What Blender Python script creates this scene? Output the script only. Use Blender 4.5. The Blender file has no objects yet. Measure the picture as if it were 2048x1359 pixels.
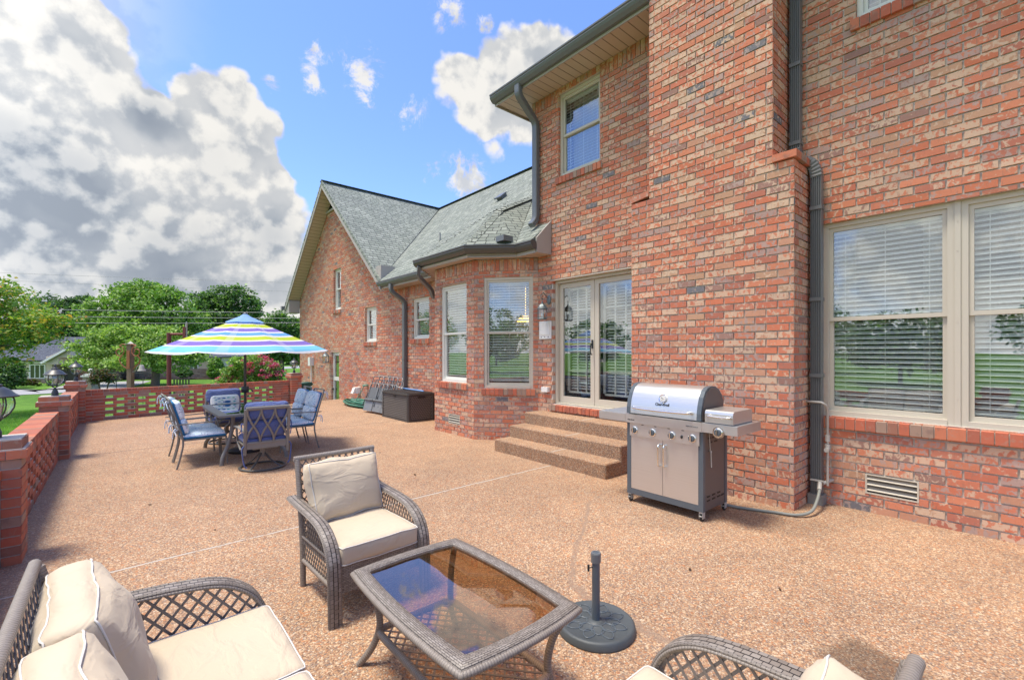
import bpy, math, random
import numpy as np
from mathutils import Vector, Matrix, noise
random.seed(7); RNG = np.random.default_rng(7)
R = math.radians
scene = bpy.context.scene
col = scene.collection

# ------------------------------------------------------------ camera
FOC, PSI, HC = 912.0, R(40.86), 1.5
cam_d = bpy.data.cameras.new('camera'); cam = bpy.data.objects.new('camera', cam_d); col.objects.link(cam)
cam.location = (0, 0, HC); cam.rotation_euler = (R(90), 0, -PSI)
cam_d.sensor_width = 36; cam_d.lens = 36 * FOC / 2048
cam_d.shift_y = 23.5 / 2048; cam_d.clip_start = 0.05; cam_d.clip_end = 3000
scene.camera = cam
SP, CP = math.sin(PSI), math.cos(PSI)
def pdir(x, y):                       # direction in the world of a spot of sky
    t = (x - 1024) / FOC
    return Vector((SP + CP * t, CP - SP * t, (703 - y) / FOC)).normalized()
def atz(x, y, D):                     # a point at distance D (survey helper)
    t = (x - 1024) / FOC
    return Vector(((SP + CP * t) * D, (CP - SP * t) * D, HC - (y - 703) / FOC * D))

# ------------------------------------------------------------ light
SUN_DIR = Vector((-0.28, 0.12, 1.0)).normalized()      # towards the sun
sun_el = math.asin(SUN_DIR.z)
sd = bpy.data.lights.new('sun', 'SUN'); sd.energy = 1.2; sd.angle = R(13); sd.color = (1.0, 0.91, 0.77)
sun = bpy.data.objects.new('sun', sd); col.objects.link(sun)
sun.rotation_euler = SUN_DIR.to_track_quat('Z', 'Y').to_euler()
scene.view_settings.view_transform = 'Standard'; scene.view_settings.look = 'None'
scene.view_settings.gamma = 1; scene.view_settings.use_curve_mapping = False
scene.view_settings.exposure = 2.12
scene.cycles.max_bounces = 8; scene.cycles.transparent_max_bounces = 16
scene.cycles.glossy_bounces = 4

# ------------------------------------------------------------ node helpers
class NT:
    def __init__(s, tree): s.t = tree; s.n = tree.nodes; s.l = tree.links
    def node(s, typ, **kw):
        n = s.n.new(typ)
        for k, v in kw.items(): setattr(n, k, v)
        return n
    def put(s, sock, v):
        if v is None: return
        if isinstance(v, bpy.types.NodeSocket): s.l.new(v, sock)
        else:
            if isinstance(v, (tuple, list)) and len(v) == 3 and sock.type == 'RGBA': v = (*v, 1)
            sock.default_value = v
    def math(s, op, a, b=None, c=None, clamp=False):
        n = s.node('ShaderNodeMath', operation=op); n.use_clamp = clamp
        s.put(n.inputs[0], a); s.put(n.inputs[1], b); s.put(n.inputs[2], c)
        return n.outputs[0]
    def vmath(s, op, a, b=None, sc=None):
        n = s.node('ShaderNodeVectorMath', operation=op)
        s.put(n.inputs[0], a); s.put(n.inputs[1], b)
        if sc is not None: s.put(n.inputs['Scale'], sc)
        return n.outputs['Value'] if op in ('DOT_PRODUCT', 'LENGTH', 'DISTANCE') else n.outputs[0]
    def mr(s, v, a, b, c=0., d=1., smooth=True):
        n = s.node('ShaderNodeMapRange', interpolation_type='SMOOTHSTEP' if smooth else 'LINEAR')
        for i, x in enumerate((v, a, b, c, d)): s.put(n.inputs[i], x)
        return n.outputs[0]
    def mix(s, f, a, b, mode='MIX'):
        n = s.node('ShaderNodeMix', data_type='RGBA', blend_type=mode)
        s.put(n.inputs[0], f); s.put(n.inputs[6], a); s.put(n.inputs[7], b)
        return n.outputs[2]
    def noise(s, vec, scale, detail=4, rough=0.5, dist=0., out='Fac'):
        n = s.node('ShaderNodeTexNoise'); s.put(n.inputs['Vector'], vec)
        n.inputs['Scale'].default_value = scale; n.inputs['Detail'].default_value = detail
        n.inputs['Roughness'].default_value = rough; n.inputs['Distortion'].default_value = dist
        return n.outputs[out]
    def ramp(s, v, stops, interp='LINEAR'):
        n = s.node('ShaderNodeValToRGB'); n.color_ramp.interpolation = interp
        e = n.color_ramp.elements
        while len(e) < len(stops): e.new(0.5)
        for el, (p, c) in zip(e, stops):
            el.position = p; el.color = (*c, 1) if len(c) == 3 else c
        s.put(n.inputs[0], v); return n.outputs[0]
    def combine(s, x, y, z):
        n = s.node('ShaderNodeCombineXYZ')
        for i, v in enumerate((x, y, z)): s.put(n.inputs[i], v)
        return n.outputs[0]
    def bump(s, h, strength=0.5, dist=0.01, normal=None):
        n = s.node('ShaderNodeBump'); n.inputs['Strength'].default_value = strength
        n.inputs['Distance'].default_value = dist; s.put(n.inputs['Height'], h)
        if normal is not None: s.put(n.inputs['Normal'], normal)
        return n.outputs[0]

def material(name):
    m = bpy.data.materials.new(name); m.use_nodes = True
    nt = NT(m.node_tree); b = m.node_tree.nodes['Principled BSDF']
    return m, nt, b
def uvc(nt): return nt.node('ShaderNodeTexCoord').outputs['UV']
def objc(nt): return nt.node('ShaderNodeTexCoord').outputs['Object']
def posc(nt): return nt.node('ShaderNodeNewGeometry').outputs['Position']
def island(nt): return nt.node('ShaderNodeNewGeometry').outputs['Random Per Island']

# ------------------------------------------------------------ sky with clouds
world = bpy.data.worlds.new('World'); scene.world = world; world.use_nodes = True
w = NT(world.node_tree); bg = world.node_tree.nodes['Background']
sky = w.node('ShaderNodeTexSky', sky_type='NISHITA'); sky.sun_disc = False
sky.sun_elevation = sun_el; sky.sun_rotation = math.atan2(SUN_DIR.x, SUN_DIR.y)
sky.air_density = 1.0; sky.dust_density = 0.6; sky.ozone_density = 2.0
V = w.vmath('NORMALIZE', w.node('ShaderNodeTexCoord').outputs['Generated'])
warp = w.noise(V, 5, 4, 0.6, out='Color')
Vw = w.vmath('ADD', V, w.vmath('SCALE', w.vmath('SUBTRACT', warp, (0.5, 0.5, 0.5)), sc=0.085))
def blobs(lst):
    acc = None
    for (px, py, rp, wt) in lst:
        c = pdir(px, py)
        r = math.atan(rp / FOC) * (c.dot(Vector((SP, CP, 0))))     # angular radius, smaller off the axis
        d = w.math('ARCCOSINE', w.math('MINIMUM', w.vmath('DOT_PRODUCT', Vw_n, tuple(c)), 0.99999))
        v = w.math('MULTIPLY', w.math('SUBTRACT', 1.0, w.math('DIVIDE', d, r)), wt)
        acc = v if acc is None else w.math('SMOOTH_MAX', acc, v, 0.15)
    return acc
Vw_n = w.vmath('NORMALIZE', Vw)
cum = blobs([(-60, 60, 250, 1), (120, 90, 170, 1), (215, 130, 85, .9), (60, 330, 300, 1), (300, 250, 80, .9),
             (330, 420, 190, 1), (455, 225, 75, 1), (490, 300, 90, 1), (430, 330, 110, 1), (545, 370, 45, .8),
             (500, 450, 120, 1), (120, 560, 330, 1), (400, 600, 240, 1), (560, 560, 90, .8),
             (1010, 185, 118, 1), (1090, 130, 80, 1), (925, 150, 50, .8), (1060, 250, 70, .8)])
def puffs(vec):
    a = None
    for sc, wt in ((8, .46), (19, .28), (41, .14)):
        vo = w.node('ShaderNodeTexVoronoi', feature='F1'); vo.inputs['Scale'].default_value = sc; w.put(vo.inputs['Vector'], vec)
        t = w.math('MULTIPLY', w.math('SUBTRACT', 0.48, vo.outputs['Distance']), wt * 1.6); a = t if a is None else w.math('ADD', a, t)
    return a
Vp = w.vmath('ADD', V, w.vmath('SCALE', w.vmath('SUBTRACT', warp, (0.5, 0.5, 0.5)), sc=0.05))
pf = puffs(Vp); pfb = puffs(w.vmath('ADD', Vp, tuple(SUN_DIR * 0.028)))
f1 = w.noise(V, 7, 9, 0.58)
f2 = w.noise(V, 26, 6, 0.6)
sun_off = w.vmath('ADD', V, tuple(SUN_DIR * 0.035))
f1b = w.noise(sun_off, 7, 9, 0.62)
f2b = w.noise(w.vmath('ADD', V, tuple(SUN_DIR * 0.010)), 26, 6, 0.6)
# scattered cloud over the rest of the sky (seen in the window reflections)
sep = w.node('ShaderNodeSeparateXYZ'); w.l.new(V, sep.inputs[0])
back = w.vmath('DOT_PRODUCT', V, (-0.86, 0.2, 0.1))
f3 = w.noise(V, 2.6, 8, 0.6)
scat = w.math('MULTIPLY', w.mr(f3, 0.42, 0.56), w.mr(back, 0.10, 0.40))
dens = w.math('ADD', w.math('MULTIPLY', cum, 1.0), w.math('MULTIPLY', w.math('SUBTRACT', f1, 0.5), 0.85))
dens = w.math('ADD', dens, w.math('ADD', w.math('MULTIPLY', w.math('SUBTRACT', f2, 0.5), 0.16), w.math('MULTIPLY', pf, 0.75)))
alpha = w.mr(dens, -0.02, 0.16)
wis = blobs([(728, 140, 62, 1), (745, 190, 42, 1), (655, 120, 42, 1), (820, 222, 52, 1), (925, 350, 62, 1), (890, 20, 50, 1),
             (640, 170, 30, 1), (975, 290, 30, 1), (560, 190, 25, .6), (865, 345, 30, 1), (965, 40, 30, 1), (470, 490, 30, 1)])
wfine = w.noise(V, 17, 8, 0.68, 0.4)
walpha = w.math('MULTIPLY', w.mr(w.math('ADD', w.math('MULTIPLY', wis, .8), w.math('MULTIPLY', w.math('SUBTRACT', wfine, 0.5), 4.2)), 0.25, 0.95), 0.95)
walpha = w.math('MULTIPLY', walpha, w.mr(wis, -0.1, 0.35))
hor = w.mr(sep.outputs['Z'], 0.0, 0.16, 0.9, 0.0)
fill_veil = w.mr(w.vmath('DOT_PRODUCT', V, tuple(SUN_DIR)), 0.82, 0.97, 0.0, 0.85)  # bright veil added round the sun for softer light from above
alpha_all = w.math('MAXIMUM', w.math('MAXIMUM', w.math('MAXIMUM', alpha, fill_veil), scat), w.math('MAXIMUM', walpha, hor))
# cloud tone: bright where the side towards the sun is thin, grey in the thick shaded bases
edge = w.mr(w.math('ADD', w.math('SUBTRACT', f1, f1b), w.math('ADD', w.math('MULTIPLY', w.math('SUBTRACT', f2, f2b), 0.35), w.math('MULTIPLY', w.math('SUBTRACT', pf, pfb), 0.75))), -0.13, 0.15)
thick = w.mr(dens, 0.12, 0.95)
dark = blobs([(60, 400, 190, 1), (150, 420, 110, 1), (-30, 330, 220, 1), (330, 235, 60, .7), (360, 560, 150, .6), (120, 560, 150, .5), (560, 480, 60, .6)])
darkm = w.mr(w.math('ADD', dark, w.math('MULTIPLY', w.math('SUBTRACT', f1, 0.5), 1.0)), -0.15, 0.6)
lit = w.math('SUBTRACT', w.math('ADD', w.math('ADD', .30, w.math('MULTIPLY', edge, 0.55)), w.math('MULTIPLY', w.math('SUBTRACT', 1.0, thick), 0.26)), w.math('MULTIPLY', darkm, w.mr(f1, .3, .7, .46, .30)), clamp=True)
ccol = w.ramp(lit, [(0.0, (.36, .42, .52)), (0.22, (.48, .54, .63)), (0.5, (.70, .74, .80)), (0.8, (.93, .945, .96)), (1, (1.06, 1.06, 1.05))])
sun_fill = w.mr(w.vmath('DOT_PRODUCT', V, tuple(SUN_DIR)), 0.80, 0.98, 0.0, 1.5)     # cloud brightness raised round the sun, added as fill light
gain = w.math('ADD', 1.34, w.math('ADD', sun_fill, w.mr(back, 0.10, 0.60, 0.0, 0.75)))  # clouds on the open side brightened too, added fill for the walls
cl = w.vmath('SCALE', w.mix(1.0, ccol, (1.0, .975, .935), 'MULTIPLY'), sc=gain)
skyc = w.mix(1.0, sky.outputs[0], (.315, .36, .50), 'MULTIPLY')
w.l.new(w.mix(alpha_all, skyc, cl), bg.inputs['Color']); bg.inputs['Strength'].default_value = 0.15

# ------------------------------------------------------------ materials
def plain(name, c, rough=0.6, metal=0.0, bumps=None, spec=0.5, var=0.0):
    m, nt, b = material(name)
    cc = c
    if var:
        v = nt.noise(objc(nt), 6, 5)
        cc = nt.mix(v, tuple(x * (1 - var) for x in c), tuple(min(1, x * (1 + var)) for x in c))
    nt.put(b.inputs['Base Color'], cc)
    b.inputs['Roughness'].default_value = rough; b.inputs['Metallic'].default_value = metal
    b.inputs['Specular IOR Level'].default_value = spec
    if bumps:
        nt.put(b.inputs['Normal'], nt.bump(nt.noise(objc(nt), bumps[0], 4), bumps[1], 0.004))
    return m
def brick_tone(nt, rnd, cv, bright=1.0):
    """per-brick colour: red, orange, tan-washed and purple-grey, with smeared patches"""
    s = bright
    base = nt.ramp(rnd, [(0, (.33*s, .105*s, .065*s)), (.12, (.25*s, .135*s, .11*s)), (.22, (.43*s, .105*s, .05*s)), (.40, (.50*s, .135*s, .065*s)),
                         (.58, (.38*s, .135*s, .085*s)), (.70, (.42*s, .20*s, .125*s)), (.82, (.28*s, .17*s, .145*s)), (.90, (.48*s, .13*s, .06*s)), (.985, (.13*s, .135*s, .155*s))], 'CONSTANT')
    st = nt.noise(cv, 1.0, 5, 0.62)
    mp = nt.node('ShaderNodeMapping'); mp.inputs['Scale'].default_value = (24, 17, 1); nt.put(mp.inputs[0], cv)
    sm = nt.noise(mp.outputs[0], 1.0, 5, 0.65, 0.6)
    rn2 = nt.math('FRACT', nt.math('MULTIPLY', rnd, 37.31))
    washed = nt.mr(nt.math('ADD', sm, nt.math('MULTIPLY', nt.math('SUBTRACT', rn2, 0.5), 0.30)), 0.485, 0.535)
    tan = nt.ramp(nt.noise(mp.outputs[0], 0.6, 3), [(0.42, (.52*s, .37*s, .245*s)), (0.62, (.33*s, .25*s, .22*s))])
    c = nt.mix(nt.math('MULTIPLY', washed, 0.80), base, tan)
    mp2 = nt.node('ShaderNodeMapping'); mp2.inputs['Scale'].default_value = (60, 8, 1); mp2.inputs['Location'].default_value = (3, 7, 0); nt.put(mp2.inputs[0], cv)
    dk = nt.mr(nt.noise(mp2.outputs[0], 1.0, 4, 0.6), 0.60, 0.70)
    c = nt.mix(nt.math('MULTIPLY', dk, 0.5), c, (.17*s, .10*s, .085*s))
    return c, sm
def brick_mat(name, bw=0.207, rh=0.0742, mortar=0.0125, rot=False, mcol=(.40, .365, .32)):
    m, nt, b = material(name)
    uv = uvc(nt)
    mp = nt.node('ShaderNodeMapping'); nt.put(mp.inputs[0], uv)
    if rot: mp.inputs['Rotation'].default_value = (0, 0, R(90))
    wob = nt.noise(uv, 9, 2, out='Color')
    v = nt.vmath('ADD', mp.outputs[0], nt.vmath('SCALE', nt.vmath('SUBTRACT', wob, (.5, .5, .5)), sc=0.006))
    bt = nt.node('ShaderNodeTexBrick'); nt.put(bt.inputs['Vector'], v)
    bt.inputs['Color1'].default_value = (0, 0, 0, 1); bt.inputs['Color2'].default_value = (1, 1, 1, 1); bt.inputs['Mortar'].default_value = (.5, .5, .5, 1)
    bt.inputs['Scale'].default_value = 1; bt.inputs['Mortar Size'].default_value = mortar / 2
    bt.inputs['Mortar Smooth'].default_value = 0.55; bt.inputs['Bias'].default_value = 0
    bt.inputs['Brick Width'].default_value = bw; bt.inputs['Row Height'].default_value = rh
    if rot: bt.offset = 0.0
    c, sm = brick_tone(nt, bt.outputs['Color'], mp.outputs[0])
    big = nt.noise(uv, 0.8, 3)
    c = nt.mix(1.0, c, nt.ramp(big, [(.3, (.86, .86, .88)), (.7, (1.1, 1.08, 1.05))]), 'MULTIPLY')
    mc = nt.mix(nt.noise(uv, 30, 3), tuple(x * .75 for x in mcol), tuple(x * 1.15 for x in mcol))
    nt.put(b.inputs['Base Color'], nt.mix(bt.outputs['Fac'], c, mc))
    b.inputs['Roughness'].default_value = 0.85; b.inputs['Specular IOR Level'].default_value = 0.2
    h = nt.math('ADD', nt.math('MULTIPLY', bt.outputs['Fac'], -1.0), nt.math('MULTIPLY', nt.noise(uv, 90, 4, .6), 0.16))
    h = nt.math('ADD', h, nt.math('MULTIPLY', sm, 0.2))
    nt.put(b.inputs['Normal'], nt.bump(h, 1.0, 0.022))
    return m
M = {}
M['brick'] = brick_mat('house brick far sides')
def real_brick_mat():
    m, nt, b = material('house brick'); uv = uvc(nt); r = island(nt)
    base = nt.ramp(r, [(0, (.50, .135, .07)), (.14, (.55, .165, .085)), (.28, (.42, .125, .075)), (.38, (.58, .19, .095)), (.52, (.48, .155, .09)), (.63, (.50, .24, .145)), (.72, (.55, .145, .065)), (.86, (.29, .15, .12)), (.91, (.45, .25, .15)), (.955, (.52, .14, .06)), (.985, (.12, .13, .155))], 'CONSTANT')
    off = nt.vmath('ADD', uv, nt.combine(nt.math('MULTIPLY', r, 31.), nt.math('MULTIPLY', r, 17.), 0.))
    mp = nt.node('ShaderNodeMapping'); mp.inputs['Scale'].default_value = (25, 19, 1); nt.put(mp.inputs[0], off)
    sm = nt.noise(mp.outputs[0], 1.0, 5, .62, .5)
    r2 = nt.math('FRACT', nt.math('MULTIPLY', r, 53.7)); r3 = nt.math('FRACT', nt.math('MULTIPLY', r, 97.3))
    wsh = nt.mr(nt.math('ADD', sm, nt.math('MULTIPLY', nt.math('SUBTRACT', r2, .5), .20)), .495, .565)
    tan = nt.mix(nt.mr(r3, .62, .72), (.60, .44, .31), (.38, .29, .26))
    c = nt.mix(nt.math('MULTIPLY', wsh, .84), base, tan)
    mp2 = nt.node('ShaderNodeMapping'); mp2.inputs['Scale'].default_value = (48, 9, 1); nt.put(mp2.inputs[0], off)
    st_ = nt.noise(mp2.outputs[0], 1.0, 4, .6)
    c = nt.mix(nt.math('MULTIPLY', nt.mr(st_, .58, .68), .45), c, (.20, .11, .085))
    c = nt.mix(nt.math('MULTIPLY', nt.mr(nt.noise(off, 140, 2), .66, .72), .35), c, (.10, .07, .06))
    c = nt.mix(1.0, c, nt.ramp(nt.noise(uv, .7, 4), [(.3, (.90, .90, .91)), (.7, (1.07, 1.06, 1.04))]), 'MULTIPLY')
    c = nt.mix(.12, c, (.54, .42, .36))
    nt.put(b.inputs['Base Color'], c); b.inputs['Roughness'].default_value = .85; b.inputs['Specular IOR Level'].default_value = .2
    h = nt.math('ADD', nt.math('MULTIPLY', sm, .5), nt.math('MULTIPLY', nt.noise(uv, 150, 4, .65), .5)); nt.put(b.inputs['Normal'], nt.bump(h, .55, .006)); return m
M['rbrick'] = real_brick_mat()
M['soldier'] = brick_mat('soldier brick', bw=0.22, rh=0.072, rot=True)
def loose_brick(name, redder=0.0):
    m, nt, b = material(name)
    o = objc(nt)
    sp = nt.node('ShaderNodeSeparateXYZ'); nt.put(sp.inputs[0], o)
    cv = nt.combine(nt.math('ADD', sp.outputs[0], sp.outputs[1]), sp.outputs[2], nt.math('MULTIPLY', sp.outputs[0], .7))
    r = island(nt)
    base = nt.ramp(r, [(0, (.46, .10, .045)), (.25, (.36, .085, .045)), (.45, (.52, .15, .07)), (.66, (.28, .11, .07)), (.8, (.42, .12, .06)), (.9, (.30, .20, .15))], 'CONSTANT')
    sm = nt.noise(cv, 17, 5, .65, .5)
    c = nt.mix(nt.math('MULTIPLY', nt.mr(sm, .56, .66), .45), base, (.34, .25, .20))
    c = nt.mix(nt.math('MULTIPLY', nt.mr(nt.noise(cv, 9, 4), .57, .67), .5), c, (.13, .08, .065))
    c = nt.mix(.14, c, (.52, .38, .31))
    nt.put(b.inputs['Base Color'], c); b.inputs['Roughness'].default_value = .82
    b.inputs['Specular IOR Level'].default_value = .25
    nt.put(b.inputs['Normal'], nt.bump(nt.noise(o, 110, 4, .65), .5, .004))
    return m
M['loose'] = loose_brick('wall brick')
M['wmortar'] = plain('wall mortar', (.50, .46, .41), .95, bumps=(150, .5), var=.3)
M['mortar'] = plain('mortar', (.47, .43, .38), .95, bumps=(120, .5), var=.25)
M['trim'] = plain('clay trim', (.52, .48, .40), .5)
M['trimw'] = plain('pale window trim', (.68, .68, .63), .45)
M['white'] = plain('white plastic', (.75, .75, .73), .4)
M['slat'] = plain('white slats', (.86, .86, .85), .5)
M['gutter'] = plain('dark grey gutter', (.13, .14, .148), .35, spec=.5)
M['gutter_bay'] = plain('bronze grey gutter', (.075, .075, .070), .35, spec=.5)
M['fascia'] = plain('fascia', (.38, .35, .32), .55)
M['dark'] = plain('dark metal', (.022, .024, .026), .4, spec=.5)
M['iron'] = plain('lantern metal', (.035, .04, .048), .42, spec=.6, var=.3)
M['pewter'] = plain('pewter metal', (.16, .19, .20), .45, metal=.4, var=.4)
M['bronze'] = plain('chair metal', (.20, .19, .17), .45, spec=.5)
M['navy'] = plain('navy fabric', (.045, .065, .22), .85, bumps=(40, .25), var=.2)
M['cream'] = None
M['galv'] = plain('aged galvanised pipe', (.42, .41, .38), .6, metal=.3, var=.3)
M['black'] = plain('black', (.01, .01, .01), .5)
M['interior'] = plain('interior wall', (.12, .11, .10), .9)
M['curtain'] = plain('curtain', (.55, .53, .50), .9)
def soffit_mat():
    m, nt, b = material('vinyl soffit'); uv = uvc(nt)
    wv = nt.node('ShaderNodeTexWave', wave_type='BANDS', bands_direction='X', wave_profile='SAW'); wv.inputs['Scale'].default_value = 2.3
    nt.put(wv.inputs[0], uv)
    nt.put(b.inputs['Base Color'], nt.mix(nt.mr(wv.outputs['Fac'], .0, .16), (.14, .105, .085), (.50, .40, .31)))
    b.inputs['Roughness'].default_value = .55
    nt.put(b.inputs['Normal'], nt.bump(nt.mr(wv.outputs['Fac'], 0, .12), .6, .01))
    return m
M['soffit'] = soffit_mat()
def shingle_mat(name, tones, sc=1.0):
    m, nt, b = material(name); uv = uvc(nt)
    bt = nt.node('ShaderNodeTexBrick'); nt.put(bt.inputs['Vector'], uv)
    bt.inputs['Color1'].default_value = (0, 0, 0, 1); bt.inputs['Color2'].default_value = (1, 1, 1, 1); bt.inputs['Mortar'].default_value = (0, 0, 0, 1)
    bt.inputs['Scale'].default_value = 1; bt.inputs['Brick Width'].default_value = .21 * sc; bt.inputs['Row Height'].default_value = .125 * sc
    bt.inputs['Mortar Size'].default_value = .007; bt.inputs['Mortar Smooth'].default_value = .2; bt.offset = .37; bt.squash = .7; bt.squash_frequency = 3; bt.offset_frequency = 2
    c = nt.ramp(bt.outputs['Color'], [(0, tones[0]), (.35, tones[1]), (.7, tones[2]), (1, tones[3])])
    c = nt.mix(1.0, c, nt.ramp(nt.noise(uv, .9, 4), [(.3, (.90, .90, .91)), (.7, (1.08, 1.08, 1.06))]), 'MULTIPLY')
    c = nt.mix(1.0, c, nt.ramp(nt.noise(uv, 140, 3, .7), [(.3, (.6, .6, .6)), (.7, (1.35, 1.35, 1.35))]), 'MULTIPLY')
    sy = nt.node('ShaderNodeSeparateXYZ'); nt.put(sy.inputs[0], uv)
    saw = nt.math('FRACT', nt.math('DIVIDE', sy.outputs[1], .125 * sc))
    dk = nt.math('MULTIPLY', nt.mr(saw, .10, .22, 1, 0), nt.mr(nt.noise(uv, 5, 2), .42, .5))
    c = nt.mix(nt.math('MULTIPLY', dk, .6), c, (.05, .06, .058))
    c = nt.mix(nt.math('MULTIPLY', bt.outputs['Fac'], .85), c, (.03, .033, .035))
    nt.put(b.inputs['Base Color'], c); b.inputs['Roughness'].default_value = .9; b.inputs['Specular IOR Level'].default_value = .2
    nt.put(b.inputs['Normal'], nt.bump(nt.math('ADD', nt.math('MULTIPLY', saw, -.7), nt.math('MULTIPLY', bt.outputs['Color'], .4)), .8, .02))
    return m
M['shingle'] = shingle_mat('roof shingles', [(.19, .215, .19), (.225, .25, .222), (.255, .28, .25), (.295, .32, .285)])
M['shingle_far'] = shingle_mat('far shingles', [(.07, .08, .11), (.09, .10, .135), (.10, .115, .15), (.12, .135, .17)])
CRACK = ((1.15, 2.176, 1.38, 2.14), (1.38, 2.14, 1.97, 2.20), (1.97, 2.20, 2.32, 2.65), (2.32, 2.65, 2.57, 3.05), (2.57, 3.05, 2.94, 3.57), (2.94, 3.57, 3.14, 4.44))
def aggregate(name, side=False):
    m, nt, b = material(name); p = posc(nt)
    def pebbles(sc, ran):
        v = nt.node('ShaderNodeTexVoronoi', feature='F1'); v.inputs['Scale'].default_value = sc; nt.put(v.inputs['Vector'], p); v.inputs['Randomness'].default_value = ran
        return v
    v = pebbles(125, 1.0); v2 = pebbles(70, 1.0)
    sp = nt.node('ShaderNodeSeparateColor'); nt.put(sp.inputs[0], v.outputs['Color'])
    c = nt.ramp(sp.outputs[0], [(0, (.20, .125, .085)), (.08, (.34, .19, .11)), (.26, (.43, .25, .145)), (.5, (.47, .30, .18)), (.66, (.39, .275, .20)), (.76, (.58, .42, .28)), (.885, (.25, .20, .17)), (.955, (.62, .52, .40))], 'CONSTANT')
    sp2 = nt.node('ShaderNodeSeparateColor'); nt.put(sp2.inputs[0], v2.outputs['Color'])
    c = nt.mix(nt.math('MULTIPLY', nt.math('GREATER_THAN', sp2.outputs[0], .82), .6), c, nt.ramp(sp2.outputs[1], [(0, (.50, .20, .08)), (.4, (.66, .50, .34)), (.7, (.24, .18, .15))], 'CONSTANT'))
    gap = nt.mr(v.outputs['Distance'], .55, .80)
    c = nt.mix(nt.math('MULTIPLY', gap, .65), c, (.19, .13, .10))
    big = nt.noise(p, .35, 5, .55); mid = nt.noise(p, 2.2, 4, .6)
    tint = nt.mix(1.0, nt.ramp(big, [(.35, (.87, .87, .86)), (.65, (1.07, 1.06, 1.02))]), nt.ramp(mid, [(.3, (.90, .90, .91)), (.7, (1.07, 1.05, 1.03))]), 'MULTIPLY')
    c = nt.mix(1.0, c, tint, 'MULTIPLY')
    # dirt stains
    stn = nt.mr(nt.noise(p, 1.1, 6, .7, .8), .60, .74)
    c = nt.mix(nt.math('MULTIPLY', stn, .22), c, (.12, .085, .07))
    if not side:
        s = nt.node('ShaderNodeSeparateXYZ'); nt.put(s.inputs[0], p)
        wob = nt.math('MULTIPLY', nt.math('SUBTRACT', nt.noise(p, 3, 3), .5), .03)
        for (y0, wd, cc, f) in ((4.14, .011, (.50, .46, .41), .9), (9.05, .014, (.09, .07, .06), .85)):
            d = nt.math('ABSOLUTE', nt.math('SUBTRACT', nt.math('ADD', s.outputs[1], wob), nt.math('ADD', y0, nt.math('MULTIPLY', s.outputs[0], .02))))
            k = nt.math('MULTIPLY', nt.mr(d, wd * .6, wd * 1.4, 1, 0), nt.mr(nt.noise(p, 9, 3), .30, .42))
            c = nt.mix(nt.math('MULTIPLY', k, f), c, cc)
            if y0 < 5:
                k2 = nt.mr(nt.math('ABSOLUTE', nt.math('SUBTRACT', d, wd * 1.7)), .0, wd * .9, 1, 0)
                c = nt.mix(nt.math('MULTIPLY', k2, .35), c, (.10, .08, .06))
        # the mended crack wandering from the steps past the umbrella stand
        yy = s.outputs[1]; cx = None
        for (ya, xa, yb, xb_) in CRACK:
            seg = nt.math('MULTIPLY', nt.math('MULTIPLY', nt.math('GREATER_THAN', yy, ya), nt.math('LESS_THAN', yy, yb)), nt.mr(yy, ya, yb, xa, xb_, False)); cx = seg if cx is None else nt.math('ADD', cx, seg)
        cx = nt.math('ADD', cx, nt.math('MULTIPLY', nt.math('SUBTRACT', nt.noise(p, 4, 4, .6), .5), .16))
        dc = nt.math('ABSOLUTE', nt.math('SUBTRACT', s.outputs[0], cx))
        kc = nt.math('MULTIPLY', nt.math('MULTIPLY', nt.mr(dc, .012, .05, 1, 0), nt.math('MULTIPLY', nt.math('GREATER_THAN', yy, 1.151), nt.math('LESS_THAN', yy, 3.139))), nt.mr(nt.noise(p, 20, 3), .25, .5))
        c = nt.mix(nt.math('MULTIPLY', kc, .7), c, (.27, .19, .14))
        # greyer margin along the low wall
        kw = nt.mr(s.outputs[0], -.55, -.20, 1, 0)
        c = nt.mix(nt.math('MULTIPLY', kw, .25), c, (.25, .21, .18))
        # dark damp patch close to the viewer, fainter dark patches by the grill
        for (qx, qy, rr, ff) in ((2.68, .50, .30, .8), (4.5, 1.55, .5, .25), (3.7, 2.2, .35, .2)):
            dd = nt.vmath('DISTANCE', p, (qx, qy, 0.))
            kk = nt.mr(nt.math('ADD', dd, nt.math('MULTIPLY', nt.math('SUBTRACT', nt.noise(p, 6, 4), .5), .25)), rr * .55, rr, 1, 0)
            c = nt.mix(nt.math('MULTIPLY', kk, ff * .75), c, (.07, .045, .03))
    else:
        c = nt.mix(1.0, c, (.84, .84, .86), 'MULTIPLY')  # sides tinted darker than tops, their shade put into the colour
        s = nt.node('ShaderNodeSeparateXYZ'); nt.put(s.inputs[0], p)
    nt.put(b.inputs['Base Color'], c)
    b.inputs['Roughness'].default_value = .75; b.inputs['Specular IOR Level'].default_value = .3
    h = nt.math('ADD', nt.math('MULTIPLY', v.outputs['Distance'], -.8), nt.math('MULTIPLY', sp.outputs[1], .5))
    nt.put(b.inputs['Normal'], nt.bump(h, .8, .006))
    return m
M['patio'] = aggregate('exposed aggregate'); M['riser'] = aggregate('exposed aggregate side', True)
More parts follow.
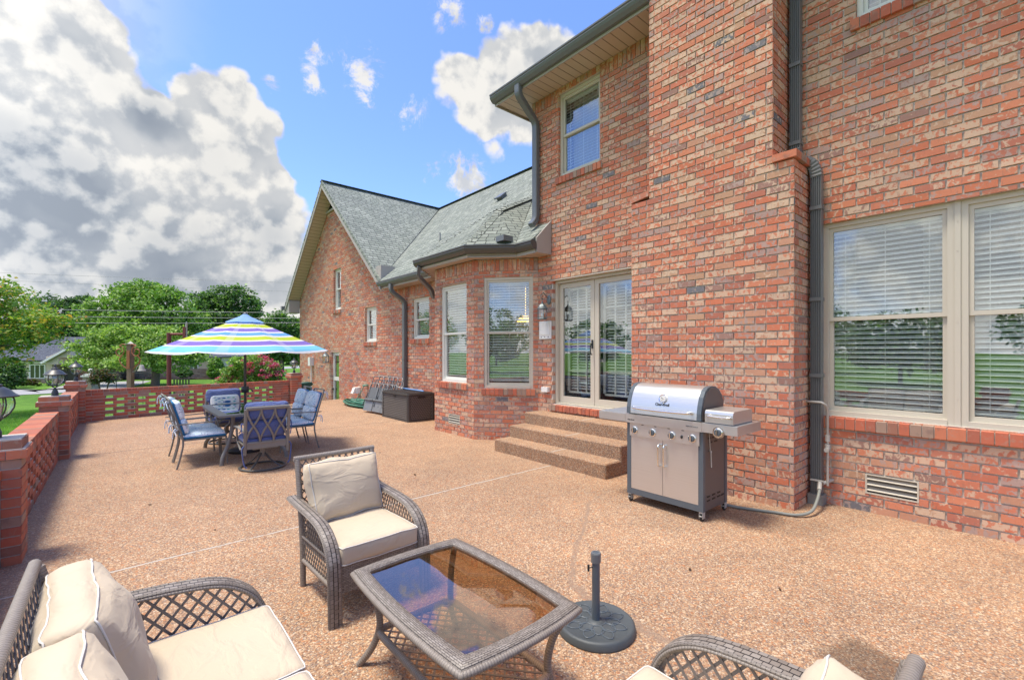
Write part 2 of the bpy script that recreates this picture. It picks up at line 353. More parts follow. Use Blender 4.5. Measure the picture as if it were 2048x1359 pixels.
def grass_mat():
    m, nt, b = material('lawn'); p = posc(nt)
    c = nt.ramp(nt.noise(p, 1.2, 6, .65), [(.3, (.085, .19, .028)), (.55, (.14, .29, .045)), (.75, (.21, .34, .07))])
    c = nt.mix(1.0, c, nt.ramp(nt.noise(p, 40, 4, .7), [(.3, (.5, .5, .5)), (.7, (1.3, 1.3, 1.3))]), 'MULTIPLY')
    c = nt.mix(1.0, c, nt.ramp(nt.noise(p, .12, 3, .5), [(.35, (.7, .75, .8)), (.65, (1.15, 1.12, 1.0))]), 'MULTIPLY')
    nt.put(b.inputs['Base Color'], c); b.inputs['Roughness'].default_value = .9; b.inputs['Specular IOR Level'].default_value = .1
    nt.put(b.inputs['Normal'], nt.bump(nt.noise(p, 60, 4, .7), .8, .05)); return m
M['grass'] = grass_mat()
M['road'] = plain('road', (.30, .30, .31), .9, bumps=(30, .3), var=.12)
def glass_mat(name, base=.13, k=1.5, tint=(.90, .93, .92)):
    m, nt, b = material(name); nt.n.remove(b)
    ge = nt.node('ShaderNodeNewGeometry')
    cs = nt.math('ABSOLUTE', nt.vmath('DOT_PRODUCT', ge.outputs['Normal'], ge.outputs['Incoming']))
    sch = nt.math('ADD', .04, nt.math('MULTIPLY', nt.math('POWER', nt.math('SUBTRACT', 1.0, cs), 5.0), .96))
    lp = nt.math('ADD', nt.math('MULTIPLY', sch, k), base, clamp=True)
    tr = nt.node('ShaderNodeBsdfTransparent'); nt.put(tr.inputs[0], tint)
    gl = nt.node('ShaderNodeBsdfGlossy'); gl.inputs['Roughness'].default_value = 0.0; nt.put(gl.inputs[0], (.96, .98, 1.0))
    wv = nt.bump(nt.noise(posc(nt), 1.4, 2), .08, .02); nt.put(gl.inputs['Normal'], wv)
    mx = nt.node('ShaderNodeMixShader'); nt.put(mx.inputs[0], lp); nt.l.new(tr.outputs[0], mx.inputs[1]); nt.l.new(gl.outputs[0], mx.inputs[2])
    nt.l.new(mx.outputs[0], nt.n['Material Output'].inputs['Surface']); return m
M['glass'] = glass_mat('window glass', .085, 1.6)
M['glass_clear'] = glass_mat('lantern glass', .05, 1.2, (.93, .95, .95))
M['glass_brown'] = glass_mat('brown table glass', .09, 1.4, (.78, .63, .48))
M['glass_grey'] = glass_mat('grey table glass', .12, 2.0, (.62, .64, .64))
def steel(name, c=(.62, .60, .57), rough=.3, aniso=True):
    m, nt, b = material(name); o = objc(nt)
    mp = nt.node('ShaderNodeMapping'); mp.inputs['Scale'].default_value = (2, 2, 260); nt.put(mp.inputs[0], o)
    n = nt.noise(mp.outputs[0], 1.0, 3)
    nt.put(b.inputs['Base Color'], nt.mix(n, tuple(x * .9 for x in c), tuple(min(1, x * 1.08) for x in c)))
    b.inputs['Metallic'].default_value = .80; nt.put(b.inputs['Roughness'], nt.mr(n, .2, .8, rough * .85, rough * 1.2)); return m
M['steel'] = steel('brushed steel', (.64, .635, .62), rough=.33); M['steel_side'] = steel('dull steel', (.40, .36, .34), .45)
M['chrome'] = plain('chrome', (.80, .79, .76), .15, metal=1)
M['grillgrey'] = plain('grey enamel', (.085, .105, .125), .35, spec=.5)
M['grillbrown'] = plain('brown grey enamel', (.115, .095, .088), .45)
def wicker_mat(name, mode):
    m, nt, b = material(name); uv = uvc(nt)
    c0, c1 = (.19, .160, .135), (.29, .255, .225)
    if mode == 'band':
        bt = nt.node('ShaderNodeTexBrick'); nt.put(bt.inputs['Vector'], uv)
        bt.inputs['Color1'].default_value = (0, 0, 0, 1); bt.inputs['Color2'].default_value = (1, 1, 1, 1); bt.inputs['Mortar'].default_value = (0, 0, 0, 1)
        bt.inputs['Scale'].default_value = 1; bt.inputs['Brick Width'].default_value = .026; bt.inputs['Row Height'].default_value = .0095
        bt.inputs['Mortar Size'].default_value = .0011; bt.inputs['Mortar Smooth'].default_value = .4
        sx = nt.node('ShaderNodeSeparateXYZ'); nt.put(sx.inputs[0], uv)
        gap = nt.math('MULTIPLY', bt.outputs['Fac'], nt.mr(nt.noise(uv, 55, 2), .30, .46))
        c = nt.mix(bt.outputs['Color'], c0, c1)
        c = nt.mix(nt.math('MULTIPLY', gap, .95), c, (.012, .011, .01))
        h = nt.math('SUBTRACT', nt.math('MULTIPLY', bt.outputs['Color'], .3), bt.outputs['Fac'])
        nrm = nt.bump(h, .9, .003)
    else:
        wv = nt.node('ShaderNodeTexWave', wave_type='BANDS', bands_direction='Y', wave_profile='SIN'); wv.inputs['Scale'].default_value = 28 if mode == 'wrap' else 20
        wv.inputs['Distortion'].default_value = .6; nt.put(wv.inputs[0], uv)
        c = nt.mix(nt.noise(uv, 30, 3), c0, c1); c = nt.mix(nt.mr(wv.outputs['Fac'], .0, .16, .55, 0), c, (.05, .045, .04))
        nrm = nt.bump(wv.outputs['Fac'], .5, .002)
    nt.put(b.inputs['Base Color'], c); b.inputs['Roughness'].default_value = .5; nt.put(b.inputs['Normal'], nrm)
    return m
M['wband'] = wicker_mat('woven wicker band', 'band'); M['wwrap'] = wicker_mat('wrapped wicker', 'wrap')
M['wstrip'] = plain('wicker strip', (.15, .130, .118), .5, bumps=(200, .3), var=.2)
def cloth(name, c, var=.06, wr=.5, sc=5):
    m, nt, b = material(name); o = objc(nt)
    nt.put(b.inputs['Base Color'], nt.mix(nt.noise(o, 3, 4), tuple(x * (1 - var) for x in c), tuple(x * (1 + var) for x in c)))
    b.inputs['Roughness'].default_value = .85; b.inputs['Specular IOR Level'].default_value = .2
    try: b.inputs['Sheen Weight'].default_value = .15
    except Exception: pass
    mp = nt.node('ShaderNodeMapping'); mp.inputs['Scale'].default_value = (1, 2.2, 1.4); mp.inputs['Rotation'].default_value = (.3, .4, .5); nt.put(mp.inputs[0], o)
    h = nt.noise(mp.outputs[0], sc, 3, .45, 1.2)
    n1 = nt.bump(nt.mr(h, .42, .62), wr, .010)
    nt.put(b.inputs['Normal'], nt.bump(nt.noise(o, 900, 2), .15, .001, n1)); return m
M['cream'] = cloth('cream cushion cloth', (.53, .445, .33), wr=.3); M['piping'] = plain('white piping', (.62, .60, .56), .7)
M['navy'] = cloth('navy cushion cloth', (.085, .115, .27), .12, .6, 9)
def print_cloth(name, blue=(.06, .14, .34)):
    m, nt, b = material(name); o = objc(nt)
    n1 = nt.noise(o, 9, 3, .55, 2.0); n2 = nt.noise(o, 30, 3, .6, 1.5); n3 = nt.noise(o, 7, 3)
    c = nt.mix(nt.mr(n3, .4, .6), (.78, .83, .86), (.62, .74, .84))
    line = nt.math('ABSOLUTE', nt.math('SUBTRACT', n1, .5))
    c = nt.mix(nt.mr(line, .004, .022, .75, 0), c, blue)
    c = nt.mix(nt.mr(n2, .68, .71, 0, .8), c, blue)
    c = nt.mix(nt.mr(nt.noise(o, 16, 3, .5, 1), .66, .70, 0, .8), c, (.78, .82, .84))
    nt.put(b.inputs['Base Color'], c); b.inputs['Roughness'].default_value = .9; b.inputs['Specular IOR Level'].default_value = .1
    nt.put(b.inputs['Normal'], nt.bump(nt.noise(o, 9, 3), .5, .01)); return m
M['print'] = print_cloth('pale blue printed cloth'); M['teal'] = plain('teal cushion edge', (.02, .16, .34), .85)
M['khaki'] = plain('khaki cushion edge', (.42, .40, .27), .85)
def stripes():
    m, nt, b = material('striped canopy'); uv = uvc(nt)
    s = nt.node('ShaderNodeSeparateXYZ'); nt.put(s.inputs[0], uv)
    W_, B_, L_, P_ = (.80, .80, .84), (.12, .38, .80), (.50, .62, .01), (.21, .14, .55)
    st = []; p = 0.0
    for cc, wd in ((B_, .205), (W_, .03), (L_, .085), (W_, .03), (P_, .085), (W_, .03), (B_, .085), (W_, .03), (L_, .095), (W_, .03), (P_, .11), (W_, .025), ((.18, .60, .86), .135), (W_, .02)):
        st.append((min(p, 1), cc)); p += wd
    c = nt.ramp(nt.math('ADD', s.outputs[1], nt.math('MULTIPLY', nt.math('SUBTRACT', nt.noise(objc(nt), 2, 2), .5), .012)), st, 'CONSTANT')
    # white checks woven across the coloured bands
    k = nt.mr(nt.math('SINE', nt.math('MULTIPLY', s.outputs[0], 6.283)), .82, .93)
    c = nt.mix(nt.math('ADD', .08, nt.math('MULTIPLY', k, .20)), c, W_)
    nt.n.remove(b)
    d = nt.node('ShaderNodeBsdfDiffuse'); t = nt.node('ShaderNodeBsdfTranslucent'); nt.put(d.inputs[0], c); nt.put(t.inputs[0], c)
    mx = nt.node('ShaderNodeMixShader'); mx.inputs[0].default_value = .35; nt.l.new(d.outputs[0], mx.inputs[1]); nt.l.new(t.outputs[0], mx.inputs[2])
    nt.l.new(mx.outputs[0], nt.n['Material Output'].inputs['Surface']); return m
M['stripes'] = stripes()
M['resin'] = plain('brown resin', (.060, .056, .053), .45, spec=.5)
M['sling'] = plain('grey sling cloth', (.11, .12, .13), .8)
M['frame_grey'] = plain('grey tube', (.22, .23, .235), .4, metal=.3)
M['hose'] = plain('green hose', (.012, .12, .075), .4)
M['hose_pale'] = plain('pale stripe hose', (.16, .33, .24), .4)
M['binmat'] = plain('dark green plastic', (.012, .085, .065), .45)
M['wood'] = plain('weathered wood', (.22, .15, .10), .85, bumps=(30, .5), var=.35)
M['copper'] = plain('rusty copper', (.34, .12, .05), .6, var=.3)
M['redpaint'] = plain('flaking red paint', (.17, .035, .035), .6, var=.4)
M['stone'] = None
def stone_mat():
    m, nt, b = material('ledge stone'); uv = uvc(nt)
    bt = nt.node('ShaderNodeTexBrick'); nt.put(bt.inputs['Vector'], nt.vmath('ADD', uv, nt.vmath('SCALE', nt.noise(uv, 3, 2, out='Color'), sc=.08)))
    bt.inputs['Color1'].default_value = (0, 0, 0, 1); bt.inputs['Color2'].default_value = (1, 1, 1, 1); bt.inputs['Mortar'].default_value = (.3, .3, .3, 1)
    bt.inputs['Scale'].default_value = 1; bt.inputs['Brick Width'].default_value = .34; bt.inputs['Row Height'].default_value = .12; bt.inputs['Mortar Size'].default_value = .012
    c = nt.ramp(bt.outputs['Color'], [(0, (.22, .14, .11)), (.3, (.38, .27, .20)), (.6, (.30, .24, .21)), (1, (.48, .38, .28))])
    nt.put(b.inputs['Base Color'], nt.mix(bt.outputs['Fac'], c, (.15, .12, .10))); b.inputs['Roughness'].default_value = .9; return m
M['stone'] = stone_mat()
M['stucco'] = plain('beige stucco', (.66, .55, .46), .9, bumps=(40, .2), var=.06)
M['cementw'] = plain('pale cast stone', (.60, .58, .54), .85, var=.1)
M['mulch'] = plain('mulch', (.07, .045, .035), .95, bumps=(30, .8), var=.4)
def leaf_mat(name, stops, trans=.35):
    m, nt, b = material(name); nt.n.remove(b)
    c = nt.ramp(island(nt), stops)
    c = nt.mix(1.0, c, nt.ramp(nt.noise(posc(nt), .7, 3), [(.3, (.70, .72, .75)), (.7, (1.25, 1.2, 1.1))]), 'MULTIPLY')
    d = nt.node('ShaderNodeBsdfDiffuse'); t = nt.node('ShaderNodeBsdfTranslucent'); g = nt.node('ShaderNodeBsdfGlossy'); g.inputs['Roughness'].default_value = .5
    nt.put(d.inputs[0], c); nt.put(t.inputs[0], nt.mix(1.0, c, (1.2, 1.3, .6), 'MULTIPLY')); nt.put(g.inputs[0], (.5, .5, .5))
    mx = nt.node('ShaderNodeMixShader'); mx.inputs[0].default_value = trans; nt.l.new(d.outputs[0], mx.inputs[1]); nt.l.new(t.outputs[0], mx.inputs[2])
    m2 = nt.node('ShaderNodeMixShader'); m2.inputs[0].default_value = .06; nt.l.new(mx.outputs[0], m2.inputs[1]); nt.l.new(g.outputs[0], m2.inputs[2])
    nt.l.new(m2.outputs[0], nt.n['Material Output'].inputs['Surface']); return m
M['leaf_mid'] = leaf_mat('mid green leaves', [(0, (0.075, 0.188, 0.031)), (.5, (0.144, 0.300, 0.050)), (1, (0.237, 0.413, 0.088))])
M['leaf_dark'] = leaf_mat('dark green leaves', [(0, (0.037, 0.094, 0.037)), (.5, (0.069, 0.150, 0.056)), (1, (0.125, 0.225, 0.088))])
M['leaf_light'] = leaf_mat('light green leaves', [(0, (0.163, 0.288, 0.056)), (.5, (0.288, 0.450, 0.100)), (1, (0.425, 0.575, 0.175))])
M['leaf_yel'] = leaf_mat('yellowing leaves', [(0, (0.112, 0.237, 0.037)), (.45, (0.225, 0.400, 0.062)), (.72, (0.400, 0.475, 0.100)), (.88, (0.625, 0.475, 0.100)), (1, (0.688, 0.350, 0.075))])
M['leaf_red'] = leaf_mat('reddish leaves', [(0, (.05, .06, .02)), (.6, (.13, .09, .045)), (1, (.22, .10, .06))])
M['flower'] = leaf_mat('pink blossom', [(0, (.55, .05, .14)), (.5, (.70, .10, .24)), (1, (.80, .26, .36))])
M['bark'] = plain('bark', (.13, .10, .08), .95, bumps=(20, .8), var=.35)

# ------------------------------------------------------------ mesh builder
class MB:
    def __init__(s): s.v = []; s.f = []; s.u = []; s.m = []; s.mi = 0
    def face(s, pts, uv=None):
        i = len(s.v); s.v.extend([tuple(p) for p in pts]); s.f.append(tuple(range(i, i + len(pts)))); s.u.append(uv); s.m.append(s.mi)
    def grid(s, P, uvf=None, closed_u=False, closed_v=False):
        """P[i][j] points -> quads sharing vertices"""
        base = len(s.v); n, m = len(P), len(P[0])
        for r in P: s.v.extend([tuple(p) for p in r])
        for i in range(n if closed_u else n - 1):
            for j in range(m if closed_v else m - 1):
                i2, j2 = (i + 1) % n, (j + 1) % m
                s.f.append((base + i * m + j, base + i2 * m + j, base + i2 * m + j2, base + i * m + j2))
                s.u.append([uvf(i, j), uvf(i + 1, j), uvf(i + 1, j + 1), uvf(i, j + 1)] if uvf else None); s.m.append(s.mi)
    def box(s, x0, x1, y0, y1, z0, z1, T=None):
        c = [(x, y, z) for z in (z0, z1) for y in (y0, y1) for x in (x0, x1)]
        if T: c = [tuple(T(*p)) for p in c]
        i = len(s.v); s.v.extend(c)
        for q in ((0, 2, 3, 1), (4, 5, 7, 6), (0, 1, 5, 4), (1, 3, 7, 5), (3, 2, 6, 7), (2, 0, 4, 6)):
            s.f.append(tuple(i + k for k in q)); s.u.append(None); s.m.append(s.mi)
    def prism(s, poly, a, T):
        """poly: 2d pts; T(u,v,w) -> 3d ; from w=a[0] to a[1]"""
        n = len(poly); A = [T(p[0], p[1], a[0]) for p in poly]; B = [T(p[0], p[1], a[1]) for p in poly]
        i = len(s.v); s.v.extend([tuple(p) for p in A + B])
        def add(f): s.f.append(f); s.u.append(None); s.m.append(s.mi)
        add(tuple(i + k for k in range(n))[::-1]); add(tuple(i + n + k for k in range(n)))
        for k in range(n):
            k2 = (k + 1) % n; add((i + k, i + k2, i + n + k2, i + n + k))
    def tube(s, path, r, n=8, closed=False, caps=True, flat=None):
        P = [Vector(p) for p in path]; m = len(P)
        rr = r if isinstance(r, (list, tuple)) else [r] * m
        rings = []; up = None; L = 0; Ls = []
        for k in range(m):
            a = P[(k - 1) % m] if (closed or k > 0) else P[k]; b = P[(k + 1) % m] if (closed or k < m - 1) else P[k]
            t = (b - a).normalized()
            if up is None:
                up = Vector((0, 0, 1)) if abs(t.z) < .9 else Vector((0, 1, 0))
            x = t.cross(up)
            if x.length < 1e-5: x = t.orthogonal()
            x.normalize(); y = x.cross(t).normalized(); up = y
            if k: L += (P[k] - P[k - 1]).length
            Ls.append(L)
            fx, fy = (flat if flat else (1, 1))
            rings.append([P[k] + x * (math.cos(q) * rr[k] * fx) + y * (math.sin(q) * rr[k] * fy) for q in [2 * math.pi * j / n for j in range(n)]])
        uvf = lambda i, j: (j / n * 2 * math.pi * rr[0], Ls[i] if i < m else Ls[-1] + .05)
        s.grid(rings, uvf, closed_u=closed, closed_v=True)
        if caps and not closed:
            s.face(rings[0]); s.face(rings[-1][::-1])
    def lathe(s, prof, c=(0, 0, 0), n=24, axis='z', T=None, squash=None):
        rings = []
        for (r, h) in prof:
            ring = []
            for j in range(n):
                q = 2 * math.pi * j / n; p = (math.cos(q) * r, math.sin(q) * r, h)
                if axis == 'x': p = (h, p[0], p[1])
                if axis == 'y': p = (p[0], h, p[1])
                p = (p[0] + c[0], p[1] + c[1], p[2] + c[2]); ring.append(T(*p) if T else p)
            rings.append(ring)
        s.grid(rings, lambda i, j: (j / n, i / len(prof)), closed_v=True)
        if prof[0][0] > 1e-4: s.face(rings[0][::-1])
        if prof[-1][0] > 1e-4: s.face(rings[-1])
    def ribbon(s, path, w, th, side, uvs=True):
        """flat woven band: path centre line, width vector side*w, thickness th across the path normal"""
        P = [Vector(p) for p in path]; sd_ = Vector(side).normalized(); rings = []; Ls = []; L = 0
        for k, p in enumerate(P):
            a = P[max(0, k - 1)]; b = P[min(len(P) - 1, k + 1)]; t = (b - a).normalized(); nn = sd_.cross(t).normalized()
            if k: L += (p - P[k - 1]).length
            Ls.append(L)
            h = w / 2; q = th / 2
            rings.append([p - sd_ * h + nn * q * .3, p - sd_ * h * .8 + nn * q, p + sd_ * h * .8 + nn * q, p + sd_ * h + nn * q * .3,
                          p + sd_ * h - nn * q * .6, p + sd_ * h * .8 - nn * q, p - sd_ * h * .8 - nn * q, p - sd_ * h - nn * q * .6])
        us = [0, .1 * w, .9 * w, w, w + th, w + th * 2, 2 * w, 2 * w + th, 2 * w + 2 * th]
        s.grid(rings, lambda i, j: (Ls[i], us[j]), closed_v=True)
        s.face(rings[0][::-1]); s.face(rings[-1])
    def build(s, name, mat, parent=None, smooth=False, world=False, uv=True, autosmooth=None):
        me = bpy.data.meshes.new(name)
        vv = s.v
        off = Vector((0, 0, 0))
        if world and parent is not None:
            p = parent
            while p is not None: off += p.location; p = p.parent
            vv = [(a - off.x, b - off.y, c - off.z) for a, b, c in s.v]
        me.from_pydata(vv, [], s.f)
        mats = mat if isinstance(mat, (list, tuple)) else [mat]
        for m in mats: me.materials.append(m)
        if len(mats) > 1: me.polygons.foreach_set('material_index', s.m)
        if uv:
            lay = me.uv_layers.new(name='UVMap'); arr = []
            V3 = [Vector(p) for p in s.v]
            for f, u in zip(s.f, s.u):
                if u is not None: arr.extend([c for q in u for c in q]); continue
                a = V3[f[0]]; n = Vector((0, 0, 0))
                for k in range(1, len(f) - 1): n += (V3[f[k]] - a).cross(V3[f[k + 1]] - a)
                if n.length < 1e-12: arr.extend([0.0] * (2 * len(f))); continue
                n.normalize()
                if abs(n.z) > .98: t = Vector((1, 0, 0)); b = Vector((0, 1, 0))
                else:
                    t = Vector((-n.y, n.x, 0)).normalized(); b = n.cross(t)
                    if abs(n.z) < .02: b = Vector((0, 0, 1))
                    if abs(t.y) > .7: t = t if t.y > 0 else -t
                    elif t.x < 0: t = -t
                for k in f: arr.extend((V3[k].dot(t), V3[k].dot(b)))
            lay.data.foreach_set('uv', arr)
        if smooth: me.polygons.foreach_set('use_smooth', [True] * len(me.polygons))
        me.update(); me.validate()
        o = bpy.data.objects.new(name, me); col.objects.link(o)
        if smooth and autosmooth:
            try:
                me.set_sharp_from_angle(angle=R(autosmooth))
            except Exception: pass
        if parent is not None: o.parent = parent
        return o
def tag(o, label=None, cat=None, group=None, kind=None):
    if label: o['label'] = label
    if cat: o['category'] = cat
    if group: o['group'] = group
    if kind: o['kind'] = kind
    return o
def thing(name, label, cat, loc=(0, 0, 0), rz=0, group=None):
    o = bpy.data.objects.new(name, None); col.objects.link(o); o.location = loc; o.rotation_euler = (0, 0, rz)
    o.empty_display_size = .1
    return tag(o, label, cat, group)
KIDS = {}
def dup(root, loc, rz=None, label=None):
    def cp(o, par):
        c = o.copy(); col.objects.link(c); c.parent = par
        for ch in [x for x in list(bpy.data.objects) if x.parent == o]: cp(ch, c)
        return c
    r = cp(root, None); r.location = loc
    if rz is not None: r.rotation_euler = (0, 0, rz)
    if label: r['label'] = label
    return r
def clip_poly(poly, hp):
    """clip by half planes (a,b,c): a*x+b*y<=c"""
    for (a, b, c) in hp:
        out = []
        for i in range(len(poly)):
            p, q = poly[i], poly[(i + 1) % len(poly)]; dp = a * p[0] + b * p[1] - c; dq = a * q[0] + b * q[1] - c
            if dp <= 0: out.append(p)
            if dp * dq < 0:
                t = dp / (dp - dq); out.append((p[0] + (q[0] - p[0]) * t, p[1] + (q[1] - p[1]) * t))
        poly = out
        if len(poly) < 3: return []
    return poly
class Wall:
    """vertical wall seen from outside: o origin xy, e end xy; outward normal n"""
    def __init__(s, o, e, n):
        s.o = Vector((o[0], o[1], 0)); d = Vector((e[0] - o[0], e[1] - o[1], 0)); s.L = d.length; s.d = d.normalized(); s.n = Vector((n[0], n[1], 0)).normalized()
    def P(s, u, out, z): return s.o + s.d * u + s.n * out + Vector((0, 0, z))
    def panel(s, mb, z0, z1, holes=(), depth=.11, clip=(), real=True, soldier=()):
        """mortar sheet with openings; real bricks stand 8 mm proud of it"""
        back = -.013 if real else 0
        us = sorted({0., s.L, *[h[0] for h in holes], *[h[1] for h in holes]}); zs = sorted({z0, z1, *[h[2] for h in holes], *[h[3] for h in holes]})
        mb.mi = 1 if real else 0
        for i in range(len(us) - 1):
            for j in range(len(zs) - 1):
                cu, cz = (us[i] + us[i + 1]) / 2, (zs[j] + zs[j + 1]) / 2
                if any(h[0] < cu < h[1] and h[2] < cz < h[3] for h in holes): continue
                poly = [(us[i], zs[j]), (us[i + 1], zs[j]), (us[i + 1], zs[j + 1]), (us[i], zs[j + 1])]
                if clip: poly = clip_poly(poly, clip)
                if len(poly) >= 3: mb.face([s.P(u, back, z) for u, z in poly])
        g = .005 if real else 0
        for (a, b, c, d) in [h[:4] for h in holes]:
            dd = depth; a -= g; b += g; d += g * .4
            mb.face([s.P(a, back, c), s.P(a, back, d), s.P(a, -dd, d), s.P(a, -dd, c)]); mb.face([s.P(b, back, c), s.P(b, -dd, c), s.P(b, -dd, d), s.P(b, back, d)])
            mb.face([s.P(a, back, d), s.P(b, back, d), s.P(b, -dd, d), s.P(a, -dd, d)]); mb.face([s.P(a, back, c), s.P(a, -dd, c), s.P(b, -dd, c), s.P(b, back, c)])
        if not real: return
        mb.mi = 0; RH, BL, J = .0742, .207, .0130
        off = (s.o.y if abs(s.d.y) > .99 else (s.o.x if abs(s.d.x) > .99 else 0.))
        rows = [(r * RH, r * RH + RH - J, (r % 2) * BL / 2, BL) for r in range(math.floor(z0 / RH), math.ceil(z1 / RH) + 1)]
        top = min([q[0] for q in soldier], default=z1)
        items = []
        for (za, zb, sh, bl) in rows:
            za, zb = max(za, z0), min(zb, z1)
            if zb - za < .012: continue
            u = -((off + sh) % bl)
            while u < s.L:
                items.append((max(.002, u + J / 2), min(s.L - .002, u + bl - J / 2), za, zb)); u += bl
        sold = list(soldier)
        R_ = random.Random(int(s.L * 1000) + int(s.o.y * 77))
        bricks = []
        for (a, b, c, d) in items:
            rects = [(a, b, c, d)]
            for h in list(holes) + [(q[2], q[3], q[0] - .006, q[1] + .004) for q in sold]:
                nr = []
                for (p, q, r, t) in rects:
                    if q <= h[0] or p >= h[1] or t <= h[2] or r >= h[3]: nr.append((p, q, r, t)); continue
                    if p < h[0]: nr.append((p, h[0], r, t))
                    if q > h[1]: nr.append((h[1], q, r, t))
                    pa, pb = max(p, h[0]), min(q, h[1])
                    if r < h[2]: nr.append((pa, pb, r, h[2]))
                    if t > h[3]: nr.append((pa, pb, h[3], t))
                rects = nr
            bricks += rects
        for (z_0, z_1, ua, ub) in sold:
            n = max(1, round((ub - ua) / .0735)); w_ = (ub - ua) / n
            bricks += [(ua + k * w_ + .004, ua + (k + 1) * w_ - .004, z_0, z_1) for k in range(n)]
        for (a, b, c, d) in bricks:
            if b - a < .018 or d - c < .010: continue
            e = min(abs(a - h[1]) for h in holes) if holes else 1; f = min(abs(b - h[0]) for h in holes) if holes else 1
            dp = -depth if (e < .001 or f < .001) else -.018
            out = R_.gauss(0, .0011); tl = R_.gauss(0, .0009); k = .0012
            poly = [(a + R_.random() * k, c + R_.random() * k), (b - R_.random() * k, c + R_.random() * k), (b - R_.random() * k, d - R_.random() * k), (a + R_.random() * k, d - R_.random() * k)]
            if clip:
                poly = clip_poly(poly, clip)
                if len(poly) < 3: continue
            A = [s.P(u, out + (tl if z > (c + d) / 2 else -tl), z) for u, z in poly]; B = [s.P(u, dp, z) for u, z in poly]; n = len(poly); i0 = len(mb.v)
            mb.v.extend([tuple(p) for p in A + B]); mb.f.append(tuple(i0 + q for q in range(n))); mb.u.append([(u + s.o.y, z) for u, z in poly]); mb.m.append(0)
            for q in range(n): q2 = (q + 1) % n; mb.f.append((i0 + q, i0 + n + q, i0 + n + q2, i0 + q2)); mb.u.append(None); mb.m.append(0)
    def box(s, mb, u0, u1, o0, o1, z0, z1): mb.box(u0, u1, o0, o1, z0, z1, T=s.P)

